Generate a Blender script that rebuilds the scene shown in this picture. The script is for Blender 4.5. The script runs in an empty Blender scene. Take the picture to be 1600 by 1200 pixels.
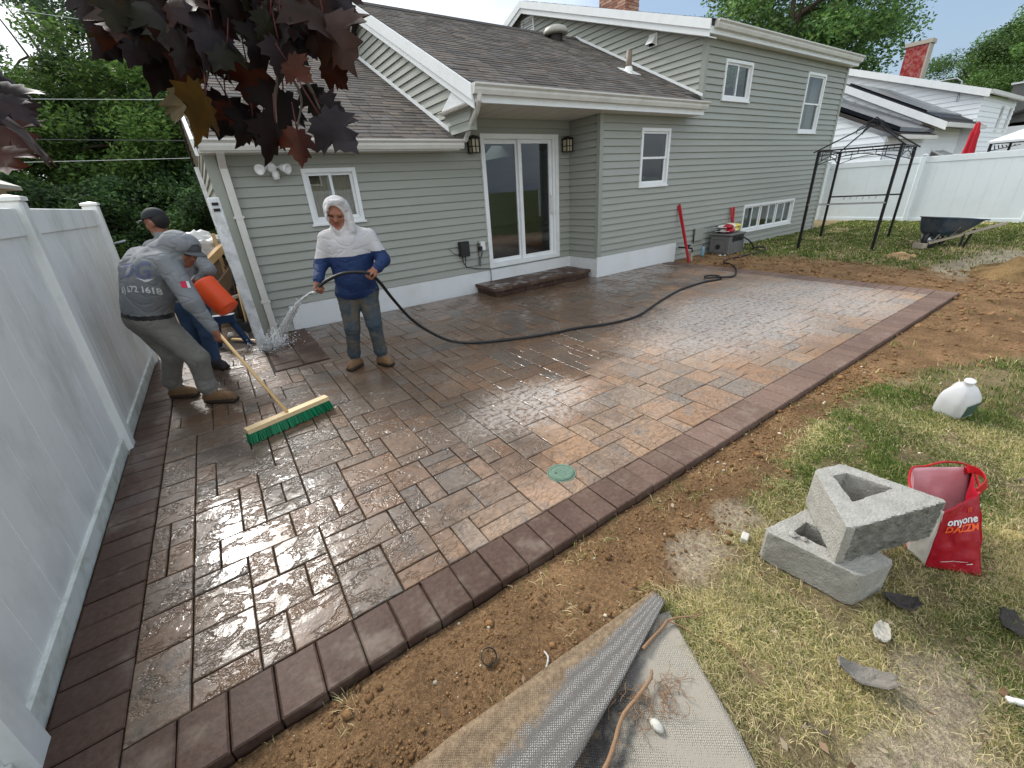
import bpy, bmesh, math, random
import numpy as np
from mathutils import Vector, Matrix
from mathutils.bvhtree import BVHTree

random.seed(7)
RNG = np.random.default_rng(7)
C = bpy.context.scene.collection
SC = bpy.context.scene

# ------------------------------------------------------------------ camera
CAM_POS = Vector((-1.1463, -6.5239, 1.6119))
cam_d = bpy.data.cameras.new('camera')
cam = bpy.data.objects.new('camera', cam_d)
C.objects.link(cam)
cam.matrix_world = Matrix(((0.81947838, 0.28838475, -0.49526702, CAM_POS.x),
                           (-0.56972985, 0.31620370, -0.75856649, CAM_POS.y),
                           (-0.06215375, 0.90379724, 0.42342350, CAM_POS.z),
                           (0, 0, 0, 1)))
cam_d.sensor_fit = 'HORIZONTAL'
cam_d.sensor_width = 36.0
cam_d.lens = 14.5542
cam_d.clip_start = 0.03
cam_d.clip_end = 1500
SC.camera = cam

# ------------------------------------------------------------------ world, sun, exposure
SUN_EL = math.radians(39)          # the sun stands behind the house, veiled by thin cloud
sun_dir = Vector((math.cos(SUN_EL) * -0.17, math.cos(SUN_EL) * 0.9854, math.sin(SUN_EL)))
world = bpy.data.worlds.new('World')
SC.world = world
world.use_nodes = True
wn, wl = world.node_tree.nodes, world.node_tree.links
wn.clear()
w_out = wn.new('ShaderNodeOutputWorld')
sky = wn.new('ShaderNodeTexSky')
sky.sky_type = 'NISHITA'
sky.sun_disc = False
sky.sun_elevation = SUN_EL
sky.sun_rotation = math.atan2(sun_dir.x, sun_dir.y)
sky.air_density = 1.2
sky.dust_density = 2.0
bg_sky = wn.new('ShaderNodeBackground')
bg_sky.inputs['Strength'].default_value = 0.11
wl.new(sky.outputs[0], bg_sky.inputs['Color'])
# cloud cover: pale broken overcast, thinner and bluer towards +X
tc = wn.new('ShaderNodeTexCoord')
mp = wn.new('ShaderNodeMapping'); mp.inputs['Scale'].default_value = (1.0, 1.0, 2.2)
wl.new(tc.outputs['Generated'], mp.inputs['Vector'])
nz = wn.new('ShaderNodeTexNoise'); nz.inputs['Scale'].default_value = 1.6
nz.inputs['Detail'].default_value = 6.0; nz.inputs['Roughness'].default_value = 0.55
wl.new(mp.outputs[0], nz.inputs['Vector'])
cr = wn.new('ShaderNodeValToRGB')
cr.color_ramp.elements[0].position = 0.26; cr.color_ramp.elements[0].color = (0.21, 0.295, 0.42, 1)
cr.color_ramp.elements[1].position = 0.54; cr.color_ramp.elements[1].color = (0.86, 0.91, 0.96, 1)
sepd = wn.new('ShaderNodeSeparateXYZ'); wl.new(tc.outputs['Generated'], sepd.inputs[0])
mad = wn.new('ShaderNodeMath'); mad.operation = 'MULTIPLY_ADD'; mad.inputs[1].default_value = -0.34
wl.new(sepd.outputs[0], mad.inputs[0]); wl.new(nz.outputs[0], mad.inputs[2])
wl.new(mad.outputs[0], cr.inputs[0])
bg_cl = wn.new('ShaderNodeBackground')
bg_cl.inputs['Strength'].default_value = 1.1
wl.new(cr.outputs[0], bg_cl.inputs['Color'])
sep = wn.new('ShaderNodeSeparateXYZ'); wl.new(tc.outputs['Generated'], sep.inputs[0])
mr = wn.new('ShaderNodeMapRange')
mr.inputs['From Min'].default_value = 0.1; mr.inputs['From Max'].default_value = 0.9
mr.inputs['To Min'].default_value = 0.96; mr.inputs['To Max'].default_value = 0.62
wl.new(sep.outputs[0], mr.inputs['Value'])
mixs = wn.new('ShaderNodeMixShader')
wl.new(mr.outputs[0], mixs.inputs[0]); wl.new(bg_sky.outputs[0], mixs.inputs[1]); wl.new(bg_cl.outputs[0], mixs.inputs[2])
wl.new(mixs.outputs[0], w_out.inputs['Surface'])

sun_l = bpy.data.lights.new('sun', 'SUN')
sun_l.energy = 2.4
sun_l.angle = math.radians(16)
sun_l.color = (1.0, 0.97, 0.92)
sun_o = bpy.data.objects.new('sun', sun_l)
C.objects.link(sun_o)
sun_o.rotation_euler = (-sun_dir).to_track_quat('-Z', 'Y').to_euler()

SC.view_settings.view_transform = 'Standard'
SC.view_settings.look = 'None'
SC.view_settings.exposure = 0.66
SC.view_settings.gamma = 1.0
SC.view_settings.use_curve_mapping = False
SC.cycles.use_denoising = True
SC.cycles.max_bounces = 6
SC.cycles.transparent_max_bounces = 12

# ------------------------------------------------------------------ small helpers
def lin(r, g, b):
    f = lambda c: (c / 12.92 if c <= 0.04045 else ((c + 0.055) / 1.055) ** 2.4)
    return (f(r / 255), f(g / 255), f(b / 255))

def hash3(ix, iy, iz, s=0):
    n = (ix * 374761393 + iy * 668265263 + iz * 2147483647 + s * 1274126177) & 0xffffffff
    n = ((n ^ (n >> 13)) * 1274126177) & 0xffffffff
    n = (n ^ (n >> 16)) & 0xffffffff
    return n / 4294967295.0

def vnoise(p, s=0):
    p = np.asarray(p, float)
    i = np.floor(p).astype(np.int64); f = p - i
    u = f * f * (3 - 2 * f)
    out = 0
    for dx in (0, 1):
        wx = u[:, 0] if dx else 1 - u[:, 0]
        for dy in (0, 1):
            wy = u[:, 1] if dy else 1 - u[:, 1]
            for dz in (0, 1):
                wz = u[:, 2] if dz else 1 - u[:, 2]
                out = out + wx * wy * wz * hash3(i[:, 0] + dx, i[:, 1] + dy, i[:, 2] + dz, s)
    return out

def fbm(p, octs=4, s=0):
    p = np.asarray(p, float); a = 0.5; t = 0; n = 0
    for o in range(octs):
        t = t + a * vnoise(p * (2 ** o) + 17.3 * o, s + o); n += a; a *= 0.5
    return t / n

class MB:
    """collects faces; build() links them as one mesh object"""
    def __init__(self):
        self.v, self.f, self.m, self.c = [], [], [], []
    def add(self, vs, fs, mi=0, col=None):
        o = len(self.v)
        self.v.extend([tuple(x) for x in vs])
        for k, f in enumerate(fs):
            self.f.append(tuple(i + o for i in f)); self.m.append(mi)
            self.c.append(col)
        return self
    def box(self, x0, x1, y0, y1, z0, z1, mi=0, col=None, mat=None):
        vs = [Vector((x, y, z)) for z in (z0, z1) for y in (y0, y1) for x in (x0, x1)]
        if mat is not None: vs = [mat @ v for v in vs]
        return self.add(vs, [(0, 2, 3, 1), (4, 5, 7, 6), (0, 1, 5, 4), (2, 6, 7, 3), (0, 4, 6, 2), (1, 3, 7, 5)], mi, col)
    def cbox(self, x0, x1, y0, y1, z0, z1, b=0.004, mi=0, col=None, mat=None):
        """box with all four upright edges and the rim chamfered"""
        def ring(d, z): return [(x0 + d, y0), (x1 - d, y0), (x1, y0 + d), (x1, y1 - d), (x1 - d, y1), (x0 + d, y1), (x0, y1 - d), (x0, y0 + d)]
        vs = []
        def put(pts, z):
            vs.extend([Vector((p[0], p[1], z)) for p in pts])
        r = ring(b, 0)
        ins = [(min(max(p[0], x0 + b), x1 - b), min(max(p[1], y0 + b), y1 - b)) for p in r]
        put(ins, z0); put(r, z0 + b); put(r, z1 - b); put(ins, z1)
        if mat is not None: vs = [mat @ v for v in vs]
        fs = [tuple(reversed(range(8)))]
        for k in range(3):
            for i in range(8):
                j = (i + 1) % 8
                fs.append((k * 8 + i, k * 8 + j, k * 8 + 8 + j, k * 8 + 8 + i))
        fs.append(tuple(range(24, 32)))
        return self.add(vs, fs, mi, col)
    def beam(self, p0, p1, w, h, mi=0, col=None, up=(0, 0, 1)):
        p0, p1 = Vector(p0), Vector(p1)
        d = (p1 - p0).normalized()
        u = Vector(up)
        if abs(d.dot(u)) > 0.98: u = Vector((1, 0, 0))
        s = d.cross(u).normalized(); t = s.cross(d).normalized()
        vs = [p + s * (a * w / 2) + t * (b * h / 2) for p in (p0, p1) for a, b in ((-1, -1), (1, -1), (1, 1), (-1, 1))]
        return self.add(vs, [(0, 1, 2, 3), (7, 6, 5, 4), (0, 4, 5, 1), (1, 5, 6, 2), (2, 6, 7, 3), (3, 7, 4, 0)], mi, col)
    def tube(self, path, r, n=8, mi=0, col=None, cap=True):
        path = [Vector(p) for p in path]
        rs = r if hasattr(r, '__len__') else [r] * len(path)
        vs, fs = [], []
        prev = None
        for i, p in enumerate(path):
            a = path[max(i - 1, 0)]; b = path[min(i + 1, len(path) - 1)]
            d = (b - a).normalized()
            if prev is None:
                u = Vector((0, 0, 1)) if abs(d.z) < 0.9 else Vector((1, 0, 0))
                s = d.cross(u).normalized()
            else:
                s = (prev - d * prev.dot(d)).normalized()
            prev = s
            t = d.cross(s)
            for k in range(n):
                an = 2 * math.pi * k / n
                vs.append(p + (s * math.cos(an) + t * math.sin(an)) * rs[i])
        for i in range(len(path) - 1):
            for k in range(n):
                k2 = (k + 1) % n
                fs.append((i * n + k, i * n + k2, (i + 1) * n + k2, (i + 1) * n + k))
        if cap:
            fs.append(tuple(reversed(range(n)))); fs.append(tuple(range((len(path) - 1) * n, len(path) * n)))
        return self.add(vs, fs, mi, col)
    def lathe(self, prof, n=16, mat=None, mi=0, col=None, cap=True):
        vs, fs = [], []
        for r, z in prof:
            for k in range(n):
                a = 2 * math.pi * k / n
                vs.append(Vector((r * math.cos(a), r * math.sin(a), z)))
        if mat is not None: vs = [mat @ v for v in vs]
        for i in range(len(prof) - 1):
            for k in range(n):
                k2 = (k + 1) % n
                fs.append((i * n + k, i * n + k2, (i + 1) * n + k2, (i + 1) * n + k))
        if cap:
            fs.append(tuple(reversed(range(n)))); fs.append(tuple(range((len(prof) - 1) * n, len(prof) * n)))
        return self.add(vs, fs, mi, col)
    def extrude(self, poly, axis, a0, a1, mi=0, col=None):
        """poly: list of 2D points; axis 'x','y','z' is the extrusion direction"""
        def P(p, a):
            return {'x': (a, p[0], p[1]), 'y': (p[0], a, p[1]), 'z': (p[0], p[1], a)}[axis]
        n = len(poly)
        vs = [P(p, a0) for p in poly] + [P(p, a1) for p in poly]
        fs = [tuple(reversed(range(n))), tuple(range(n, 2 * n))]
        for i in range(n):
            j = (i + 1) % n
            fs.append((i, j, n + j, n + i))
        return self.add(vs, fs, mi, col)
    def build(self, name, mats, parent=None, smooth=False, label=None, local=False, recalc=True):
        me = bpy.data.meshes.new(name)
        me.from_pydata(self.v, [], self.f)
        if not isinstance(mats, (list, tuple)): mats = [mats]
        for m in mats: me.materials.append(m)
        if len(mats) > 1: me.polygons.foreach_set('material_index', self.m)
        if any(c is not None for c in self.c):
            ca = me.color_attributes.new('col', 'FLOAT_COLOR', 'CORNER')
            arr = np.ones((len(me.loops), 4), np.float32)
            i = 0
            for f, c in zip(self.f, self.c):
                if c is not None: arr[i:i + len(f), :3] = c
                i += len(f)
            ca.data.foreach_set('color', arr.ravel())
        if recalc:
            bm = bmesh.new(); bm.from_mesh(me)
            bmesh.ops.recalc_face_normals(bm, faces=bm.faces)
            bm.to_mesh(me); bm.free()
        if smooth:
            me.polygons.foreach_set('use_smooth', [True] * len(me.polygons))
        return link(name, me, parent, label, local)

def link(name, me, parent=None, label=None, local=False):
    o = bpy.data.objects.new(name, me)
    C.objects.link(o)
    if parent is not None:
        o.parent = parent
        if not local: o.matrix_parent_inverse = root_world(parent).inverted()
    if label: o['label'] = label
    return o

ROOTM = {}
def root_world(o):
    if o.name in ROOTM: return ROOTM[o.name]
    return Matrix.Identity(4)

def tag(o, label=None, cat=None, group=None, kind=None):
    if label: o['label'] = label
    if cat: o['category'] = cat
    if group: o['group'] = group
    if kind: o['kind'] = kind
    return o

def thing(name, label, cat, loc=(0, 0, 0), rz=0.0, group=None):
    o = bpy.data.objects.new(name, None)
    C.objects.link(o)
    o.location = loc; o.rotation_euler = (0, 0, rz)
    o.empty_display_size = 0.1
    ROOTM[o.name] = Matrix.Translation(Vector(loc)) @ Matrix.Rotation(rz, 4, 'Z')
    return tag(o, label, cat, group)

def np_mesh(name, V, F, mats, col=None, smooth=False, parent=None, mi=None):
    """V (n,3), F (m,k) arrays; col per vertex (n,3)"""
    me = bpy.data.meshes.new(name)
    k = F.shape[1]
    me.vertices.add(len(V)); me.vertices.foreach_set('co', np.asarray(V, np.float32).ravel())
    me.loops.add(F.size); me.loops.foreach_set('vertex_index', F.astype(np.int32).ravel())
    me.polygons.add(len(F)); me.polygons.foreach_set('loop_start', np.arange(0, F.size, k, dtype=np.int32))
    if not isinstance(mats, (list, tuple)): mats = [mats]
    for m in mats: me.materials.append(m)
    if mi is not None: me.polygons.foreach_set('material_index', np.asarray(mi, np.int32))
    if smooth: me.polygons.foreach_set('use_smooth', np.ones(len(F), bool))
    me.update(calc_edges=True)
    if col is not None:
        ca = me.color_attributes.new('col', 'FLOAT_COLOR', 'POINT')
        a = np.ones((len(V), 4), np.float32); a[:, :3] = col
        ca.data.foreach_set('color', a.ravel())
    me.validate()
    return link(name, me, parent)

# ------------------------------------------------------------------ materials
def M(name, base, rough=0.6, var=0.12, scale=6.0, bump=0.0, bscale=40.0, metal=0.0, attr=False, spec=0.4,
      dirt=None, dirt_scale=3.0, dirt_amt=0.5, transl=0.0, stretch=None, coat=0.0, bdist=0.01):
    m = bpy.data.materials.new(name); m.use_nodes = True
    n, l = m.node_tree.nodes, m.node_tree.links
    p = n['Principled BSDF']
    p.inputs['Roughness'].default_value = rough
    p.inputs['Metallic'].default_value = metal
    p.inputs['Specular IOR Level'].default_value = spec
    p.inputs['Coat Weight'].default_value = coat
    g = n.new('ShaderNodeNewGeometry')
    src = g.outputs['Position']
    if stretch:
        mpn = n.new('ShaderNodeMapping'); mpn.inputs['Scale'].default_value = stretch
        l.new(src, mpn.inputs['Vector']); src = mpn.outputs[0]
    def noise(s, det=4.0, ro=0.6):
        t = n.new('ShaderNodeTexNoise'); t.inputs['Scale'].default_value = s
        t.inputs['Detail'].default_value = det; t.inputs['Roughness'].default_value = ro
        l.new(src, t.inputs['Vector']); return t.outputs[0]
    def math_(op, a, b):
        t = n.new('ShaderNodeMath'); t.operation = op
        for i, x in enumerate((a, b)):
            if isinstance(x, (int, float)): t.inputs[i].default_value = x
            else: l.new(x, t.inputs[i])
        return t.outputs[0]
    fac = math_('ADD', math_('MULTIPLY', noise(scale), 2 * var), 1 - var)
    col = n.new('ShaderNodeMix'); col.data_type = 'RGBA'; col.blend_type = 'MULTIPLY'
    col.inputs['Factor'].default_value = 1.0
    if attr:
        a = n.new('ShaderNodeAttribute'); a.attribute_name = 'col'
        mu = n.new('ShaderNodeMix'); mu.data_type = 'RGBA'; mu.blend_type = 'MULTIPLY'; mu.inputs['Factor'].default_value = 1.0
        mu.inputs['A'].default_value = (*base, 1); l.new(a.outputs['Color'], mu.inputs['B'])
        l.new(mu.outputs['Result'], col.inputs['A'])
    else:
        col.inputs['A'].default_value = (*base, 1)
    cmb = n.new('ShaderNodeCombineColor')
    for i in range(3): l.new(fac, cmb.inputs[i])
    l.new(cmb.outputs[0], col.inputs['B'])
    out = col.outputs['Result']
    if dirt:
        dn = noise(dirt_scale, 5.0, 0.65)
        rp = n.new('ShaderNodeMapRange'); rp.inputs['From Min'].default_value = 0.45; rp.inputs['From Max'].default_value = 0.75
        rp.inputs['To Max'].default_value = dirt_amt
        l.new(dn, rp.inputs['Value'])
        dm = n.new('ShaderNodeMix'); dm.data_type = 'RGBA'
        l.new(rp.outputs[0], dm.inputs['Factor']); l.new(out, dm.inputs['A']); dm.inputs['B'].default_value = (*dirt, 1)
        out = dm.outputs['Result']
    l.new(out, p.inputs['Base Color'])
    if bump:
        bn = n.new('ShaderNodeBump'); bn.inputs['Strength'].default_value = bump; bn.inputs['Distance'].default_value = bdist
        l.new(noise(bscale, 5.0, 0.65), bn.inputs['Height']); l.new(bn.outputs[0], p.inputs['Normal'])
    if transl:
        tr = n.new('ShaderNodeBsdfTranslucent'); l.new(out, tr.inputs['Color'])
        ms = n.new('ShaderNodeMixShader'); ms.inputs[0].default_value = transl
        l.new(p.outputs[0], ms.inputs[1]); l.new(tr.outputs[0], ms.inputs[2])
        l.new(ms.outputs[0], n['Material Output'].inputs['Surface'])
    return m

def glass_mat(name, tint=(0.75, 0.8, 0.8), refl=0.10):
    m = bpy.data.materials.new(name); m.use_nodes = True
    n, l = m.node_tree.nodes, m.node_tree.links
    n.remove(n['Principled BSDF'])
    t = n.new('ShaderNodeBsdfTransparent'); t.inputs['Color'].default_value = (*tint, 1)
    g = n.new('ShaderNodeBsdfGlossy'); g.inputs['Roughness'].default_value = 0.01
    f = n.new('ShaderNodeLayerWeight'); f.inputs['Blend'].default_value = 0.5
    pw = n.new('ShaderNodeMath'); pw.operation = 'POWER'; pw.inputs[1].default_value = 4.0; l.new(f.outputs['Facing'], pw.inputs[0])
    ad = n.new('ShaderNodeMath'); ad.operation = 'MULTIPLY_ADD'; ad.inputs[1].default_value = 0.85; ad.inputs[2].default_value = refl
    l.new(pw.outputs[0], ad.inputs[0])
    mx = n.new('ShaderNodeMixShader')
    l.new(ad.outputs[0], mx.inputs[0]); l.new(t.outputs[0], mx.inputs[1]); l.new(g.outputs[0], mx.inputs[2])
    l.new(mx.outputs[0], n['Material Output'].inputs['Surface'])
    return m

MT = {}
MT['siding'] = M('vinyl_siding', lin(154, 156, 147), 0.5, 0.06, 2.0, 0.12, 60, dirt=lin(132, 132, 121), dirt_scale=1.3, dirt_amt=0.35, stretch=(0.4, 0.4, 5))
MT['white_trim'] = M('white_vinyl', lin(226, 228, 228), 0.4, 0.05, 4, dirt=lin(190, 188, 180), dirt_scale=5, dirt_amt=0.25)
MT['gutter'] = M('gutter_paint', lin(205, 203, 196), 0.4, 0.08, 8, dirt=lin(168, 160, 148), dirt_scale=3, dirt_amt=0.45)
MT['soffit'] = M('soffit_vinyl', lin(205, 200, 188), 0.5, 0.06, 6)
MT['foundation'] = M('white_foundation', lin(218, 220, 220), 0.8, 0.05, 5, 0.3, 60, dirt=lin(180, 178, 170), dirt_scale=2.5, dirt_amt=0.4)
MT['corner'] = M('corner_trim', lin(146, 149, 139), 0.5, 0.05, 5)
MT['shingle'] = M('asphalt_shingle', lin(96, 90, 85), 0.95, 0.25, 30, 0.5, 300, attr=True, spec=0.15)
MT['shingle_dark'] = M('dark_shingle', lin(70, 66, 64), 0.95, 0.25, 30, 0.5, 200, spec=0.15)
MT['interior'] = M('interior_paint', lin(62, 60, 58), 0.9, 0.1, 2)
MT['curtain'] = M('curtain_cloth', lin(196, 178, 150), 0.9, 0.15, 12, 0.3, 30, stretch=(6, 6, 0.6))
MT['curtain_grey'] = M('grey_curtain', lin(160, 168, 166), 0.9, 0.12, 12, 0.3, 30, stretch=(6, 6, 0.6))
MT['curtain_green'] = M('green_curtain', lin(120, 150, 135), 0.9, 0.12, 12, 0.3, 30, stretch=(6, 6, 0.6))
MT['glass'] = glass_mat('window_glass', (0.5, 0.54, 0.55))
MT['lamp_metal'] = M('dark_bronze', lin(46, 40, 36), 0.45, 0.1, 20, metal=0.6)
MT['lamp_glass'] = M('cream_glass', lin(214, 204, 176), 0.3, 0.1, 20, transl=0.3)
MT['black_plastic'] = M('black_plastic', lin(34, 34, 36), 0.4, 0.1, 20)
MT['rubber'] = M('black_rubber', lin(30, 30, 32), 0.45, 0.15, 10)
MT['white_plastic'] = M('white_plastic', lin(224, 224, 222), 0.35, 0.04, 20)
MT['fence'] = M('vinyl_fence_white', lin(240, 239, 234), 0.45, 0.05, 3, dirt=lin(178, 180, 168), dirt_scale=3.6, dirt_amt=0.55, bump=0.08, bscale=12, stretch=(1, 1, 0.55))
MT['fence_base'] = M('vinyl_fence_grimy', lin(224, 225, 216), 0.5, 0.08, 6, dirt=lin(150, 150, 122), dirt_scale=9, dirt_amt=0.75)
MT['fence_far'] = M('vinyl_fence_clean', lin(220, 228, 232), 0.45, 0.03, 2, dirt=lin(196, 204, 206), dirt_scale=1.2, dirt_amt=0.4)
MT['black_metal'] = M('black_metal', lin(30, 29, 30), 0.5, 0.2, 30, metal=0.3)
MT['wood_new'] = M('pale_wood', lin(222, 184, 128), 0.5, 0.12, 12, stretch=(1, 1, 8))
MT['wood_block'] = M('broom_wood', lin(226, 196, 150), 0.6, 0.12, 14, stretch=(8, 1, 1))
MT['wood_old'] = M('weathered_wood', lin(168, 156, 140), 0.85, 0.3, 10, 0.4, 60, stretch=(1, 6, 6))
MT['lumber'] = M('lumber', lin(186, 154, 108), 0.8, 0.25, 6, 0.3, 50, dirt=lin(110, 88, 62), dirt_scale=6, dirt_amt=0.6)
MT['lumber_dark'] = M('old_lumber', lin(92, 74, 56), 0.9, 0.3, 8, 0.3, 50)
MT['white_paint_wood'] = M('chipped_white_paint', lin(222, 224, 224), 0.55, 0.05, 4, 0.25, 30, dirt=lin(150, 146, 132), dirt_scale=9, dirt_amt=0.7)
MT['bristle'] = M('green_bristle', lin(0, 122, 78), 0.45, 0.3, 60, attr=True)
MT['orange'] = M('orange_plastic', lin(240, 84, 36), 0.38, 0.06, 10, dirt=lin(206, 96, 60), dirt_scale=9, dirt_amt=0.4)
MT['red'] = M('red_metal', lin(168, 22, 30), 0.35, 0.08, 20)
MT['block'] = M('concrete_block', lin(174, 171, 163), 0.95, 0.3, 26, 1.0, 95, dirt=lin(136, 132, 122), dirt_scale=7, dirt_amt=0.5, spec=0.2, bdist=0.012)
MT['block_split'] = M('split_concrete', lin(146, 143, 134), 0.95, 0.4, 18, 1.0, 60, dirt=lin(84, 82, 74), dirt_scale=14, dirt_amt=0.7, spec=0.2, bdist=0.03)
MT['jug'] = M('milky_plastic', lin(232, 232, 234), 0.3, 0.05, 10, transl=0.35)
MT['jug_label'] = M('jug_label', lin(70, 96, 84), 0.5, 0.5, 40)
MT['bag_red'] = M('red_bag_film', lin(164, 16, 38), 0.32, 0.15, 12, 0.5, 14, transl=0.12)
MT['bag_in'] = M('bag_inner_film', lin(230, 176, 182), 0.3, 0.15, 8, 0.6, 12, transl=0.25)
MT['bag_white'] = M('bag_clear_film', lin(214, 212, 204), 0.3, 0.1, 10, 0.4, 14, transl=0.3)
MT['print_white'] = M('white_print', lin(214, 214, 214), 0.6, 0.04, 30)
MT['print_orange'] = M('orange_print', lin(232, 92, 40), 0.5, 0.05, 30)
MT['print_navy'] = M('navy_print', lin(44, 50, 78), 0.7, 0.2, 40)
MT['print_blue'] = M('grey_blue_print', lin(98, 104, 128), 0.7, 0.3, 40)
MT['carpet'] = None
MT['bark'] = M('grey_bark', lin(128, 122, 114), 0.9, 0.3, 20, 0.8, 60)
MT['root'] = M('root_bark', lin(146, 114, 86), 0.85, 0.25, 30, 0.5, 120)
MT['drain'] = M('green_drain_plastic', lin(104, 128, 110), 0.7, 0.3, 40, 0.4, 120)
MT['stone'] = M('white_stone', lin(196, 192, 182), 0.7, 0.12, 30, 0.3, 60)
MT['tree_bark'] = M('tree_bark', lin(86, 74, 62), 0.95, 0.3, 6, 0.8, 25)
MT['leaf'] = M('green_leaf', (1, 1, 1), 0.5, 0.15, 3, attr=True, transl=0.38, spec=0.3)
MT['brick'] = M('brick_face', lin(158, 124, 108), 0.9, 0.2, 14, 0.4, 80, attr=True)
MT['mortar'] = M('mortar', lin(170, 162, 150), 0.95, 0.1, 20)
MT['plastic_sheet'] = M('white_sheet', lin(226, 228, 228), 0.4, 0.06, 8, 0.5, 16, transl=0.25)
MT['blue_paint'] = M('worn_blue_paint', lin(40, 58, 74), 0.55, 0.3, 8, dirt=lin(104, 92, 78), dirt_scale=6, dirt_amt=0.8)
MT['rust_in'] = M('rusty_tray', lin(110, 92, 74), 0.8, 0.3, 8)
MT['blue_frame'] = M('blue_plastic', lin(22, 46, 76), 0.5, 0.1, 10)
MT['crate'] = M('grey_resin', lin(104, 104, 102), 0.6, 0.1, 8, 0.2, 60, dirt=lin(78, 76, 72), dirt_scale=4, dirt_amt=0.5)
MT['steel'] = M('galvanised_steel', lin(170, 172, 172), 0.35, 0.1, 20, metal=0.8)
MT['grey_vent'] = M('grey_vent_metal', lin(168, 164, 154), 0.5, 0.12, 12, dirt=lin(120, 112, 100), dirt_scale=10, dirt_amt=0.5)
MT['pipe_brown'] = M('vent_pipe', lin(112, 100, 88), 0.6, 0.12, 12)
MT['solar'] = M('solar_glass', lin(22, 24, 32), 0.15, 0.1, 4)
MT['solar_back'] = M('solar_frame', lin(120, 124, 126), 0.5, 0.1, 4)
MT['white_siding'] = M('white_siding', lin(236, 240, 244), 0.5, 0.04, 2)
MT['red_paint'] = M('peeling_red_paint', lin(138, 34, 32), 0.8, 0.25, 6, 0.3, 40, dirt=lin(196, 150, 140), dirt_scale=5, dirt_amt=0.8)
MT['umbrella'] = M('red_canvas', lin(170, 16, 34), 0.8, 0.15, 8)
MT['canopy'] = M('white_canvas', lin(228, 232, 236), 0.8, 0.05, 4, transl=0.2)
MT['cable'] = M('cable', lin(60, 60, 62), 0.6, 0.1, 5)
MT['cable_pale'] = M('pale_cable', lin(190, 196, 196), 0.5, 0.1, 5)
MT['dry_straw'] = M('straw', lin(206, 186, 142), 0.9, 0.2, 10, attr=True)
MT['soil'] = None


# ================================================================== GROUND
def node_tools(m):
    n, l = m.node_tree.nodes, m.node_tree.links
    class T: pass
    t = T(); t.n, t.l = n, l
    t.p = n['Principled BSDF']
    g = n.new('ShaderNodeNewGeometry'); t.pos = g.outputs['Position']
    def noise(s, det=4.0, ro=0.6, src=None, dist=0.0, col=False):
        x = n.new('ShaderNodeTexNoise'); x.inputs['Scale'].default_value = s
        x.inputs['Detail'].default_value = det; x.inputs['Roughness'].default_value = ro; x.inputs['Distortion'].default_value = dist
        l.new(src if src is not None else t.pos, x.inputs['Vector']); return x.outputs[1 if col else 0]
    def mt(op, a, b=0.0, c=None):
        x = n.new('ShaderNodeMath'); x.operation = op
        for i, v in enumerate((a, b, c)):
            if v is None: continue
            if isinstance(v, (int, float)): x.inputs[i].default_value = v
            else: l.new(v, x.inputs[i])
        return x.outputs[0]
    def rng(v, a, b, c=0.0, d=1.0):
        x = n.new('ShaderNodeMapRange'); x.interpolation_type = 'SMOOTHSTEP'
        l.new(v, x.inputs['Value'])
        for k, q in zip(('From Min', 'From Max', 'To Min', 'To Max'), (a, b, c, d)): x.inputs[k].default_value = q
        return x.outputs[0]
    def mix(f, a, b, mode='MIX'):
        x = n.new('ShaderNodeMix'); x.data_type = 'RGBA'; x.blend_type = mode
        for k, v in (('Factor', f), ('A', a), ('B', b)):
            if isinstance(v, (int, float)): x.inputs[k].default_value = v
            elif isinstance(v, tuple): x.inputs[k].default_value = (*v, 1)
            else: l.new(v, x.inputs[k])
        return x.outputs['Result']
    def attr(name='col', out='Color'):
        x = n.new('ShaderNodeAttribute'); x.attribute_name = name; return x.outputs[out]
    def bump(h, strength, dist, prev=None):
        x = n.new('ShaderNodeBump'); x.inputs['Strength'].default_value = strength; x.inputs['Distance'].default_value = dist
        if isinstance(strength, (int, float)) is False: l.new(strength, x.inputs['Strength'])
        l.new(h, x.inputs['Height'])
        if prev is not None: l.new(prev, x.inputs['Normal'])
        return x.outputs[0]
    def mapping(scale, rot=(0, 0, 0), src=None):
        x = n.new('ShaderNodeMapping'); x.inputs['Scale'].default_value = scale; x.inputs['Rotation'].default_value = rot
        l.new(src if src is not None else t.pos, x.inputs['Vector']); return x.outputs[0]
    t.noise, t.mt, t.rng, t.mix, t.attr, t.bump, t.mapping = noise, mt, rng, mix, attr, bump, mapping
    return t

def new_mat(name):
    m = bpy.data.materials.new(name); m.use_nodes = True
    return m

# soil / lawn floor: base colour comes from the mesh (what grows there), relief and grain from noise
m = new_mat('soil_and_lawn'); T = node_tools(m)
a = T.attr()
g1 = T.noise(3.0, 6, 0.65); g2 = T.noise(60, 4, 0.7); g3 = T.noise(240, 3, 0.7)
c = T.mix(1.0, a, T.mix(T.rng(g1, 0.3, 0.7), (0.68, 0.66, 0.64), (1.22, 1.2, 1.18)), 'MULTIPLY')
c = T.mix(1.0, c, T.mix(T.rng(g2, 0.25, 0.75), (0.55, 0.53, 0.52), (1.35, 1.35, 1.35)), 'MULTIPLY')
sp = T.rng(T.noise(120, 2, 0.5), 0.68, 0.74)
c = T.mix(T.mt('MULTIPLY', sp, 0.55), c, (0.42, 0.36, 0.28))
T.l.new(c, T.p.inputs['Base Color']); T.p.inputs['Roughness'].default_value = 0.95
T.p.inputs['Specular IOR Level'].default_value = 0.15
b = T.bump(g2, 0.9, 0.02); b = T.bump(g3, 0.8, 0.006, b)
T.l.new(b, T.p.inputs['Normal'])
MT['soil'] = m

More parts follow.
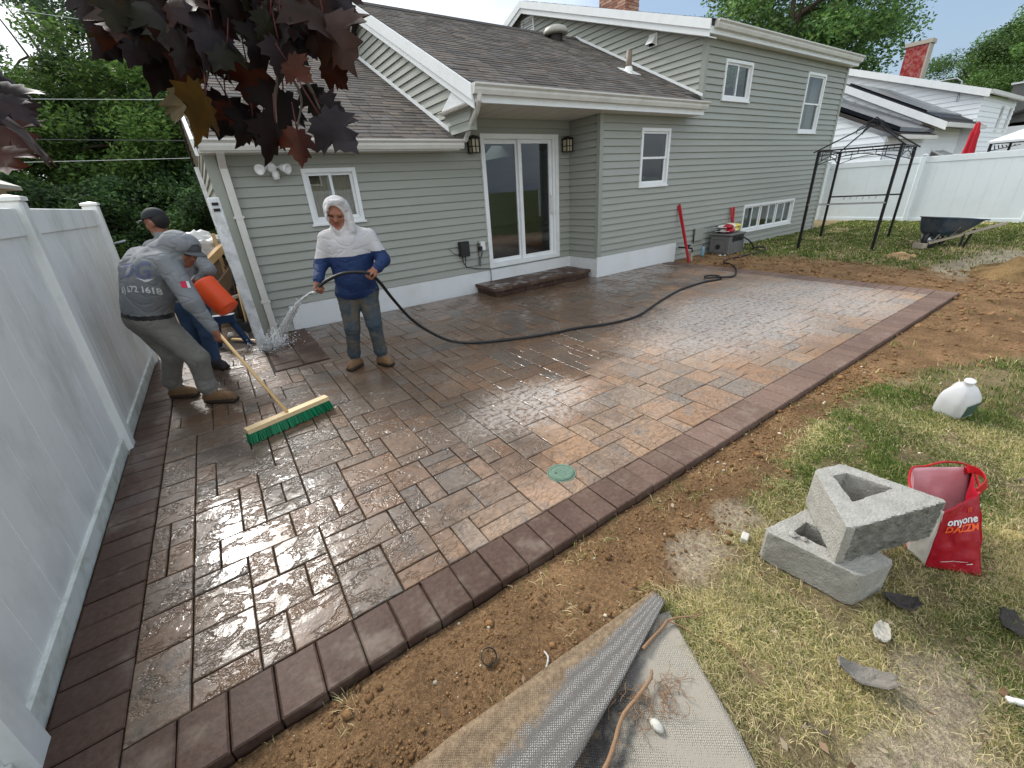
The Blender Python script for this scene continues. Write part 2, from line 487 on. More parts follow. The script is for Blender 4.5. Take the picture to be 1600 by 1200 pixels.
YB = np.array([(-40, -6.2), (-2.2, -6.2), (-1.5, -6.1), (-.94, -5.98), (-.5, -5.90), (.2, -5.88), (.64, -5.84), (1.25, -5.74), (2, -5.64),
               (2.85, -5.66), (3.5, -5.78), (4.4, -6.25), (5.5, -7), (8, -8.4), (60, -9)])
def dirt_mask(x, y):
    """1 = bare soil, 0 = lawn"""
    P = np.stack([x * 1.6, y * 1.6, np.zeros_like(x)], 1)
    n = (fbm(P, 4, 3) - 0.5)
    n2 = (fbm(P * 4, 3, 9) - 0.5)
    yb = np.interp(x, YB[:, 0], YB[:, 1])
    d1 = (y - yb) / 0.10 + 1.3 * n + 1.3 * n2
    d2 = (8.45 - x) / 0.35 + 2.6 * n + 1.4 * n2
    d = np.minimum(d1, d2)
    # passage at the left of the house is bare
    d = np.where((x < -0.5) & (y > -0.6), 3.0, d)
    # bare spot where sawdust lies and worn patches
    return 1 / (1 + np.exp(-3 * d))

SAND = [(0.70, -5.78, .16, .1), (0.34, -5.80, .18, .12), (0.10, -6.75, .3, .22), (1.05, -6.86, .3, .12), (-0.1, -6.9, .25, .3), (8.9, -5.0, .9, .35), (10.2, -5.2, 1.1, .5), (0.42, -6.62, .2, .12)]
def sand_mask(x, y):
    s = np.zeros_like(x)
    n = fbm(np.stack([x * 7, y * 7, np.zeros_like(x)], 1), 4, 21)
    for cx, cy, rx, ry in SAND:
        q = np.sqrt(((x - cx) / rx) ** 2 + ((y - cy) / ry) ** 2)
        s = np.maximum(s, np.clip((1.25 - q - (n - .5) * 1.6) * 1.6, 0, 1))
    return s

def ground_z(x, y):
    P = np.stack([x, y, np.zeros_like(x)], 1)
    edge = np.clip(np.minimum((-5.35 - y), 9) / 0.4, 0, 1) * (y < -5.35)
    edge = np.where(x > 6.88, np.maximum(edge, np.clip((x - 6.88) / 0.5, 0, 1)), edge)
    base = -0.038 + 0.034 * edge
    dm = dirt_mask(x, y)
    rough = (fbm(P * 5, 4, 1) - .5) * 0.05 + (fbm(P * 22, 3, 2) - .5) * 0.022 + (fbm(P * 60, 2, 5) - .5) * 0.01
    z = base + rough * (0.35 + 0.65 * dm) * np.clip(edge * 1.5 + .45, 0, 1)
    inside = (y > -5.345) & (y < 9) & (x > -2.1) & (x < 6.875)
    under = inside & ((y < -0.45) | (x > -0.93))
    z = np.where(under, -0.09, z)
    house = (y > -0.80) & (x > 4.6) & (x < 13.7) | (y > 0.05) & (x > -0.9) & (x < 13.7)
    z = np.where(house, -0.09, z)
    return z

def axis(segs):
    out = [segs[0][0]]
    for a, b, s in segs:
        k = max(1, int(round((b - a) / s)))
        out += list(a + (b - a) * (np.arange(1, k + 1) / k))
    return np.array(out)
gx = axis([(-400, -60, 60), (-60, -14, 6), (-14, -2.6, .6), (-2.6, -2.1, .06), (-2.1, 3.2, .022), (3.2, 6.8, .06), (6.8, 9, .05), (9, 17, .16), (17, 40, 1.2), (40, 100, 10), (100, 400, 60)])
gy = axis([(-400, -60, 60), (-60, -14, 6), (-14, -8.6, .4), (-8.6, -7.3, .06), (-7.3, -5.34, .022), (-5.34, -5.0, .05), (-5.0, -0.4, .1), (-.4, 3, .1), (3, 12, .6), (12, 60, 4), (60, 400, 60)])
GX, GY = np.meshgrid(gx, gy)
fx, fy = GX.ravel(), GY.ravel()
fz = ground_z(fx, fy)
dm = dirt_mask(fx, fy); sm = sand_mask(fx, fy)
nn = fbm(np.stack([fx * .9, fy * .9, 0 * fx], 1), 3, 31)[:, None]
nn2 = fbm(np.stack([fx * 3.1, fy * 3.1, 0 * fx], 1), 4, 33)[:, None]
dirt_c = np.array(lin(152, 121, 88)) * (0.55 + 0.45 * nn + .5 * nn2)
lawn_c = np.where((fy < -7.6)[:, None], np.array(lin(92, 104, 58)), np.array(lin(152, 138, 104))) * (0.8 + 0.4 * nn)
sand_c = np.array(lin(198, 184, 160))
gcol = dirt_c * dm[:, None] + lawn_c * (1 - dm[:, None])
gcol = gcol * (1 - sm[:, None] * .8) + sand_c * sm[:, None] * .8
# the side passage: pale pinkish rubble dust
side = ((fx < -0.6) & (fx > -2.4) & (fy > -0.6) & (fy < 6))[:, None]
gcol = np.where(side, np.array(lin(150, 132, 116)) * (.8 + .4 * nn), gcol)
nx, ny = len(gx), len(gy)
I = np.arange(nx * ny).reshape(ny, nx)
F = np.stack([I[:-1, :-1].ravel(), I[:-1, 1:].ravel(), I[1:, 1:].ravel(), I[1:, :-1].ravel()], 1)
ground = np_mesh('ground', np.stack([fx, fy, fz], 1), F, MT['soil'], gcol, smooth=True)
tag(ground, 'brown soil and patchy lawn of the back yard around the patio', kind='structure')

CR = np.array(cam.matrix_world.to_3x3()); CP = np.array(CAM_POS)
def in_view(P, margin=1.25):
    c = (P - CP) @ CR
    d = -c[:, 2]
    ok = d > 0.15
    dd = np.where(ok, d, 1)
    return ok & (np.abs(c[:, 0] / dd) < 800 / 646.85 * margin) & (np.abs(c[:, 1] / dd) < 600 / 646.85 * margin), d

# ---------------------------------------------------------------- grass blades and soil crumbs (uncountable stuff)
def keepout(x, y):
    k = (y > -5.36) & (x < 6.9) & (y < 0.2)
    k |= (y > -0.80) & (x > 4.6) & (x < 13.8)
    k |= (y > 0)
    k |= x < -2.1
    for poly in ([(-1.3, -5.74), (-.02, -5.80), (-.045, -5.875), (-1.3, -6.215)], [(-1.1, -6.1), (-.10, -5.87), (-.05, -5.90), (-.30, -6.44), (-1.1, -6.8)]):
        ins = np.zeros(np.shape(x), bool)
        for (x1, y1), (x2, y2) in zip(poly, poly[1:] + poly[:1]):
            c_ = (y1 > y) != (y2 > y)
            ins ^= c_ & (x < (x2 - x1) * (y - y1) / ((y2 - y1) or 1e-9) + x1)
        k = k | ins
    # blocks and bag
    k |= (x > .5) & (x < .80) & (y > -6.36) & (y < -5.98)
    return k

def blades(regions, name, label, flat=False):
    V, Fs, Cc = [], [], []
    base = 0
    for (x0, x1, y0, y1, dens, h0, h1, wmul) in regions:
        nB = int((x1 - x0) * (y1 - y0) * dens)
        x = RNG.uniform(x0, x1, nB); y = RNG.uniform(y0, y1, nB)
        # tufted distribution: thin out by noise
        tn = fbm(np.stack([x * 9, y * 9, 0 * x], 1), 3, 41)
        big = fbm(np.stack([x * 1.3, y * 1.3, 0 * x], 1), 3, 43)
        dmk = dirt_mask(x, y); sk = sand_mask(x, y)
        pr = (1 - dmk) * (1 - 0.85 * sk) * np.clip((tn - .28) * 2.8, 0.05, 1) + 0.015 * dmk * (tn > .6) + .05 * dmk * (tn > .70)
        keep = (RNG.random(nB) < pr) & ~keepout(x, y)
        z = ground_z(x, y) - .004
        P = np.stack([x, y, z], 1)
        vis, d = in_view(P, 1.3)
        keep &= vis
        P, tn, big, d = P[keep], tn[keep], big[keep], d[keep]
        n = len(P)
        if n == 0: continue
        h = RNG.uniform(h0, h1, n) * (0.6 + 0.8 * tn)
        w = np.maximum(0.0013, 0.0008 * d) * wmul * RNG.uniform(.7, 1.3, n)
        an = RNG.uniform(0, 2 * np.pi, n)
        comb = RNG.normal(2.4, 1.3, n)
        lean = RNG.gamma(2.0, .38, n) if not flat else RNG.uniform(1.6, 3.2, n)
        ldir = np.stack([np.cos(comb), np.sin(comb), 0 * an], 1)
        side = np.stack([np.cos(an), np.sin(an), 0 * an], 1) * w[:, None]
        up = np.array([0, 0, 1.0])
        mid = P + ldir * (h * lean * .35)[:, None] + up * (h * .6)[:, None]
        tip = P + ldir * (h * lean)[:, None] + up * (h * np.clip(1.05 - .35 * lean, .12, 1.1))[:, None]
        v = np.stack([P - side, P + side, mid - side * .75, mid + side * .75, tip], 1).reshape(-1, 3)
        f = np.array([[0, 1, 3], [0, 3, 2], [2, 3, 4]])[None] + (np.arange(n) * 5)[:, None, None] + base
        green = np.array(lin(104, 130, 56)); straw = np.array(lin(226, 210, 162)); dk = np.array(lin(72, 96, 42)); olive = np.array(lin(158, 156, 92))
        gx_ = np.clip((big - .37) * 3.4 + np.clip((P[:, 0] - .9) * .42, -.35, .5) + np.clip((P[:, 1] + 6.0) * .3, -.3, .3), .06, .9)
        r = RNG.random(n)
        r2 = RNG.random(n)
        col = np.where((r < gx_)[:, None], np.where((r2 < .3)[:, None], dk, np.where((r2 < .75)[:, None], green, olive)), np.where((r2 < .7)[:, None], straw, olive))
        pt = fbm(np.stack([P[:, 0] * 3.3, P[:, 1] * 3.3, 0 * h], 1), 3, 57)
        col = col * (RNG.uniform(.65, 1.25, n) * (.6 + .8 * pt))[:, None]
        V.append(v); Fs.append(f.reshape(-1, 3)); Cc.append(np.repeat(col, 5, 0))
        base += n * 5
    o = np_mesh(name, np.concatenate(V), np.concatenate(Fs), MT['grass'], np.concatenate(Cc))
    return tag(o, label, kind='stuff')
MT['grass'] = M('grass_blade', (1, 1, 1), 0.6, 0.1, 5, attr=True, transl=0.3, spec=0.25)
blades([(-2.1, 3.0, -7.6, -5.36, 42000, .016, .044, .8)], 'lawn_grass', 'short dry straw and green lawn grass near the concrete blocks')
blades([(-2.1, 3.0, -7.6, -5.36, 22000, .012, .026, 1.0)], 'matted_grass', 'dry matted thatch lying flat between the lawn blades', True)
blades([(3.0, 8.4, -9.0, -5.36, 4500, .03, .055, 1.0), (8.0, 16.45, -9.5, -0.75, 1500, .035, .06, 1.1)], 'far_grass', 'green mown lawn beyond the patio by the white fence')

# soil crumbs and small stones
def crumbs(name, n, box, r0, r1, col, label, prob=None, pw=4.5):
    x = RNG.uniform(box[0], box[1], n); y = RNG.uniform(box[2], box[3], n)
    dmk = dirt_mask(x, y)
    nz_ = fbm(np.stack([x * 6, y * 6, 0 * x], 1), 3, 77)
    keep = (RNG.random(n) < dmk * np.clip((nz_ - .3) * 3, .1, 1) + .12) & ~((y > -5.35) & (x < 6.9))
    x, y = x[keep], y[keep]
    P = np.stack([x, y, ground_z(x, y)], 1)
    vis, d = in_view(P, 1.15); P, d = P[vis], d[vis]
    n = len(P)
    r = (r0 + (r1 - r0) * RNG.random(n) ** pw) * np.clip(d / 2.0, 1, 3)
    ico = np.array([(0, 0, 1), (.9, 0, .1), (.28, .85, .15), (-.73, .53, .05), (-.73, -.53, .12), (.28, -.85, 0), (0, 0, -.8)])
    fc = np.array([(0, 1, 2), (0, 2, 3), (0, 3, 4), (0, 4, 5), (0, 5, 1), (6, 2, 1), (6, 3, 2), (6, 4, 3), (6, 5, 4), (6, 1, 5)])
    an = RNG.uniform(0, 6.28, n)
    v = ico[None] * RNG.uniform(.6, 1.35, (n, 7, 1)) * r[:, None, None]
    v[:, :, 2] *= RNG.uniform(.5, .9, n)[:, None]
    cx = v[:, :, 0] * np.cos(an)[:, None] - v[:, :, 1] * np.sin(an)[:, None]
    cy = v[:, :, 0] * np.sin(an)[:, None] + v[:, :, 1] * np.cos(an)[:, None]
    v = np.stack([cx, cy, v[:, :, 2]], 2) + P[:, None] + np.array([0, 0, .2])[None, None] * r[:, None, None]
    f = fc[None] + (np.arange(n) * 7)[:, None, None]
    cc = np.array(col)[None] * RNG.uniform(.6, 1.25, (n, 1))
    o = np_mesh(name, v.reshape(-1, 3), f.reshape(-1, 3), MT['crumb'], np.repeat(cc, 7, 0))
    return tag(o, label, kind='stuff')
MT['crumb'] = M('soil_crumb', (1, 1, 1), 0.95, 0.2, 80, 0.4, 200, attr=True, spec=0.15)
crumbs('soil_crumbs', 20000, (-2.0, 3.4, -6.2, -5.36), .0015, .010, lin(136, 104, 70), 'loose brown soil crumbs along the patio edge')
crumbs('far_crumbs', 9000, (2.5, 8.6, -7.4, -1.0), .004, .015, lin(140, 108, 76), 'loose soil crumbs on the bare strip beyond the patio')
crumbs('soil_clods', 420, (-1.8, 3.0, -5.9, -5.36), .008, .024, lin(132, 100, 68), 'larger soil clods along the paver edge')
crumbs('gravel', 700, (-1.6, 3.4, -6.6, -5.36), .003, .011, lin(206, 192, 168), 'small pale gravel scattered in the soil')

# fallen leaf flakes and chips
nL = 420
lx, ly = RNG.uniform(-1.0, 2.6, nL), RNG.uniform(-7.2, -5.5, nL)
ok = ~keepout(lx, ly) & (RNG.random(nL) < .35 + .65 * (ly < -6.2)); lx, ly = lx[ok], ly[ok]; nL = len(lx)
an = RNG.uniform(0, 6.28, nL); sz = RNG.uniform(.006, .022, nL); lz = ground_z(lx, ly) + RNG.uniform(.006, .022, nL)
ex = np.stack([np.cos(an) * sz, np.sin(an) * sz, RNG.normal(0, .3, nL) * sz], 1); ey = np.stack([-np.sin(an) * sz * .45, np.cos(an) * sz * .45, RNG.normal(0, .3, nL) * sz], 1)
pc = np.stack([lx, ly, lz], 1)
lv = np.stack([pc - ex, pc - ey * .9, pc + ex * .3 - ey, pc + ex, pc + ex * .2 + ey], 1).reshape(-1, 3)
lf = np.arange(nL * 5).reshape(-1, 5)
lc = np.array([lin(150, 124, 98), lin(120, 92, 70), lin(176, 160, 138), lin(98, 88, 80)])[RNG.integers(0, 4, nL)]
tag(np_mesh('leaf_litter', lv, lf, MT['grass'], np.repeat(lc, 5, 0)), 'dry brown leaf flakes and chips scattered on the lawn', kind='stuff')

# ================================================================== PATIO
m = new_mat('slate_paver'); T = node_tools(m)
a = T.attr()
rnd = T.attr('rnd', 'Vector')
vm = T.n.new('ShaderNodeVectorMath'); vm.operation = 'ADD'
T.l.new(T.pos, vm.inputs[0]); T.l.new(rnd, vm.inputs[1]); P0 = vm.outputs[0]
st = T.mapping((1.0, 1.7, 1.0), src=P0)
big = T.noise(5.0, 4, 0.6, st); fine = T.noise(38, 5, 0.65, P0); grain = T.noise(180, 3, 0.6, P0)
c = T.mix(T.rng(big, 0.35, 0.68), a, T.mix(1.0, a, (1.06, 1.0, .93), 'MULTIPLY'))
c = T.mix(T.rng(T.noise(7, 3, .6, P0), 0.5, 0.75), c, T.mix(0.6, c, (.16, .16, .155)))
c = T.mix(1.0, c, T.mix(T.rng(fine, .3, .7), (.74, .74, .74), (1.2, 1.2, 1.2)), 'MULTIPLY')
sp = T.n.new('ShaderNodeSeparateXYZ'); T.l.new(T.pos, sp.inputs[0])
X, Y = sp.outputs[0], sp.outputs[1]
# dry where the ground lies right of a slanting tide line; hosed wet elsewhere
line = T.mt('SUBTRACT', T.mt('MULTIPLY_ADD', X, 0.52, -4.62), Y)
dn = T.noise(1.3, 4, 0.6); dn2 = T.noise(7, 3, 0.6)
dry = T.rng(T.mt('ADD', line, T.mt('MULTIPLY_ADD', dn, 2.4, T.mt('MULTIPLY_ADD', dn2, .9, -1.72))), -.35, .55)
lft = T.rng(X, -1.35, -.5)
dry = T.mt('MULTIPLY', dry, lft)
wetness = T.mt('SUBTRACT', 1.0, dry)
# puddled film on top of the wet part
film = T.mt('MULTIPLY', wetness, T.rng(T.noise(1.9, 3, .6), .30, .54))
film = T.mt('MULTIPLY', film, T.rng(T.mt('ADD', Y, T.mt('MULTIPLY_ADD', dn2, .6, -.3)), -5.05, -4.45, .12, 1.0))
# pale dusty efflorescence
def blob(cx, cy, rx, ry, amt):
    dx = T.mt('DIVIDE', T.mt('SUBTRACT', X, cx), rx); dy = T.mt('DIVIDE', T.mt('SUBTRACT', Y, cy), ry)
    q = T.mt('SQRT', T.mt('ADD', T.mt('MULTIPLY', dx, dx), T.mt('MULTIPLY', dy, dy)))
    return T.mt('MULTIPLY', T.rng(T.mt('ADD', q, T.mt('MULTIPLY_ADD', fine, 1.6, -.8)), 1.15, .35), amt)
dust = T.mt('MAXIMUM', blob(.62, -4.05, .75, .45, .85), blob(3.9, -3.9, 2.0, 1.1, .85))
dust = T.mt('MAXIMUM', dust, blob(5.5, -4.1, 1.4, 1.3, .7))
dust = T.mt('MULTIPLY', dust, T.rng(T.noise(22, 4, .7), .34, .54))
c = T.mix(dust, c, (.55, .49, .44))
wet2 = T.mt('MULTIPLY', wetness, T.mt('SUBTRACT', 1.0, T.mt('MULTIPLY', dust, .8)))
c = T.mix(wet2, c, T.mix(1.0, c, (.50, .46, .415), 'MULTIPLY'))
T.l.new(c, T.p.inputs['Base Color'])
rgh = T.mt('MULTIPLY_ADD', wet2, -.38, .78)
T.l.new(rgh, T.p.inputs['Roughness'])
T.l.new(T.mt('MULTIPLY_ADD', wet2, -.02, .3), T.p.inputs['Specular IOR Level'])
T.l.new(T.mt('MULTIPLY_ADD', film, .72, T.mt('MULTIPLY', wet2, .28)), T.p.inputs['Coat Weight'])
T.l.new(T.mt('MULTIPLY_ADD', film, -.13, .155), T.p.inputs['Coat Roughness'])
T.p.inputs['Coat IOR'].default_value = 1.33
# cleft relief: layered ridges
ridge = T.mt('ABSOLUTE', T.mt('SUBTRACT', T.noise(4.6, 5, .6, st, .35), .5))
r1 = T.rng(ridge, 0.0, .055)
rough_b = T.attr('rnd', 'Alpha')
hgt = T.mt('MULTIPLY_ADD', r1, .55, T.mt('MULTIPLY_ADD', big, .55, T.mt('MULTIPLY', fine, .2)))
b = T.bump(hgt, .8, .010); b = T.bump(grain, .25, .0015, b)
T.l.new(b, T.p.inputs['Normal'])
# water film lies smoother than the stone below it
hw = T.mt('MULTIPLY_ADD', T.noise(8, 4, .6, P0, .3), .9, T.mt('MULTIPLY_ADD', r1, .5, T.mt('MULTIPLY', fine, .06)))
bw = T.bump(hw, .6, .011)
T.l.new(bw, T.p.inputs['Coat Normal'])
MT['paver'] = m

m = new_mat('smooth_border_paver'); T = node_tools(m)
a = T.attr(); fine = T.noise(45, 5, .65); big = T.noise(4, 3, .6)
c = T.mix(1.0, a, T.mix(T.rng(fine, .3, .7), (.8, .8, .8), (1.18, 1.18, 1.18)), 'MULTIPLY')
sp = T.n.new('ShaderNodeSeparateXYZ'); T.l.new(T.pos, sp.inputs[0]); X, Y = sp.outputs[0], sp.outputs[1]
wet = T.rng(T.mt('ADD', X, T.mt('MULTIPLY', big, 2.0)), 2.6, .4)
wet = T.mt('MAXIMUM', wet, T.rng(Y, -1.9, -.7))
c = T.mix(wet, c, T.mix(1.0, c, (.46, .42, .40), 'MULTIPLY'))
dustb = T.mt('MULTIPLY', T.rng(T.noise(3.1, 4, .7), .52, .72), .35)
c = T.mix(dustb, c, (.34, .28, .22))
T.l.new(c, T.p.inputs['Base Color'])
film = T.mt('MULTIPLY', wet, T.rng(T.noise(3.3, 4, .6), .50, .66))
film = T.mt('MULTIPLY', film, T.rng(Y, -5.1, -4.5, .1, 1.0))
T.l.new(T.mt('SUBTRACT', T.mt('MULTIPLY_ADD', wet, -.22, .74), T.mt('MULTIPLY', film, .22)), T.p.inputs['Roughness'])
b = T.bump(T.noise(14, 4, .6), .5, .006); b = T.bump(fine, .35, .003, b)
T.l.new(b, T.p.inputs['Normal'])
T.p.inputs['Specular IOR Level'].default_value = .14
T.l.new(film, T.p.inputs['Coat Weight']); T.p.inputs['Coat Roughness'].default_value = .05; T.p.inputs['Coat IOR'].default_value = 1.33
MT['border'] = m
MT['joint'] = M('joint_sand', lin(56, 47, 40), 0.95, 0.3, 60, 0.4, 200)

pb = MB()
pb.box(-2.10, 6.86, -5.335, -0.02, -.10, -.019)
pb.box(-2.10, -0.95, -0.02, 0.35, -.10, -.020)
patio = pb.build('patio', MT['joint'])
tag(patio, 'large wet paver patio of brown and grey slate stones with darker border', kind='structure')

U = 0.115
GX0, GY0 = -1.69, -5.115
XL, XR, YT, YF = -1.885, 6.55, 0.0, -5.115
NI, NJ = 72, 45
occ = {}
for i in range(-2, NI + 1):
    for j in range(0, NJ + 4):
        x, y = GX0 + (i + .5) * U, GY0 + (j + .5) * U
        bad = y > YT + .3
        bad |= (x > 4.72 and y > -0.765)
        bad |= (x > -0.93 and y > 0.0)
        bad |= (-0.98 < x < -0.40 and y > -1.62)
        bad |= (x < -0.98 and y > -0.45)
        bad |= (2.52 < x < 4.6 and y > -.58)
        occ[(i, j)] = bad
seeds = [(-2, 0, 2, 3), (0, 0, 2, 1), (0, 1, 2, 2), (2, 0, 1, 2), (3, 0, 2, 2), (2, 2, 2, 2), (4, 2, 1, 2), (5, 0, 2, 3), (7, 1, 2, 2), (7, 0, 2, 1),
         (-2, 5, 2, 2), (1, 6, 3, 2), (3, 4, 2, 2), (5, 3, 3, 2), (0, 6, 1, 2), (17, 2, 3, 2), (18, 0, 3, 2), (22, 3, 2, 2), (22, 0, 3, 3), (9, 0, 1, 2), (10, 0, 1, 2),
         (9, 2, 3, 2), (11, 0, 3, 1), (11, 1, 3, 1)]
stones = []
def fits(i, j, w, h): return all(not occ.get((a, b), True) for a in range(i, i + w) for b in range(j, j + h))
def put(i, j, w, h):
    for a in range(i, i + w):
        for b in range(j, j + h): occ[(a, b)] = True
    stones.append((i, j, w, h))
for s in seeds:
    if fits(*s): put(*s)
rr = random.Random(11)
opts = [(3, 2), (2, 3), (2, 2), (1, 2), (2, 1), (3, 2), (2, 2), (3, 3)]
for j in range(0, NJ + 4):
    for i in range(-2, NI + 1):
        if occ.get((i, j), True): continue
        o_ = opts[:]; rr.shuffle(o_)
        for w, h in o_ + [(1, 1)]:
            if fits(i, j, w, h): put(i, j, w, h); break

PALETTE_ = [lin(136, 106, 82), lin(142, 116, 92), lin(148, 122, 102), lin(128, 108, 92), lin(118, 112, 106), lin(112, 108, 102), lin(150, 118, 90), lin(140, 122, 106), lin(124, 96, 74), lin(132, 122, 112)]
PALETTE = [tuple(.74 * a_ + .36 * b_ for a_, b_ in zip(p_, lin(146, 124, 106))) for p_ in PALETTE_]
def paver_mesh(x0, x1, y0, y1, z, tilt, chamfer, rough, name):
    """stone with chamfered, slightly nibbled rim; 12 rim points"""
    q = rr
    def edge(n):
        pts = []
        for t in range(n): pts.append(t / n)
        return pts
    rim = [(x0, y0), ((x0 + x1) / 2 + q.uniform(-.01, .01), y0), (x1, y0), (x1, (y0 + y1) / 2), (x1, y1), ((x0 + x1) / 2 + q.uniform(-.01, .01), y1), (x0, y1), (x0, (y0 + y1) / 2)]
    rim = [(p[0] + q.uniform(-rough, rough), p[1] + q.uniform(-rough, rough)) for p in rim]
    cx, cy = (x0 + x1) / 2, (y0 + y1) / 2
    def Z(p, zz): return zz + tilt[0] * (p[0] - cx) + tilt[1] * (p[1] - cy)
    ins = [(cx + (p[0] - cx) * (1 - chamfer / max(.02, (x1 - x0) / 2)), cy + (p[1] - cy) * (1 - chamfer / max(.02, (y1 - y0) / 2))) for p in rim]
    vs = [(p[0], p[1], -.06) for p in rim] + [(p[0], p[1], Z(p, z - chamfer * .8)) for p in rim] + [(p[0], p[1], Z(p, z) + q.uniform(-.0012, .0006)) for p in ins] + [(cx + q.uniform(-.02, .02), cy + q.uniform(-.02, .02), z + q.uniform(0, .0015))]
    fs = []
    for k in range(8):
        j = (k + 1) % 8
        fs.append((k, j, 8 + j, 8 + k)); fs.append((8 + k, 8 + j, 16 + j, 16 + k)); fs.append((16 + k, 16 + j, 24))
    return vs, fs

def visible_size(x, y, area):
    p = np.array([[x, y, 0.0]])
    ok, d = in_view(p, 1.05)
    if not ok[0]: return 0.0
    return area / max(d[0], .3) ** 3      # foreshortening grows with distance as well

def lay(items, name, mat, parent, stuff_label, limit=300):
    """items: (vs, fs, col, rnd, size). the largest become parts, the rest one stuff part"""
    order = sorted(range(len(items)), key=lambda k: -items[k][4])
    rest = []
    for rank, k in enumerate(order):
        vs, fs, col, rnd, sz = items[k]
        if rank < limit and sz > 0:
            me = bpy.data.meshes.new(name)
            me.from_pydata(vs, [], fs)
            me.materials.append(mat)
            n = len(me.vertices)
            ca = me.color_attributes.new('col', 'FLOAT_COLOR', 'POINT'); ca.data.foreach_set('color', list((*col, 1.0)) * n)
            cb = me.color_attributes.new('rnd', 'FLOAT_COLOR', 'POINT'); cb.data.foreach_set('color', list(rnd) * n)
            link(name, me, parent)
        else: rest.append(items[k])
    if rest:
        V, Fa, Cl, Rn = [], [], [], []
        for vs, fs, col, rnd, sz in rest:
            o = len(V); V += vs; Fa += [tuple(i + o for i in f) for f in fs]; Cl += list((*col, 1.0)) * len(vs); Rn += list(rnd) * len(vs)
        me = bpy.data.meshes.new(stuff_label); me.from_pydata(V, [], Fa); me.materials.append(mat)
        ca = me.color_attributes.new('col', 'FLOAT_COLOR', 'POINT'); ca.data.foreach_set('color', Cl)
        cb = me.color_attributes.new('rnd', 'FLOAT_COLOR', 'POINT'); cb.data.foreach_set('color', Rn)
        o = link(stuff_label, me, parent); o['kind'] = 'stuff'

items = []
for (i, j, w, h) in stones:
    x0, x1 = max(XL, GX0 + i * U), min(XR, GX0 + (i + w) * U)
    y0, y1 = GY0 + j * U, GY0 + (j + h) * U
    if x0 < -.93: y1 = min(y1, .3)
    else: y1 = min(y1, YT - .004)
    if x1 - x0 < .03 or y1 - y0 < .03: continue
    g = .0031
    c0 = PALETTE[rr.randrange(len(PALETTE))]; c1 = PALETTE[rr.randrange(len(PALETTE))]
    t = rr.random(); k = rr.uniform(.86, 1.12)
    col = tuple((a_ * t + b_ * (1 - t)) * k for a_, b_ in zip(c0, c1))
    vs, fs = paver_mesh(x0 + g, x1 - g, y0 + g, y1 - g, rr.uniform(-.003, .001), (rr.uniform(-.012, .012), rr.uniform(-.012, .012)), .0042, .0018, 'paver')
    items.append((vs, fs, col, (rr.uniform(0, 50), rr.uniform(0, 50), rr.uniform(0, 50), 1.0), visible_size((x0 + x1) / 2, (y0 + y1) / 2, (x1 - x0) * (y1 - y0))))
lay(items, 'paver', MT['paver'], patio, 'distant_pavers')

items = []
def bpaver(x0, x1, y0, y1):
    g = .0031
    k = rr.uniform(.85, 1.15); r_ = rr.uniform(-.01, .01)
    base = lin(118, 97, 86)
    col = (base[0] * k, base[1] * k, base[2] * (k + r_))
    vs, fs = paver_mesh(x0 + g, x1 - g, y0 + g, y1 - g, rr.uniform(-.002, .002), (rr.uniform(-.01, .01), rr.uniform(-.01, .01)), .006, .0016, 'border_paver')
    items.append((vs, fs, col, (0, 0, 0, 1), visible_size((x0 + x1) / 2, (y0 + y1) / 2, (x1 - x0) * (y1 - y0))))
B = .153
x = -1.885
while x < 6.87:
    bpaver(x, min(x + B, 6.88), -5.35, -5.115); x += B
y = -5.35
bpaver(-2.12, -1.885, -5.35, -5.185)
y = -5.185
while y < 0.2:
    bpaver(-2.12, -1.885, y, y + B); y += B
y = -5.115
while y < -.9:
    bpaver(6.55, 6.88, y, min(y + B, -.8)); y += B
y = -1.62
while y < -.05:
    xx = -0.98
    for w in (.29, .29): bpaver(xx, xx + w, y, min(y + .20, -.004)); xx += w
    y += .20
lay(items, 'border_paver', MT['border'], patio, 'distant_border')

# ================================================================== HOUSE
CH = 0.1156          # exposure of one siding course
def wall_pieces(u0, u1, z0, z1, holes):
    """rectangles of [u0,u1]x[z0,z1] minus holes"""
    zs = sorted({z0, z1} | {min(max(h[k], z0), z1) for h in holes for k in (2, 3)})
    out = []
    for a, b in zip(zs[:-1], zs[1:]):
        if b - a < 1e-4: continue
        cuts = sorted((max(h[0], u0), min(h[1], u1)) for h in holes if h[2] < b - 1e-5 and h[3] > a + 1e-5)
        u = u0
        for h0, h1 in cuts:
            if h0 > u + 1e-4: out.append((u, h0, a, b))
            u = max(u, h1)
        if u < u1 - 1e-4: out.append((u, u1, a, b))
    return out

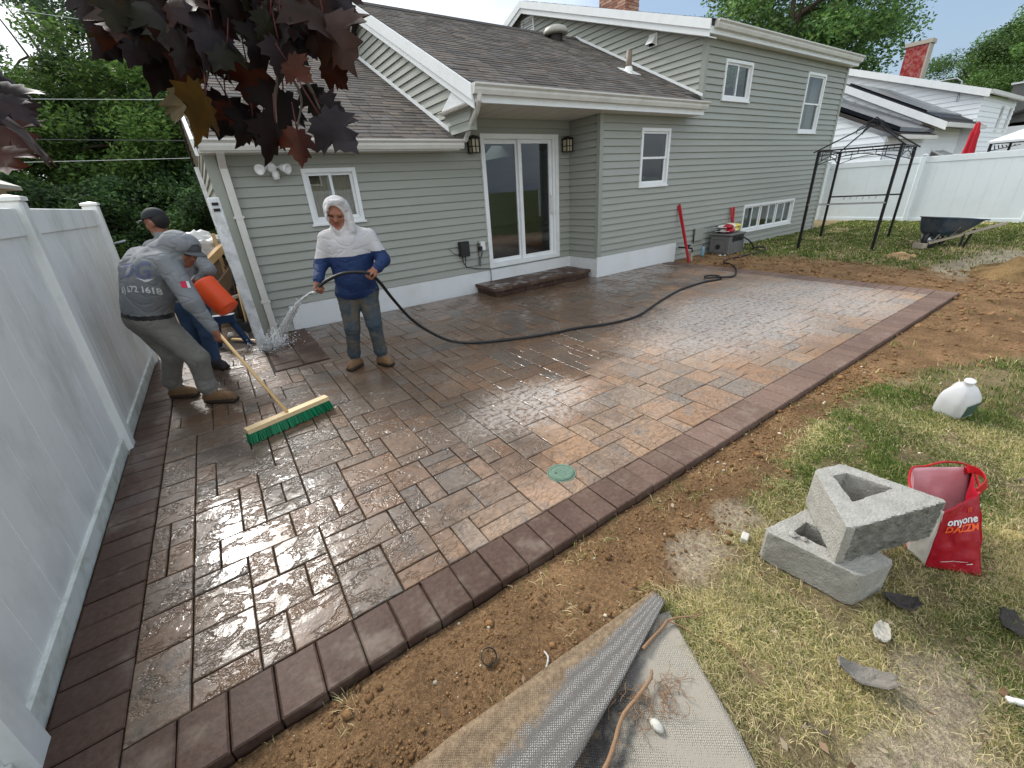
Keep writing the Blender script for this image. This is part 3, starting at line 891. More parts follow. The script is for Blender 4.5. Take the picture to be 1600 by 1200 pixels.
def siding(parent, O, U, N, u0, u1, z0, z1, holes=(), clip=None, mat=None, name='siding_board', joined=False, off=0.002, proud=0.025, ch=CH):
    """lapped boards. point(u, z, n) = O + U*u + N*n + Z*z. clip(z) -> (ulo, uhi) for raking gables"""
    O, U, N = Vector(O), Vector(U), Vector(N)
    Pt = lambda u, z, n: O + U * u + N * n + Vector((0, 0, z))
    acc = MB() if joined else None
    z = z0
    while z < z1 - 1e-3:
        zt = min(z + ch, z1)
        n_at = lambda zz: off + proud * (1 - (zz - z) / ch)
        runs = []                      # [ulo, uhi, faces] one per separate board
        for (a, b, s, t) in wall_pieces(u0, u1, z, zt, holes):
            cs, ct = (clip(s + 1e-4), clip(t - 1e-4)) if clip else ((a, b), (a, b))
            as_, bs = max(a, cs[0]), min(b, cs[1]); at, bt = max(a, ct[0]), min(b, ct[1])
            if bs - as_ < .01 and bt - at < .01: continue
            if bs < as_: as_ = bs = (at + bt) / 2
            if bt < at: at = bt = (as_ + bs) / 2
            if t > zt - 1e-4 and t - s > .03: t = t - .011      # open groove under the next board
            vs = [Pt(as_, s, n_at(s)), Pt(bs, s, n_at(s)), Pt(bt, t, n_at(t)), Pt(at, t, n_at(t)),
                  Pt(as_, s, 0), Pt(bs, s, 0), Pt(bt, t, 0), Pt(at, t, 0)]
            hit = [r for r in runs if r[0] < b - 1e-4 and r[1] > a + 1e-4]
            new = [a, b, [vs]]
            for r in hit:
                runs.remove(r); new = [min(new[0], r[0]), max(new[1], r[1]), new[2] + r[2]]
            runs.append(new)
        for r in runs:
            mb = acc or MB()
            for vs in r[2]: mb.add(vs, [(0, 1, 2, 3), (4, 5, 1, 0), (5, 6, 2, 1), (7, 4, 0, 3), (3, 2, 6, 7)])
            if not joined: mb.build(name, mat, parent)
        z = zt
    if joined:
        o = acc.build(name, mat, parent); o['kind'] = 'stuff'

def shell(parent, O, U, N, u0, u1, z0, z1, holes, mat, name='wall', th=.12, back=0.0):
    O, U, N = Vector(O), Vector(U), Vector(N)
    mb = MB()
    for (a, b, s, t) in wall_pieces(u0, u1, z0, z1, holes):
        vs = [O + U * u + N * n + Vector((0, 0, z)) for n in (-back - th, -back) for z in (s, t) for u in (a, b)]
        mb.add(vs, [(0, 1, 3, 2), (4, 6, 7, 5), (0, 4, 5, 1), (2, 3, 7, 6), (0, 2, 6, 4), (1, 5, 7, 3)])
    return mb.build(name, mat, parent)

def frame_rect(mb, P, a, b, s, t, w, n0, n1, mi=0):
    """four-piece rectangular frame, outer a..b x s..t, member width w, from depth n0 to n1"""
    for (p, q, r, v) in ((a, b, s, s + w), (a, b, t - w, t), (a, a + w, s + w, t - w), (b - w, b, s + w, t - w)):
        vs = [P(u, z, n) for n in (n0, n1) for z in (r, v) for u in (p, q)]
        mb.add(vs, [(0, 1, 3, 2), (4, 6, 7, 5), (0, 4, 5, 1), (2, 3, 7, 6), (0, 2, 6, 4), (1, 5, 7, 3)], mi)

def window(parent, O, U, N, a, b, s, t, kind, curtain='curtain', label=None, cas=.05):
    O, U, N = Vector(O), Vector(U), Vector(N)
    P = lambda u, z, n: O + U * u + N * n + Vector((0, 0, z))
    mb = MB(); frame_rect(mb, P, a, b, s, t, cas, -.06, .034)
    vs = [P(u, z, n) for n in (.0, .05) for z in (s - .025, s) for u in (a - .02, b + .02)]
    mb.add(vs, [(0, 1, 3, 2), (4, 6, 7, 5), (0, 4, 5, 1), (2, 3, 7, 6), (0, 2, 6, 4), (1, 5, 7, 3)])
    w = mb.build('window', MT['white_trim'], parent, label=label)
    a2, b2, s2, t2 = a + cas, b - cas, s + cas, t - cas
    if kind == 'slider': cells = [(a2, (a2 + b2) / 2 + .02, s2, t2, -.012), ((a2 + b2) / 2 - .02, b2, s2, t2, -.03)]
    elif kind == 'hung': cells = [(a2, b2, s2, (s2 + t2) / 2 + .02, -.03), (a2, b2, (s2 + t2) / 2 - .02, t2, -.012)]
    elif kind == 'triple':
        W = b2 - a2; cells = []
        for k in range(3):
            x0, x1 = a2 + W * k / 3, a2 + W * (k + 1) / 3
            m_ = (x0 + x1) / 2
            cells += [(x0 + .01, m_ + .012, s2, t2, -.012), (m_ - .012, x1 - .01, s2, t2, -.03)]
    for (p, q, r, v, n) in cells:
        f = MB(); frame_rect(f, P, p, q, r, v, .034, n - .014, n + .014)
        so = f.build('sash', MT['white_trim'], w)
        g = MB(); g.add([P(p + .03, r + .03, n), P(q - .03, r + .03, n), P(q - .03, v - .03, n), P(p + .03, v - .03, n)], [(0, 1, 2, 3)])
        g.build('pane', MT['glass'], w)
    if curtain:
        cb = MB(); nseg = 28
        for side in (0, 1):
            lo, hi = (a2, a2 + (b2 - a2) * .47) if side == 0 else (b2 - (b2 - a2) * .40, b2)
            vs, fs = [], []
            for k in range(nseg + 1):
                u = lo + (hi - lo) * k / nseg
                n = -.13 + .02 * math.sin(k * 1.7 + side)
                vs += [P(u, s2 - .05, n), P(u, t2 + .02, n)]
            for k in range(nseg): fs.append((2 * k, 2 * k + 2, 2 * k + 3, 2 * k + 1))
            cb.add(vs, fs)
        cb.build('curtain', MT[curtain], w, smooth=True)
    # shallow dark room lining
    return w

house = thing('house', 'grey green vinyl sided split level house with brown shingle roofs', 'house', (5, 2, 0))
# front wall of the left wing and door recess (y = 0) ------------------------------------------------
xL, xA, xR, xC = -0.93, 4.72, 13.65, 7.45
DOOR = (2.80, 4.42, .37, 2.45)
WS = (.06, .76, 1.355, 2.03)
h0 = [DOOR, WS, (-10, 2.25, 2.22, 9)]
O0, UX, NY = (0, 0, 0), (1, 0, 0), (0, -1, 0)
shell(house, O0, UX, NY, xL, xA + .1, -.1, 2.80, h0, MT['corner'], th=.14)
siding(house, O0, UX, NY, -.86, xA, .345, 2.76, h0, mat=MT['siding'])
siding(house, O0, UX, NY, -.86, -.535, -.002, .345, [], mat=MT['siding'])
MB().box(-.53, xA - .012, -.024, 0.02, -.05, .338).build('foundation', MT['foundation'], house)
MB().box(xL - .02, -.83, -.03, .0, -.1, 2.25).build('corner_board', MT['corner'], house)
window(house, O0, UX, NY, *WS, 'slider', 'curtain', label='small white two pane window with tan curtains')
# recess side wall (x = xA facing -x)
siding(house, (xA, 0, 0), (0, -1, 0), (-1, 0, 0), 0, .765, .345, 2.76, [], mat=MT['siding'])
shell(house, (xA, 0, 0), (0, -1, 0), (-1, 0, 0), 0, .765, -.1, 2.78, [], MT['corner'], th=.1)
MB().box(xA - .022, xA, -.74, -.026, -.05, .338).build('foundation', MT['foundation'], house)
# front wall of the projecting part and the two storey part (y = -.765)
YFR = -.765
W1 = (5.75, 6.57, 1.52, 2.475); W2 = (8.10, 9.10, 3.0, 3.67); W3 = (11.55, 12.50, 2.46, 3.70); W4 = (9.62, 12.14, .315, .935)
h1 = [W1, W2, W3, W4]
O1 = (0, YFR, 0)
shell(house, O1, UX, NY, xA, xR, -.1, 4.0, h1 + [(0, xC - .001, 2.78, 9)], MT['corner'], th=.14)
siding(house, O1, UX, NY, xA + .05, xR, -.002, 3.94, h1 + [(xA, 7.08, -1, .372), (0, xC - .02, 2.70, 9)], mat=MT['siding'])
MB().box(xA - .024, 7.075, YFR - .026, YFR + .02, -.05, .366).build('foundation', MT['foundation'], house)
MB().box(xA - .028, xA + .06, YFR - .03, YFR + .05, .37, 2.74).build('corner_board', MT['corner'], house)
MB().box(xR - .07, xR + .03, YFR - .03, YFR + .05, -.05, 3.93).build('corner_board', MT['corner'], house)
window(house, O1, UX, NY, *W1, 'hung', None, label='white single hung window on the ground floor')
window(house, O1, UX, NY, *W2, 'slider', None, label='small white slider window high under the eave')
window(house, O1, UX, NY, *W3, 'hung', 'curtain_green', label='tall white upstairs window with green curtain')
window(house, O1, UX, NY, *W4, 'triple', 'curtain_grey', label='wide low white basement window of six panes')
# roofs ------------------------------------------------------------------
S_L = 0.4828; S_C = 0.5004; S_T = 0.341
zl = lambda y: 2.33 + S_L * (y + .35)
zc = lambda y: 2.855 + S_C * (y + 1.1)
zt = lambda y: 4.13 + S_T * (y + .95)
RL, RC, RT = 3.95, 2.76, 4.62
# left gable wall of the left wing
siding(house, (xL, 0, 0), (0, 1, 0), (-1, 0, 0), 0.02, 8.2, .0, 4.3, [], clip=lambda z: (max(0.02, (z - 2.20) / S_L - .2), min(8.2, 7.9 - (z - 2.20) / S_L + .2)), mat=MT['siding'])
MB().extrude([(0.0, -.1), (8.2, -.1), (8.2, 2.3), (RL, 4.28), (0.0, 2.35)], 'x', xL + .0, xL + .1).build('wall', MT['corner'], house)
# left gable of the centre part above the left roof
def gclip(z):
    lo = max((z + .22 - 2.855) / S_C - 1.1, -.74)
    hi = (z - 2.33) / S_L - .35
    return (lo, min(hi, 3.2))
siding(house, (2.25, 0, 0), (0, 1, 0), (-1, 0, 0), -.765, 4.2, 2.40, 4.75, [], clip=gclip, mat=MT['siding'])
MB().extrude([(-.75, 2.60), (0, 2.40), (3.9, 4.30), (3.1, 4.75), (2.75, 4.72)], 'x', 2.25, 2.33).build('wall', MT['corner'], house)
# left gable of the two storey part above the centre roof
def tclip(z):
    lo = max((z + .16 - 4.13) / S_T - .95, YFR)
    hi = min((z - 2.86) / S_C - 1.1, 9.2)
    if z > 4.70: hi = 9.2 - max(0, (z - 4.3) / S_T) + .6
    return (lo, hi)
siding(house, (xC, 0, 0), (0, 1, 0), (-1, 0, 0), YFR, 9.2, 2.92, 5.92, [], clip=tclip, mat=MT['siding'])
MB().extrude([(YFR, 2.6), (9.6, 2.6), (9.6, 4.3), (RT, 5.86), (YFR, 4.02)], 'x', xC, xC + .1).build('wall', MT['corner'], house)
MB().box(xC - .026, xC + .05, YFR - .03, YFR + .07, 2.98, 3.95).build('corner_board', MT['corner'], house)
# remaining outer walls that close the volume
MB().box(xR - .1, xR, YFR + .1, 9.6, -.1, 4.1).build('wall', MT['siding'], house)
MB().box(xL + .1, xR, 9.5, 9.6, -.1, 4.1).build('wall', MT['siding'], house)
MB().box(xL + .1, xR - .1, .14, 9.5, 0.24, .26).build('floor', MT['interior'], house)

def roof(x0, x1, y0, y1, zf, name='roof', th=.09, mat='shingle_dark', back=None):
    mb = MB()
    yb = back if back is not None else y1 + (y1 - y0)
    prof = [(y0, zf(y0) - th), (y0, zf(y0) - .004), (y1, zf(y1) - .004), (yb, zf(y1) - (yb - y1) * (zf(1) - zf(0)) - .004), (yb, zf(y1) - (yb - y1) * (zf(1) - zf(0)) - th), (y1, zf(y1) - th)]
    mb.extrude(prof, 'x', x0, x1)
    return mb.build(name, MT[mat], house)
def shingles(parent, x0, x1, y0, y1, zf, xmax=None, expo=.125):
    """overlapping tabs laid in courses up the slope; xmax(y) trims the right end, one mesh"""
    sl = zf(1) - zf(0); L = math.sqrt(1 + sl * sl)
    nC = int((y1 - y0) * L / expo)
    V, Fa, Cl = [], [], []
    rng = random.Random(3)
    nv = Vector((0, -sl / L, 1 / L))
    for k in range(nC + 1):
        ya = y0 + k * expo / L - .01; yb = min(ya + expo * 1.12 / L, y1)
        if ya >= y1: break
        x = x0 - rng.uniform(0, .25)
        while x < x1:
            w = rng.choice((.16, .2, .26, .33))
            xa, xb = max(x, x0), min(x + w - .006, x1)
            x += w
            if xb - xa < .02: continue
            if xmax and (xa + xb) / 2 > xmax(ya): continue
            th = rng.uniform(.006, .013); dy = rng.uniform(-.008, .008)
            p = [Vector((xa, ya + dy, zf(ya + dy))), Vector((xb, ya + dy, zf(ya + dy))), Vector((xb, yb, zf(yb))), Vector((xa, yb, zf(yb)))]
            q = [p[0] + nv * th, p[1] + nv * th, p[2] + nv * .002, p[3] + nv * .002]
            o = len(V)
            V += [tuple(v) for v in (p[0], p[1], *q)]
            Fa += [(o, o + 1, o + 3, o + 2), (o + 2, o + 3, o + 4, o + 5)]
            c = rng.uniform(.72, 1.3); t = rng.uniform(-.06, .06)
            Cl += [(c * (1 + t), c, c * (1 - t))] * 6
    me = bpy.data.meshes.new('shingles'); me.from_pydata(V, [], Fa); me.materials.append(MT['shingle'])
    ca = me.color_attributes.new('col', 'FLOAT_COLOR', 'POINT'); ca.data.foreach_set('color', [c for t in Cl for c in (*t, 1.0)])
    o = link('shingles', me, parent); o['kind'] = 'stuff'
rl = roof(-.99, 2.25, -.37, RL, zl)
shingles(rl, -.99, 2.25, -.39, RL, zl)
rc = roof(2.10, 7.06, -1.12, RC, zc)
roof(7.06, xC, YFR, RC, zc, name='roof_edge')
shingles(rc, 2.10, xC, -1.14, RC, zc, xmax=lambda y: 7.06 if y < -.8 else 9)
rt = roof(7.20, xR + .12, -.97, RT, zt)
shingles(rt, 7.20, xR + .12, -.99, RT, zt)
MB().extrude([(RC - .13, zc(RC - .13) + .02), (RC, zc(RC) + .035), (RC + .13, zc(RC - .13) + .02), (RC + .13, zc(RC - .13)), (RC, zc(RC) + .01), (RC - .13, zc(RC - .13))], 'x', 2.1, xC).build('ridge_cap', MT['shingle_dark'], rc)
MB().extrude([(RL - .13, zl(RL - .13) + .02), (RL, zl(RL) + .035), (RL + .13, zl(RL - .13) + .02), (RL + .13, zl(RL - .13)), (RL, zl(RL) + .01), (RL - .13, zl(RL - .13))], 'x', -.99, 2.1).build('ridge_cap', MT['shingle_dark'], rl)
# rakes: white boards following the roof edges
def rake(parent, x, y0, y1, zf, h, th=.03, drop=.0, name='rake_board'):
    mb = MB()
    mb.extrude([(y0, zf(y0) - h - drop), (y0, zf(y0) - drop), (y1, zf(y1) - drop), (y1, zf(y1) - h - drop)], 'x', x - th, x)
    return mb.build(name, MT['white_trim'], parent)
rake(rc, 2.10, -1.12, RC, zc, .17); rake(rc, 2.118, -1.10, RC, zc, .10, .02, .165)
zcb = lambda y: zc(RC) - (y - RC) * S_C
rake(rc, 2.10, RC + .001, RC + 1.2, zcb, .17)
MB().extrude([(-.74, zc(-.74) - .20), (RC, zc(RC) - .20), (RC, zc(RC) - .18), (-.74, zc(-.74) - .18)], 'x', 2.12, 2.25).build('rake_soffit', MT['white_trim'], rc)
rake(rt, 7.20, -.97, RT, zt, .15); rake(rt, 7.22, -.95, RT, zt, .11, .02, .145)
ztb = lambda y: zt(RT) - (y - RT) * S_T
rake(rt, 7.20, RT + .001, RT + 5, ztb, .15); rake(rt, 7.22, RT + .001, RT + 5, ztb, .11, .02, .145)
MB().extrude([(-.94, zt(-.94) - .262), (RT, zt(RT) - .262), (RT, zt(RT) - .245), (-.94, zt(-.94) - .245)], 'x', 7.22, xC).build('rake_soffit', MT['white_trim'], rt)
rake(rl, -.99, -.37, RL, zl, .16)
# flashing lines where walls meet the lower roofs
def flashing(x, y0, y1, zf, w=.055):
    MB().extrude([(y0, zf(y0) + .012), (y1, zf(y1) + .012), (y1, zf(y1) + .012 + w), (y0, zf(y0) + .012 + w)], 'x', x - .03, x - .018).build('flashing', MT['white_trim'], house)
flashing(2.25, -.12, 3.95, zl, .06); flashing(xC, -.80, RC, zc, .05)
# boxed eave return at the left end of the centre roof
MB().extrude([(-1.10, 2.68), (-1.10, 2.83), (-.76, 3.0), (-.10, 2.68)], 'x', 2.125, 2.22).build('eave_return', MT['white_trim'], house)
MB().box(2.235, 2.33, -.76, -.02, 2.40, 2.69).build('eave_wall', MT['corner'], house)
# soffit under the deep eave, in strips
x = 2.14
while x < 7.05:
    x1 = min(x + .30, 7.06)
    yb = -.02 if x < xA - .1 else YFR - .03
    mb = MB(); mb.box(x + .003, x1 - .006, -1.07, yb, 2.664, 2.69)
    mb.build('soffit_panel', MT['soffit'], house); x = x1
MB().box(2.12, 7.06, -1.10, -.02, 2.69, 2.70).build('soffit_deck', MT['soffit'], house)
MB().box(2.12, 7.06, -1.115, -1.075, 2.655, 2.80).build('fascia', MT['white_trim'], house)
MB().box(xL - .05, 2.24, -.37, -.335, 2.19, 2.30).build('fascia', MT['white_trim'], house)
MB().box(xL - .05, 2.24, -.335, -.02, 2.195, 2.21).build('soffit_deck', MT['soffit'], house)
MB().box(7.22, xR + .1, -.96, -.92, 3.93, 4.06).build('fascia', MT['white_trim'], house)
MB().box(7.22, xR + .1, -.92, YFR - .02, 3.935, 3.95).build('soffit_deck', MT['soffit'], house)
def gutter(x0, x1, y, z):
    prof = [(y, z), (y, z - .115), (y - .065, z - .115), (y - .085, z - .07), (y - .085, z - .045), (y - .115, z - .02), (y - .115, z), (y - .105, z), (y - .105, z - .015), (y - .075, z - .04), (y - .072, z - .07), (y - .06, z - .105), (y - .008, z - .105), (y - .008, z)]
    mb = MB(); mb.extrude(prof, 'x', x0, x1)
    for xe in (x0, x1 - .004): mb.extrude([(y, z), (y, z - .115), (y - .065, z - .115), (y - .085, z - .07), (y - .085, z - .045), (y - .115, z - .02), (y - .115, z)], 'x', xe - .001, xe + .004)
    g = mb.build('gutter', MT['gutter'], house)
    n = int((x1 - x0) / .6)
    s = MB()
    for k in range(n): xx = x0 + .3 + k * .6; s.box(xx, xx + .02, y - .11, y - .001, z - .006, z - .001)
    s.build('hanger', MT['gutter'], g)
gutter(2.08, 7.07, -1.117, 2.85)
gutter(xL - .04, 2.28, -.373, 2.32)
gutter(7.30, xR + .1, -.962, 4.12)
d = MB()
d.tube([(2.16, -1.16, 2.74), (2.16, -1.15, 2.68), (2.19, -1.02, 2.58), (2.33, -.45, 2.36), (2.33, -.40, 2.31)], .034, 8)
d.build('downspout', MT['gutter'], house)
d = MB()
d.box(-.825, -.745, -.115, -.045, -.1, 2.08); d.beam((-.785, -.08, 2.07), (-.785, -.36, 2.21), .07, .07)
for z in (.45, 1.5): d.box(-.84, -.73, -.12, -.03, z, z + .03)
d.build('downspout', MT['gutter'], house, label='white corner downspout with a grimy lower end')
# roof vents ----------------------------------------------------------------
v = thing('roof_vent', 'flat round mushroom vent near the top of the centre roof', 'roof vent', (6.45, 2.36, zc(2.36)))
MB().lathe([(.15, -.12), (.15, .10), (.13, .10)], 20, Matrix.Translation((6.45, 2.36, zc(2.36)))).build('vent_neck', MT['lamp_metal'], v)
MB().lathe([(.02, .24), (.14, .235), (.23, .20), (.27, .14), (.27, .09), (.20, .08)], 24, Matrix.Translation((6.45, 2.36, zc(2.36)))).build('vent_cap', MT['grey_vent'], v, smooth=True)
v = thing('vent_pipe', 'brown plumbing vent pipe with white collar on the centre roof', 'vent pipe', (6.66, .40, zc(.4)))
MB().lathe([(.055, -.1), (.055, .34), (.045, .34), (.045, .2)], 16, Matrix.Translation((6.66, .40, zc(.4)))).build('pipe', MT['pipe_brown'], v, smooth=True)
mb = MB(); sl = S_C
mb.add([(6.50, .22, zc(.22) + .016), (6.83, .22, zc(.22) + .016), (6.83, .56, zc(.56) + .016), (6.50, .56, zc(.56) + .016), (6.50, .22, zc(.22)), (6.83, .22, zc(.22)), (6.83, .56, zc(.56)), (6.50, .56, zc(.56))], [(0, 1, 2, 3), (0, 4, 5, 1), (1, 5, 6, 2), (2, 6, 7, 3), (3, 7, 4, 0)])
mb.lathe([(.09, -.02), (.065, .08), (.056, .08)], 16, Matrix.Translation((6.66, .40, zc(.4))))
mb.build('collar', MT['white_plastic'], v)
v = thing('wall_vent', 'small white hooded exhaust vent on the upper side wall', 'wall vent', (xC, .46, 4.18))
mb = MB(); mb.box(xC - .04, xC - .02, .36, .57, 4.08, 4.30)
mb.add([(xC - .04, .38, 4.28), (xC - .04, .55, 4.28), (xC - .17, .38, 4.12), (xC - .17, .55, 4.12), (xC - .04, .38, 4.10), (xC - .04, .55, 4.10)], [(0, 1, 3, 2), (0, 2, 4), (1, 5, 3), (0, 4, 5, 1)])
mb.build('vent_hood', MT['white_plastic'], v)
lv = MB(); P = lambda u, z, n: Vector((xC - n, u, z)); frame_rect(lv, P, 4.36, 4.92, 5.30, 5.72, .05, .0, .045)
L_ = lv.build('louver', MT['white_trim'], house)
for k in range(6):
    z = 5.36 + k * .052
    MB().add([(xC - .006, 4.41, z + .05), (xC - .006, 4.87, z + .05), (xC - .036, 4.87, z), (xC - .036, 4.41, z)], [(0, 1, 2, 3)]).build('louver_slat', MT['white_trim'], L_)
# chimney
ch = thing('chimney', 'square brick chimney of mixed tan and red bricks on the upper roof', 'chimney', (9.75, 3.55, 5.3))
MB().box(9.52, 9.98, 3.12, 4.08, 5.2, 7.3).build('chimney_core', MT['mortar'], ch)
bp = random.Random(4)
zz = 5.35
while zz < 7.25:
    o_ = (int(zz / .067) % 2) * .1
    for face in ('front', 'side'):
        L0, L1 = (9.50, 10.0) if face == 'front' else (3.12, 4.08)
        u = L0 - o_
        while u < L1 - .02:
            a_, b_ = max(u, L0), min(u + .19, L1); u += .2
            if b_ - a_ < .03: continue
            cc = bp.choice([(1.1, .95, .9), (.9, .8, .8), (1.25, 1.2, 1.15), (1.0, .75, .65), (1.4, 1.4, 1.4), (.7, .6, .6)])
            mb = MB()
            if face == 'front': mb.box(a_, b_, 3.10, 3.13, zz, zz + .057, col=cc)
            else: mb.box(9.50, 9.53, a_, b_, zz, zz + .057, col=cc)
            mb.build('brick', MT['brick'], ch)
    zz += .067

# sliding door -----------------------------------------------------------------
P = lambda u, z, n: Vector((u, -n, z))
mb = MB(); frame_rect(mb, P, *DOOR, .07, -.10, .045)
door = mb.build('sliding_door', MT['white_trim'], house, label='white sliding glass patio door with two tall panels')
for k, (p, q, n) in enumerate(((2.865, 3.60, -.075), (3.565, 4.30, -.03))):
    f = MB(); frame_rect(f, P, p, q, .435, 2.385, .068, n - .02, n + .02)
    f.build('door_panel', MT['white_trim'], door)
    g = MB(); g.add([P(p + .06, .50, n), P(q - .06, .50, n), P(q - .06, 2.32, n), P(p + .06, 2.32, n)], [(0, 1, 2, 3)])
    g.build('pane', MT['glass'], door)
MB().box(4.30, 4.36, -.02, .06, .43, 2.385).build('jamb', MT['white_trim'], door)
hb = MB(); hb.tube([(4.255, .005, 1.16), (4.255, -.045, 1.18), (4.255, -.045, 1.46), (4.255, .005, 1.48)], .012, 8); hb.box(4.235, 4.275, .004, .012, 1.12, 1.52)
hb.build('handle', MT['white_plastic'], door)
# sheer drape just behind the left panel, darker room beyond
# wall lanterns -----------------------------------------------------------------
def lantern(x, label):
    t = thing('wall_lantern', label, 'wall lamp', (x, -.02, 2.17), group='lanterns either side of the sliding door')
    b = MB(); b.box(-.045, .045, -.012, .0, .03, .22); b.box(-.012, .012, -.09, -.012, .205, .222)
    b.build('back_plate', MT['lamp_metal'], t, local=True)
    f = MB()
    for sx in (-.066, .066):
        for sy in (-.15, -.03): f.box(sx - .007, sx + .007, sy - .007, sy + .007, .0, .2)
    for z in (.0, .085, .19):
        for sy in (-.15, -.03): f.box(-.066, .066, sy - .005, sy + .005, z, z + .012)
        for sx in (-.066, .066): f.box(sx - .005, sx + .005, -.15, -.03, z, z + .012)
    f.box(-.006, .006, -.157, -.147, .0, .2)
    f.build('cage', MT['lamp_metal'], t, local=True)
    g = MB(); g.box(-.058, .058, -.143, -.037, .004, .19); g.build('lamp_glass', MT['lamp_glass'], t, local=True)
    r = MB(); r.box(-.078, .078, -.165, -.015, .2, .212); r.add([(-.078, -.165, .212), (.078, -.165, .212), (.078, -.015, .212), (-.078, -.015, .212), (0, -.09, .255)], [(0, 1, 4), (1, 2, 4), (2, 3, 4), (3, 0, 4)])
    r.build('roof_cap', MT['lamp_metal'], t, local=True)
lantern(2.635, 'bronze lantern with cream glass left of the sliding door, beside the gutter end')
lantern(4.575, 'bronze lantern with cream glass in the recess right of the sliding door')
# flood light
fl = thing('flood_light', 'white twin head security flood light on the wall above the small window', 'flood light', (-.27, -.03, 2.05))
MB().lathe([(.06, 0), (.06, .03), (.045, .05), (.0, .05)], 16, Matrix.Translation((-.27, -.02, 2.05)) @ Matrix.Rotation(math.pi / 2, 4, 'X')).build('mount', MT['white_plastic'], fl)
for sx, mat_ in ((-1, None), (1, None)):
    p0 = Vector((-.27 + sx * .04, -.06, 2.06)); p1 = Vector((-.27 + sx * .10, -.13, 2.045)); d_ = Vector((sx * .6, -.75, -.25)).normalized()
    q = d_.to_track_quat('Z', 'Y').to_matrix().to_4x4()
    MB().lathe([(.02, -.03), (.035, .0), (.055, .07), (.06, .10), (.05, .10), (.03, .07)], 16, Matrix.Translation(p1) @ q).build('lamp_head', MT['white_plastic'], fl, smooth=True)
    MB().tube([p0, p1], .012, 6).build('arm', MT['white_plastic'], fl)
MB().lathe([(.0, -.075), (.035, -.07), (.042, -.03), (.042, .02), (.0, .03)], 16, Matrix.Translation((-.25, -.09, 1.985))).build('sensor', MT['white_plastic'], fl, smooth=True)
# transformer box, outlet and cables
tb = thing('transformer_box', 'black outdoor transformer box with cable on the wall left of the door', 'transformer', (2.29, 0, .76))
mb = MB(); mb.cbox(-.085, .085, -.055, .055, -.12, .12, .012, mat=Matrix.Translation((2.29, -.075, .765)))
mb.build('box', MT['black_plastic'], tb)
mb = MB(); mb.tube([(2.25, -.07, .65), (2.26, -.05, .55), (2.33, -.04, .46), (2.55, -.035, .40), (2.78, -.05, .37), (2.79, -.06, .30), (2.775, -.07, .15)], .007, 6)
mb.tube([(2.30, -.08, .65), (2.31, -.06, .58), (2.30, -.05, .5)], .006, 6)
mb.tube([(2.21, -.05, .66), (2.1, -.04, .72), (2.03, -.03, .80)], .004, 5)
mb.build('cable', MT['black_plastic'], tb)
ob = thing('outlet_box', 'white outdoor outlet cover with black plug beside the sliding door', 'outlet', (2.66, 0, .76))
MB().cbox(-.045, .045, -.035, .035, -.075, .075, .01, mat=Matrix.Translation((2.665, -.055, .77))).build('cover', MT['white_plastic'], ob)
mb = MB(); mb.cbox(-.025, .025, -.03, .03, -.035, .035, .006, mat=Matrix.Translation((2.615, -.07, .74)))
mb.tube([(2.6, -.07, .80), (2.585, -.06, .86), (2.575, -.05, .78), (2.58, -.05, .62), (2.60, -.06, .50), (2.58, -.06, .44), (2.56, -.06, .52), (2.63, -.06, .62), (2.65, -.06, .68)], .008, 6)
mb.build('plug', MT['black_plastic'], ob)
mp_ = thing('meter_cover', 'small pale grey utility plate on the siding behind the water bottle', 'utility box', (7.82, YFR, .47))
mb = MB(); mb.cbox(-.15, .15, -.02, .02, -.14, .14, .008, mat=Matrix.Translation((7.84, YFR - .045, .46))); mb.build('plate', MT['siding'], mp_)
MB().tube([(7.66, YFR - .04, .58), (7.65, YFR - .05, .48), (7.66, YFR - .05, .36), (7.68, YFR - .05, .28)], .012, 6).build('cable', MT['black_plastic'], mp_)

# stoop -------------------------------------------------------------------------
st = thing('door_step', 'low dark paver step below the sliding door', 'step', (3.55, -.33, 0))
x = 2.46; bw = (4.64 - 2.46) / 6
for k in range(6):
    k0 = rr.uniform(.85, 1.1)
    mb = MB(); mb.cbox(x + .002, x + bw - .002, -.685, -.028, .095, .148 + rr.uniform(0, .002), .003, col=tuple(c * k0 for c in lin(116, 94, 82)))
    mb.build('tread_slab', MT['border'], st); x += bw
x = 2.50; n = 7; bw = (4.62 - 2.50) / n
for k in range(n):
    k0 = rr.uniform(.8, 1.1)
    mb = MB(); mb.cbox(x + .002, x + bw - .002, -.65, -.45, .0, .093, .006, col=tuple(c * k0 for c in lin(104, 84, 74)))
    mb.build('riser_block', MT['border'], st); x += bw
for y0, y1 in ((-.448, -.24), (-.238, -.03)):
    mb = MB(); mb.cbox(2.502, 2.70, y0, y1, .0, .093, .006, col=lin(100, 80, 70)); mb.build('riser_block', MT['border'], st)

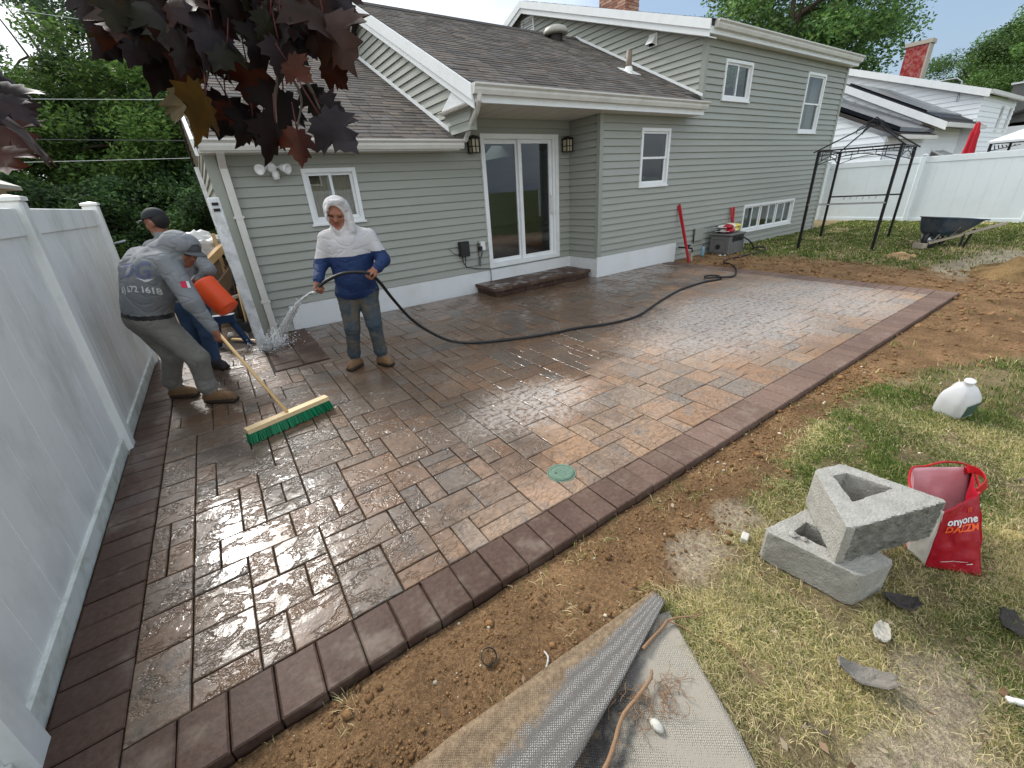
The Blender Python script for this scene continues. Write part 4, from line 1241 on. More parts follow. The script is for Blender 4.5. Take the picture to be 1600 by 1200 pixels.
# ================================================================== FENCES
def vinyl_fence(name, label, P0, P1, h, spacing, mat, mat_base, lean=0.0, board=.28, posts=None, group=None, post_w=.127, rail_h=.16, base_h=.10, post_mask=None, first=0.0, caps=True):
    """solid vinyl privacy fence from P0 to P1 (2D). lean: how far the top hangs towards -normal per metre"""
    P0, P1 = Vector((*P0, 0)), Vector((*P1, 0))
    d = (P1 - P0); L = d.length; d.normalize()
    nrm = Vector((-d.y, d.x, 0))
    t = thing(name, label, 'fence', tuple(P0), 0, group)
    B = Matrix(((d.x, nrm.x, nrm.x * lean, P0.x), (d.y, nrm.y, nrm.y * lean, P0.y), (0, 0, 1, 0), (0, 0, 0, 1)))
    s = first
    stops = []
    while s < L + .01: stops.append(s); s += spacing
    for k, s in enumerate(stops):
        mb = MB(); w = post_w / 2
        mb.cbox(s - w, s + w, -w, w, -.1, h + .04, .012, mat=B)
        p = mb.build('post', mat, t)
        c = MB(); e = w + .007
        c.box(s - e, s + e, -e, e, h + .04, h + .062, mat=B)
        vs = [B @ Vector(q) for q in ((s - e, -e, h + .062), (s + e, -e, h + .062), (s + e, e, h + .062), (s - e, e, h + .062), (s, 0, h + .078))]
        c.add(vs, [(0, 1, 4), (1, 2, 4), (2, 3, 4), (3, 0, 4)])
        c.build('post_cap', mat, p)
    ends = [0.0] + stops + [L]
    for a, b in zip(ends[:-1], ends[1:]):
        a2, b2 = a + post_w / 2, b - post_w / 2
        if b2 - a2 < .2: continue
        r = MB(); r.cbox(a2, b2, -.028, .028, h - rail_h, h, .006, mat=B); r.build('top_rail', mat, t)
        r = MB(); r.cbox(a2, b2, -.032, .032, -.02, base_h, .006, mat=B); r.build('bottom_rail', mat_base, t)
        n = max(1, round((b2 - a2) / board)); bw = (b2 - a2) / n
        for k in range(n):
            x0, x1 = a2 + k * bw, a2 + (k + 1) * bw
            m_ = MB(); g = .0032
            poly = [(x0, -.011), (x0 + g, -.016), (x1 - g, -.016), (x1, -.011), (x1, .011), (x1 - g, .016), (x0 + g, .016), (x0, .011)]
            n_ = len(poly)
            vs = [B @ Vector((p[0], p[1], z)) for z in (base_h, h - rail_h) for p in poly]
            m_.add(vs, [(i, (i + 1) % n_, n_ + (i + 1) % n_, n_ + i) for i in range(n_)])
            m_.build('fence_board', mat, t)
    return t
vinyl_fence('vinyl_fence', 'tall weathered white vinyl fence along the left edge of the patio', (-2.16, -9.8), (-2.16, -0.06), 1.70, 2.42, MT['fence'], MT['fence_base'], lean=-.045, first=9.8 - 4.965 - 2.42 * 1)
gl = MB(); gl.tube([(-2.06, -.1, 1.35), (-1.98, -.1, 1.36), (-1.93, -.07, 1.37)], .012, 6); gl.box(-2.075, -2.06, -.14, -.05, 1.31, 1.40)
tag(gl.build('gate_latch', MT['steel']), 'small metal gate latch on the end post of the left fence', 'latch')
vinyl_fence('back_fence', 'clean white vinyl fence across the far end of the yard', (16.5, 3.0), (16.5, -16.0), 1.74, 2.42, MT['fence_far'], MT['fence_far'], first=5.14 - 2.42 * 2 + .02, board=.30)

# white gate post beside the corner of the house
gp = thing('gate_post', 'leaning looking white wooden gate post with chipped paint by the house corner', 'post', (-1.0, -.64, 0))
mb = MB(); mb.cbox(-1.055, -.945, -.69, -.58, -.05, 1.74, .008); mb.build('post_body', MT['white_paint_wood'], gp)
mb = MB()
for z in (1.60, 1.66): mb.box(-1.03, -.97, -.70, -.69, z, z + .03)
mb.build('hinge_plate', MT['lamp_metal'], gp)
mb = MB(); mb.beam((-1.0, 1.0, .0), (-1.03, 1.0, 2.15), .05, .05)
tag(mb.build('white_stake', MT['white_paint_wood']), 'thin white stake standing behind the gate post by the gable wall', 'stake')

# ================================================================== NEIGHBOURING HOUSES
def house2(name, label, dx, dy, sid, dark):
    global house
    r = thing(name, label, 'house', (dx + 10, dy + 2, 0))
    mvx = lambda x: x + dx
    s_holes = [(10.95, 11.55, 2.75, 3.75), (12.6, 13.2, 2.75, 3.75)]
    siding(r, (dx, dy - .765, 0), UX, NY, xC, xR, 0, 3.95, s_holes, mat=sid, name='siding', joined=True, ch=.19, proud=.022)
    shell(r, (dx, dy - .765, 0), UX, NY, xC, xR, -.1, 4.0, s_holes, sid, th=.12)
    for k, h in enumerate(s_holes): window(r, (dx, dy - .765, 0), UX, NY, h[0], h[1], h[2], h[3], 'hung', None)
    tc_ = lambda z: (max((z + .16 - 4.13) / S_T - .95, YFR), (9.2 if z < 4.7 else 9.2 - max(0, (z - 4.3) / S_T) + .6))
    siding(r, (dx + xC, dy, 0), (0, 1, 0), (-1, 0, 0), YFR, 9.2, 2.0, 5.9, [], clip=tc_, mat=sid, name='siding', joined=True, ch=.19, proud=.022)
    mb = MB(); mb.extrude([(dy + YFR, 0), (dy + 9.6, 0), (dy + 9.6, 4.3), (dy + RT, 5.86), (dy + YFR, 4.02)], 'x', dx + xC + .01, dx + xC + .1); mb.build('wall', sid, r)
    MB().box(dx + xC + .1, dx + xR, dy + 9.4, dy + 9.6, 0, 4).build('wall', sid, r)
    MB().box(dx + xR - .1, dx + xR, dy - .6, dy + 9.4, 0, 4).build('wall', sid, r)
    f_ = lambda zf: (lambda y: zf(y - dy))
    def slab(x0, x1, y0, y1, zf, th=.1):
        mb = MB(); yb = y1 + (y1 - y0); sl = zf(1) - zf(0)
        mb.extrude([(y0 + dy, zf(y0) - th), (y0 + dy, zf(y0)), (y1 + dy, zf(y1)), (yb + dy, zf(y1) - (yb - y1) * sl), (yb + dy, zf(y1) - (yb - y1) * sl - th), (y1 + dy, zf(y1) - th)], 'x', dx + x0, dx + x1)
        return mb.build('roof', dark, r)
    slab(7.2, xR + .12, -.97, RT, zt); slab(2.1, xC, -1.12, RC, zc)
    for x_, y0, y1, zf, h in ((7.2, -.97, RT, zt, .26), (2.1, -1.12, RC, zc, .24)):
        mb = MB(); mb.extrude([(dy + y0, zf(y0) - h), (dy + y0, zf(y0) + .01), (dy + y1, zf(y1) + .01), (dy + y1, zf(y1) - h)], 'x', dx + x_ - .04, dx + x_); mb.build('rake_board', MT['white_trim'], r)
    mb = MB(); mb.box(dx + 7.2, dx + xR + .12, dy - 1.06, dy - .95, 3.98, 4.12); mb.build('gutter', MT['gutter'], r)
    mb = MB(); mb.box(dx + 2.1, dx + 7.3, dy - 1.2, dy - 1.1, 2.70, 2.84); mb.build('gutter', MT['gutter'], r)
    # centre part, its gable and the low wing
    siding(r, (dx, dy - .4, 0), UX, NY, 2.25, xC, 0, 2.75, [(4.2, 5.6, .9, 2.0)], mat=sid, name='siding', joined=True, ch=.19, proud=.022)
    shell(r, (dx, dy - .4, 0), UX, NY, 2.25, xC, 0, 2.8, [(4.2, 5.6, .9, 2.0)], sid, th=.1)
    siding(r, (dx + 2.25, dy, 0), (0, 1, 0), (-1, 0, 0), -.4, 6.0, 0, 4.7, [], clip=lambda z: (max(-.4, (z + .2 - 2.855) / S_C - 1.1), min(6.0, 6.2 - max(0, (z - 2.75) / S_C))), mat=sid, name='siding', joined=True, ch=.19, proud=.022)
    mb = MB(); mb.extrude([(dy - .4, 0), (dy + 6.3, 0), (dy + 6.3, 2.7), (dy + RC, 4.6), (dy - .4, 2.9)], 'x', dx + 2.26, dx + 2.35); mb.build('wall', sid, r)
    return r
nb = house2('white_house', 'white split level house with solar panels behind the far fence', 19.6, -.08, MT['white_siding'], MT['shingle_dark'])
# solar panels on the centre roof and on the low wing
for (x0, x1, y0, y1) in ((21.8, 24.0, -.5, 1.4), (24.05, 26.3, -.5, 1.4)):
    mb = MB(); z = lambda y: zc(y) + .16
    mb.add([(x0, y0, z(y0)), (x1, y0, z(y0)), (x1, y1 + .8, z(y1 + .8)), (x0, y1 + .8, z(y1 + .8)), (x0, y0, z(y0) - .05), (x1, y0, z(y0) - .05), (x1, y1 + .8, z(y1 + .8) - .05), (x0, y1 + .8, z(y1 + .8) - .05)],
           [(0, 1, 2, 3), (4, 7, 6, 5), (0, 4, 5, 1), (1, 5, 6, 2), (2, 6, 7, 3), (3, 7, 4, 0)])
    mb.build('solar_panel', MT['solar'], nb)
mb = MB(); mb.extrude([(-.9, zc(-.9) + .02), (-.9, zc(-.9) + .10), (2.2, zc(2.2) + .10), (2.2, zc(2.2) + .02)], 'x', 21.75, 26.35); mb.build('panel_rail', MT['black_metal'], nb)
# low front wing with its dark panel edge
mb = MB(); mb.box(18.2, 21.85, -.6, 5, 0, 2.45); wing = mb.build('wing', MT['white_siding'], nb)
siding(nb, (0, -.62, 0), UX, NY, 18.2, 22.3, 0, 2.42, [(20.6, 21.5, .9, 1.95)], mat=MT['white_siding'], name='siding', joined=True, ch=.19, proud=.022)
siding(nb, (18.18, 0, 0), (0, 1, 0), (-1, 0, 0), -.6, 5.5, 0, 4.3, [], clip=lambda z: (max(-.6, (z - 2.4) / .4828 - .6), 5.5 if z < 2.5 else 5.5 - (z - 2.5) * .6), mat=MT['white_siding'], name='siding', joined=True, ch=.19, proud=.022)
mb = MB(); mb.extrude([(-.95, 2.40), (-.95, 2.50), (3.6, 4.55), (3.6, 4.45)], 'x', 18.05, 21.8); mb.build('roof', MT['shingle_dark'], nb)
mb = MB(); mb.extrude([(-.9, 2.56), (-.9, 2.68), (2.4, 4.20), (2.4, 4.08)], 'x', 18.2, 21.7); mb.build('solar_panel', MT['solar'], nb)
mb = MB(); mb.box(18.1, 21.9, -1.02, -.93, 2.34, 2.46); mb.build('gutter', MT['gutter'], nb)
# garden window box
W = thing
gw = MB(); x0, x1, y0, y1, z0, z1 = 23.75, 25.25, -1.0, -.42, .95, 2.05
def gridbox(mb, x0, x1, y0, y1, z0, z1, w=.05):
    for x in (x0, x1 - w): mb.box(x, x + w, y0, y0 + w, z0, z1 - .3); mb.beam((x + w / 2, y0 + w / 2, z1 - .3), (x + w / 2, y1, z1), w, w)
    for z in (z0, z1 - .35): mb.box(x0, x1, y0 - .001, y0 + w, z, z + w)
    mb.box(x0, x1, y1 - w, y1, z1 - w, z1)
    mb.box((x0 + x1) / 2 - w / 2, (x0 + x1) / 2 + w / 2, y0, y0 + w, z0, z1 - .3)
gridbox(gw, x0, x1, y0, y1, z0, z1)
g_ = gw.build('window', MT['white_trim'], nb, label='white greenhouse style box window')
mb = MB(); mb.add([(x0, y0 + .03, z0), (x1, y0 + .03, z0), (x1, y0 + .03, z1 - .3), (x0, y0 + .03, z1 - .3), (x0, y1, z1 - .02), (x1, y1, z1 - .02)], [(0, 1, 2, 3), (3, 2, 5, 4)])
mb.build('pane', MT['glass'], g_)
mb = MB(); mb.box(25.6, 26.1, -.47, -.43, .6, 2.0); mb.build('dark_door', MT['black_plastic'], nb)
window(nb, (0, -.62, 0), UX, NY, 20.6, 21.5, .9, 1.95, 'slider', None)
# bent pale conduit on the gable and wall
mb = MB(); mb.tube([(27.0, 1.6, 4.75), (26.98, .2, 4.75), (26.98, .0, 4.6), (26.98, -.05, 3.9)], .03, 6); mb.build('conduit', MT['steel'], nb)
# roof chimney with peeling red paint
rc_ = thing('red_chimney', 'wide chimney with peeling red paint and pale cap on the white house roof', 'chimney', (29.3, 2.5, 5.2))
MB().box(29.0, 29.45, 2.02, 2.9, 4.9, 6.62).build('chimney_stack', MT['red_paint'], rc_)
MB().box(28.95, 29.50, 1.95, 2.97, 6.62, 6.78).build('chimney_cap', MT['mortar'], rc_)
mb = MB(); mb.box(28.985, 29.465, 2.0, 2.07, 4.9, 6.62); mb.build('corner_strip', MT['mortar'], rc_)
# third house further right, only its end is in view
th = thing('grey_house', 'grey roofed house end with shingled chimney at the far right', 'house', (44, 0, 0))
mb = MB(); mb.box(40, 52, -6, 2.0, 0, 3.2); mb.build('wall', MT['white_siding'], th)
mb = MB(); mb.extrude([(-6.6, 3.1), (-2, 4.6), (2.6, 3.1), (2.6, 3.0), (-2, 4.45), (-6.6, 3.0)], 'x', 39.6, 52.4); mb.build('roof', MT['shingle_dark'], th)
mb = MB(); mb.box(40.2, 41.2, -.6, .7, 3.4, 5.45); mb.build('chimney', MT['crate'], th)
mb = MB(); mb.lathe([(.25, 5.45), (.25, 5.62), (.1, 5.75), (.0, 5.75)], 12, Matrix.Translation((40.7, .2, 0))); mb.build('chimney_pot', MT['steel'], th)
mb = MB(); mb.box(40.1, 41.3, -.7, .8, 5.38, 5.47); mb.build('chimney_cap', MT['white_trim'], th)
# house beyond the left fence, only a roof corner shows
lh = thing('beige_house', 'beige house roof corner showing above the left fence', 'house', (-6, 4, 0))
mb = MB(); mb.box(-9, -4.1, 3.4, 6.2, -.1, 2.2); mb.build('wall', MT['soffit'], lh)
mb = MB(); mb.extrude([(-9.3, 2.2), (-3.9, 2.2), (-3.9, 2.27), (-6.4, 3.6), (-9.3, 2.3)], 'y', 3.2, 6.35); mb.build('roof', MT['soffit'], lh)

# ================================================================== GAZEBO FRAME
gz = thing('gazebo_frame', 'bare black metal grill gazebo frame without its canopy on the lawn', 'gazebo', (11.0, -2.5, 0))
LG = [Vector((9.71, -2.12, 0)), Vector((11.85, -1.72, 0)), Vector((12.36, -2.97, 0)), Vector((10.16, -3.34, 0))]
H = 1.94
for p in LG:
    mb = MB(); mb.beam(p, p + Vector((0, 0, H)), .045, .045); mb.box(p.x - .05, p.x + .05, p.y - .05, p.y + .05, 0, .012)
    mb.build('leg', MT['black_metal'], gz)
for k in range(4):
    a, b = LG[k], LG[(k + 1) % 4]
    mb = MB()
    up = lambda z: Vector((0, 0, z))
    mb.beam(a + up(H), b + up(H), .022, .03)
    n = 12
    arc = [a.lerp(b, i / n) + up(H - .26 + .16 * math.sin(math.pi * i / n)) for i in range(n + 1)]
    mb.tube(arc, .009, 6)
    mid = [a.lerp(b, i / n) + up(H - .10 + .05 * math.sin(math.pi * i / n)) for i in range(n + 1)]
    mb.tube(mid, .007, 6)
    for i in (1, 2, 4, 6, 8, 10, 11):
        if i in (2, 6, 10): mb.beam(arc[i], a.lerp(b, i / n) + up(H), .012, .012)
        else: mb.beam(mid[i], a.lerp(b, i / n) + up(H), .008, .008)
    mb.build('side_truss', MT['black_metal'], gz)
ctr = (LG[0] + LG[1] + LG[2] + LG[3]) / 4
tops = []
for k in range(4):
    c_ = ctr + (LG[k] - ctr) * .16 + Vector((0, 0, 2.36)); tops.append(c_)
    e_ = LG[k] + (LG[k] - ctr) * .10 + Vector((0, 0, H - .02))
    mb = MB(); mb.beam(e_, c_, .02, .02); mb.build('roof_bar', MT['black_metal'], gz)
mb = MB()
for k in range(4):
    a, b = tops[k], tops[(k + 1) % 4]
    mb.beam(a, b, .016, .016); mb.beam(a + Vector((0, 0, .09)), b + Vector((0, 0, .09)), .012, .012)
    for t_ in (0, .5): mb.beam(a.lerp(b, t_), a.lerp(b, t_) + Vector((0, 0, .09)), .01, .01)
    e_ = ctr + (LG[k] - ctr) * .34 + Vector((0, 0, 2.30))
    mb.beam(e_, ctr + Vector((0, 0, 2.52)), .014, .014)
    mb.beam(e_, e_ + Vector((0, 0, -.07)), .01, .01)
mb.build('top_tier', MT['black_metal'], gz)
for a, b, z in ((LG[0], LG[3], .92), (LG[1], LG[2], .96)):
    mb = MB(); mb.beam(a + Vector((0, 0, z)), b + Vector((0, 0, z)), .03, .03); mb.build('shelf_rail', MT['black_metal'], gz)
mb = MB(); a, b = LG[0] + Vector((0, 0, .92)), LG[3] + Vector((0, 0, .92))
mb.beam(a, b, .05, .02); mb.beam(LG[1] + Vector((0, 0, .97)), LG[2] + Vector((0, 0, .97)), .02, .02)
for i in range(6):
    q = LG[1].lerp(LG[2], .22 + i * .09) + Vector((0, 0, .96)); mb.tube([q, q + Vector((0, 0, -.05)), q + Vector((-.03, 0, -.07)), q + Vector((-.03, 0, -.04))], .006, 5)
mb.build('hook_rail', MT['steel'], gz)

# ================================================================== WHEELBARROW
wbM = Matrix.Translation((11.16, -4.22, 0)) @ Matrix.Rotation(math.radians(-31), 4, 'Z') @ Matrix.Scale(.9, 4)
wb = thing('wheelbarrow', 'old blue wheelbarrow with wooden handles on the far lawn', 'wheelbarrow', (11.2, -4.25, 0))
def loft(mb, rings, cap0=True, cap1=True, mi=0):
    n = len(rings[0]); vs = [v for r in rings for v in r]; fs = []
    for i in range(len(rings) - 1):
        for k in range(n): fs.append((i * n + k, i * n + (k + 1) % n, (i + 1) * n + (k + 1) % n, (i + 1) * n + k))
    if cap0: fs.append(tuple(reversed(range(n))))
    if cap1: fs.append(tuple(range((len(rings) - 1) * n, len(rings) * n)))
    mb.add(vs, fs, mi)
def rrect(x0, x1, y, z, r=.08, zt_=0.0, n=4):
    pts = []
    for cx, cy, a0 in ((x1 - r, y - r, 0), (x0 + r, y - r, 90), (x0 + r, -y + r, 180), (x1 - r, -y + r, 270)):
        for k in range(n + 1):
            a = math.radians(a0 + 90 * k / n); px = cx + r * math.cos(a); pts.append(wbM @ Vector((px, cy + r * math.sin(a), z + zt_ * (px - x0))))
    return pts
mb = MB()
outer = [rrect(-.40, .10, .19, .27, .06, .06), rrect(-.455, .24, .26, .36, .08, .05), rrect(-.48, .40, .30, .51, .09, .0), rrect(-.50, .52, .32, .67, .10, -.09)]
inner = [rrect(-.49, .51, .31, .67, .10, -.09), rrect(-.465, .38, .28, .51, .08, .0), rrect(-.44, .22, .24, .37, .08, .05), rrect(-.38, .08, .17, .29, .06, .06)]
loft(mb, outer + inner, True, True)
mb.tube([*rrect(-.505, .565, .325, .665, .10, -.10), rrect(-.505, .565, .325, .665, .10, -.10)[0]], .011, 6)
mb.build('tray', MT['blue_paint'], wb)
for s in (-1, 1):
    mb = MB(); mb.beam(wbM @ Vector((-.50, s * .10, .13)), wbM @ Vector((.95, s * .30, .47)), .04, .045); mb.build('handle', MT['wood_old'], wb)
    mb = MB()
    mb.beam(wbM @ Vector((.16, s * .2, .30)), wbM @ Vector((.13, s * .24, .0)), .035, .02); mb.beam(wbM @ Vector((.38, s * .2, .38)), wbM @ Vector((.20, s * .24, .02)), .03, .02); mb.beam(wbM @ Vector((.10, s * .24, .012)), wbM @ Vector((.24, s * .24, .012)), .03, .02)
    mb.build('leg', MT['black_metal'], wb)
    mb = MB(); mb.beam(wbM @ Vector((-.44, s * .13, .16)), wbM @ Vector((-.36, s * .28, .52)), .025, .02); mb.beam(wbM @ Vector((-.12, s * .17, .24)), wbM @ Vector((-.08, s * .29, .46)), .025, .02); mb.build('brace', MT['steel'], wb)
wq = wbM @ Matrix.Translation((-.38, 0, .18)) @ Matrix.Rotation(math.pi / 2, 4, 'X')
MB().lathe([(.10, -.04), (.15, -.05), (.18, -.03), (.18, .03), (.15, .05), (.10, .04)], 24, wq, cap=False).build('tyre', MT['rubber'], wb, smooth=True)
MB().lathe([(.02, -.05), (.02, -.03), (.10, -.035), (.10, .035), (.02, .03), (.02, .05)], 20, wq).build('rim', MT['steel'], wb, smooth=True)
mb = MB(); mb.beam(wbM @ Vector((-.58, -.12, .07)), wbM @ Vector((-.58, .12, .07)), .10, .10); mb.build('nose_guard', MT['wood_old'], wb)
mb = MB(); mb.beam(wbM @ Vector((-.02, -.2, .32)), wbM @ Vector((-.02, .2, .32)), .06, .04); mb.build('cross_bar', MT['wood_old'], wb)

# ================================================================== HOSE REEL BOX, SACKS, LEVELS, BOTTLE, TAP
cr_ = thing('hose_reel_box', 'grey resin hose reel box against the house wall', 'hose box', (8.45, -1.15, 0))
mb = MB()
x0, x1, y0, y1, h = 8.16, 8.74, -1.38, -.90, .40
mb.cbox(x0, x1, y0, y1, .0, h, .02); mb.build('box_body', MT['crate'], cr_)
mb = MB()
mb.cbox(x0 - .02, x1 + .02, y0 - .02, y1 + .02, h, h + .045, .015); mb.build('lid', MT['crate'], cr_)
mb = MB(); mb.box(x0 + .08, x1 - .06, y0 - .004, y0 + .01, h - .12, h - .01); mb.build('opening', MT['black_plastic'], cr_)
for (a, b, c, d) in ((x0 - .012, x0, y0 + .04, y1 - .04),):
    mb = MB(); mb.box(a, b, c, d, .05, .09); mb.box(a, b, c, d, h - .07, h - .03); mb.box(a, b, c, c + .04, .09, h - .07); mb.box(a, b, d - .04, d, .09, h - .07); mb.build('side_panel', MT['crate'], cr_)
mb = MB(); mb.box(x0 + .03, x1 - .03, y0 - .012, y0, .03, .07); mb.box(x0 + .03, x0 + .07, y0 - .012, y0, .07, h - .13); mb.box(x1 - .07, x1 - .03, y0 - .012, y0, .07, h - .13); mb.build('front_panel', MT['crate'], cr_)
MB().lathe([(.05, 0), (.05, .02), (.0, .025)], 16, Matrix.Translation((x0 - .001, -1.12, .17)) @ Matrix.Rotation(-math.pi / 2, 4, 'Y')).build('crank_boss', MT['black_plastic'], cr_)
MT['sack'] = M('sack_film', (1, 1, 1), 0.35, 0.1, 20, 0.4, 25, attr=True)
def sack(z, dx, dy, rz, label, seed):
    t = thing('sand_sack', label, 'sack', (8.47 + dx, -1.13 + dy, z), rz, group='sacks on the hose reel box')
    L, Wd, Ht = .58, .34, .10
    nu, nv = 22, 14
    V, Fa, Cl = [], [], []
    q = random.Random(seed)
    for s in (1, -1):
        for i in range(nu + 1):
            for j in range(nv + 1):
                u, v = i / nu * 2 - 1, j / nv * 2 - 1
                k = max(0, (1 - abs(u) ** 3.2)) ** .5 * max(0, (1 - abs(v) ** 3)) ** .5
                zz = s * k * Ht / 2 + .006 * math.sin(u * 9 + v * 4 + seed)
                V.append((u * L / 2 * (1 - .03 * v * v), v * Wd / 2 * (1 - .05 * u * u), zz + Ht / 2))
                c = lin(226, 206, 90) if u > .12 else lin(34, 32, 34)
                if u < -.15 and v < -.25: c = lin(170, 26, 38)
                if u > -.1 and u < .1: c = lin(228, 226, 216)
                if u > .3 and abs(v) < .35: c = lin(232, 230, 220)
                if u < -.5 and abs(v) < .3: c = lin(206, 204, 200)
                Cl.append(c)
    o = (nu + 1) * (nv + 1)
    for s in range(2):
        for i in range(nu):
            for j in range(nv):
                a = s * o + i * (nv + 1) + j; f = (a, a + 1, a + nv + 2, a + nv + 1)
                Fa.append(f if s else f[::-1])
    me = bpy.data.meshes.new('sack_body'); me.from_pydata(V, [], Fa); me.materials.append(MT['sack'])
    ca = me.color_attributes.new('col', 'FLOAT_COLOR', 'POINT'); ca.data.foreach_set('color', [c for t_ in Cl for c in (*t_, 1.0)])
    me.polygons.foreach_set('use_smooth', [True] * len(me.polygons))
    link('sack_body', me, t, local=True)
    sm_ = MB(); sm_.box(-L / 2 - .02, -L / 2 + .02, -Wd / 2 + .02, Wd / 2 - .02, Ht / 2 - .004, Ht / 2 + .004); sm_.box(L / 2 - .02, L / 2 + .02, -Wd / 2 + .02, Wd / 2 - .02, Ht / 2 - .004, Ht / 2 + .004)
    sm_.build('sealed_end', MT['white_plastic'], t, local=True)
sack(.446, .0, .0, .10, 'yellow and black sand sack lying directly on the hose reel box', 1)
sack(.53, -.01, .02, -.04, 'yellow and black sand sack on top of the other sack', 2)
def level(name, label, p0, p1, w=.034, d=.02):
    p0, p1 = Vector(p0), Vector(p1)
    t = thing(name, label, 'spirit level', tuple(p0))
    dd = (p1 - p0).normalized(); s = dd.cross(Vector((0, -1, .2))).normalized(); n_ = s.cross(dd).normalized()
    L = (p1 - p0).length
    mb = MB()
    for k in (-1, 1): mb.beam(p0 + s * k * (w / 2 - .008), p1 + s * k * (w / 2 - .008), .016, d + .006, up=n_)
    mb.build('flange', MT['red'], t)
    mb = MB(); mb.beam(p0, p1, w - .02, d * .4, up=n_); mb.build('web', MT['red'], t)
    for f in (.1, .3, .5, .72, .9):
        c_ = p0 + dd * L * f; m_ = MB(); m_.beam(c_ - dd * .035, c_ + dd * .035, w - .028, d * .7, up=n_); m_.build('vial_window', MT['white_plastic'], t)
level('spirit_level', 'long red spirit level leaning on the wall near the white foundation corner', (6.98, -1.22, 0), (7.05, -.80, 1.13))
level('spirit_level', 'second red spirit level propped just behind the long leaning one', (7.04, -1.16, 0), (7.01, -.80, 1.10), .03)
rt_ = thing('red_loppers', 'red handled tool leaning on the wall behind the hose reel box', 'hand tool', (9.05, -.85, 0))
for k in (-1, 1):
    mb = MB(); mb.tube([(9.07 + k * .02, -.90, .40), (9.07 + k * .03, -.86, .62), (9.06 + k * .06, -.82, .93)], [.014, .02, .024], 8); mb.build('grip', MT['red'], rt_, smooth=True)
mb = MB(); mb.beam((9.08, -1.0, .0), (9.07, -.90, .42), .04, .02); mb.build('shaft', MT['black_metal'], rt_)
bt = thing('water_bottle', 'clear blue tinted plastic water bottle on the soil by the wall', 'bottle', (7.78, -1.0, 0))
MB().lathe([(.0, .0), (.035, .005), (.038, .05), (.035, .07), (.038, .09), (.038, .17), (.03, .2), (.015, .225)], 16, Matrix.Translation((7.78, -1.0, 0))).build('bottle_body', M('bottle_plastic', lin(150, 190, 205), .15, .1, 20, transl=.4), bt, smooth=True)
MB().lathe([(.017, .225), (.017, .25), (.0, .25)], 12, Matrix.Translation((7.78, -1.0, 0))).build('cap', MT['black_plastic'], bt)
tp = thing('garden_tap', 'weathered garden tap on a short post at the end of the foundation', 'tap', (7.0, -1.0, 0))
mb = MB(); mb.beam((7.18, -1.12, 0), (7.16, -1.10, .2), .05, .04); mb.build('post', MT['wood_old'], tp)
mb = MB(); mb.tube([(7.16, -.80, .26), (7.16, -1.0, .26), (7.16, -1.13, .25), (7.16, -1.15, .18)], .016, 8); mb.tube([(7.12, -1.05, .31), (7.20, -1.05, .31)], .018, 8); mb.tube([(7.16, -1.05, .26), (7.16, -1.05, .31)], .01, 8); mb.build('spout', MT['black_metal'], tp)
for q_, (x, y, s, l_) in enumerate(((7.98, -1.30, .05, 'pale stone on the soil right of the water bottle'), (8.06, -1.36, .04, 'smaller pale stone next to the first by the hose box'))):
    V = [(x + s * a, y + s * b, s * .55 * (c + .6)) for a, b, c in ((0, 0, 1), (.9, 0, .1), (.28, .85, .15), (-.73, .53, .05), (-.73, -.53, .12), (.28, -.85, 0), (0, 0, -.8))]
    tag(MB().add(V, [(0, 1, 2), (0, 2, 3), (0, 3, 4), (0, 4, 5), (0, 5, 1), (6, 2, 1), (6, 3, 2), (6, 4, 3), (6, 5, 4), (6, 1, 5)]).build('stone', MT['stone']), l_, 'stone', 'stones by the hose box')

# garden hose -------------------------------------------------------------------
def smooth_path(pts, n=8):
    out = []
    P = [Vector(p) for p in pts]
    P = [P[0] * 2 - P[1]] + P + [P[-1] * 2 - P[-2]]
    for i in range(1, len(P) - 2):
        for k in range(n):
            t = k / n
            a, b, c, d = P[i - 1], P[i], P[i + 1], P[i + 2]
            out.append(.5 * ((2 * b) + (c - a) * t + (2 * a - 5 * b + 4 * c - d) * t * t + (3 * b - a - 3 * c + d) * t ** 3))
    out.append(P[-2]); return out
HOSE = [(-.50, -2.385, .895), (-.44, -2.40, .945), (-.366, -2.43, .985), (-.232, -2.51, 1.028), (-.063, -2.575, 1.008), (.053, -2.50, .90), (.20, -2.36, .68), (.40, -2.26, .40), (.63, -2.25, .18), (.85, -2.32, .05), (1.15, -2.51, .02), (1.8, -2.78, .017), (2.24, -2.87, .017), (2.71, -3.04, .017), (3.19, -3.05, .017), (3.92, -2.81, .017), (4.69, -2.60, .017), (5.4, -2.55, .017), (5.78, -2.62, .018), (5.9, -2.5, .04), (5.75, -2.38, .05), (5.62, -2.46, .045), (5.75, -2.60, .05), (6.1, -2.66, .02), (6.5, -2.5, .017), (6.85, -2.28, .02), (7.12, -2.02, .025), (7.25, -1.82, .02), (7.6, -1.70, .02), (8.1, -1.72, .02), (8.7, -1.75, .03), (9.15, -1.68, .05), (9.25, -1.5, .06), (9.0, -1.46, .06), (8.82, -1.58, .10), (8.68, -1.56, .24), (8.60, -1.46, .33), (8.52, -1.40, .345)]
tag(MB().tube(smooth_path(HOSE, 7), .0155, 8).build('garden_hose', MT['rubber'], smooth=True), 'long black rubber garden hose winding across the wet patio', 'hose')

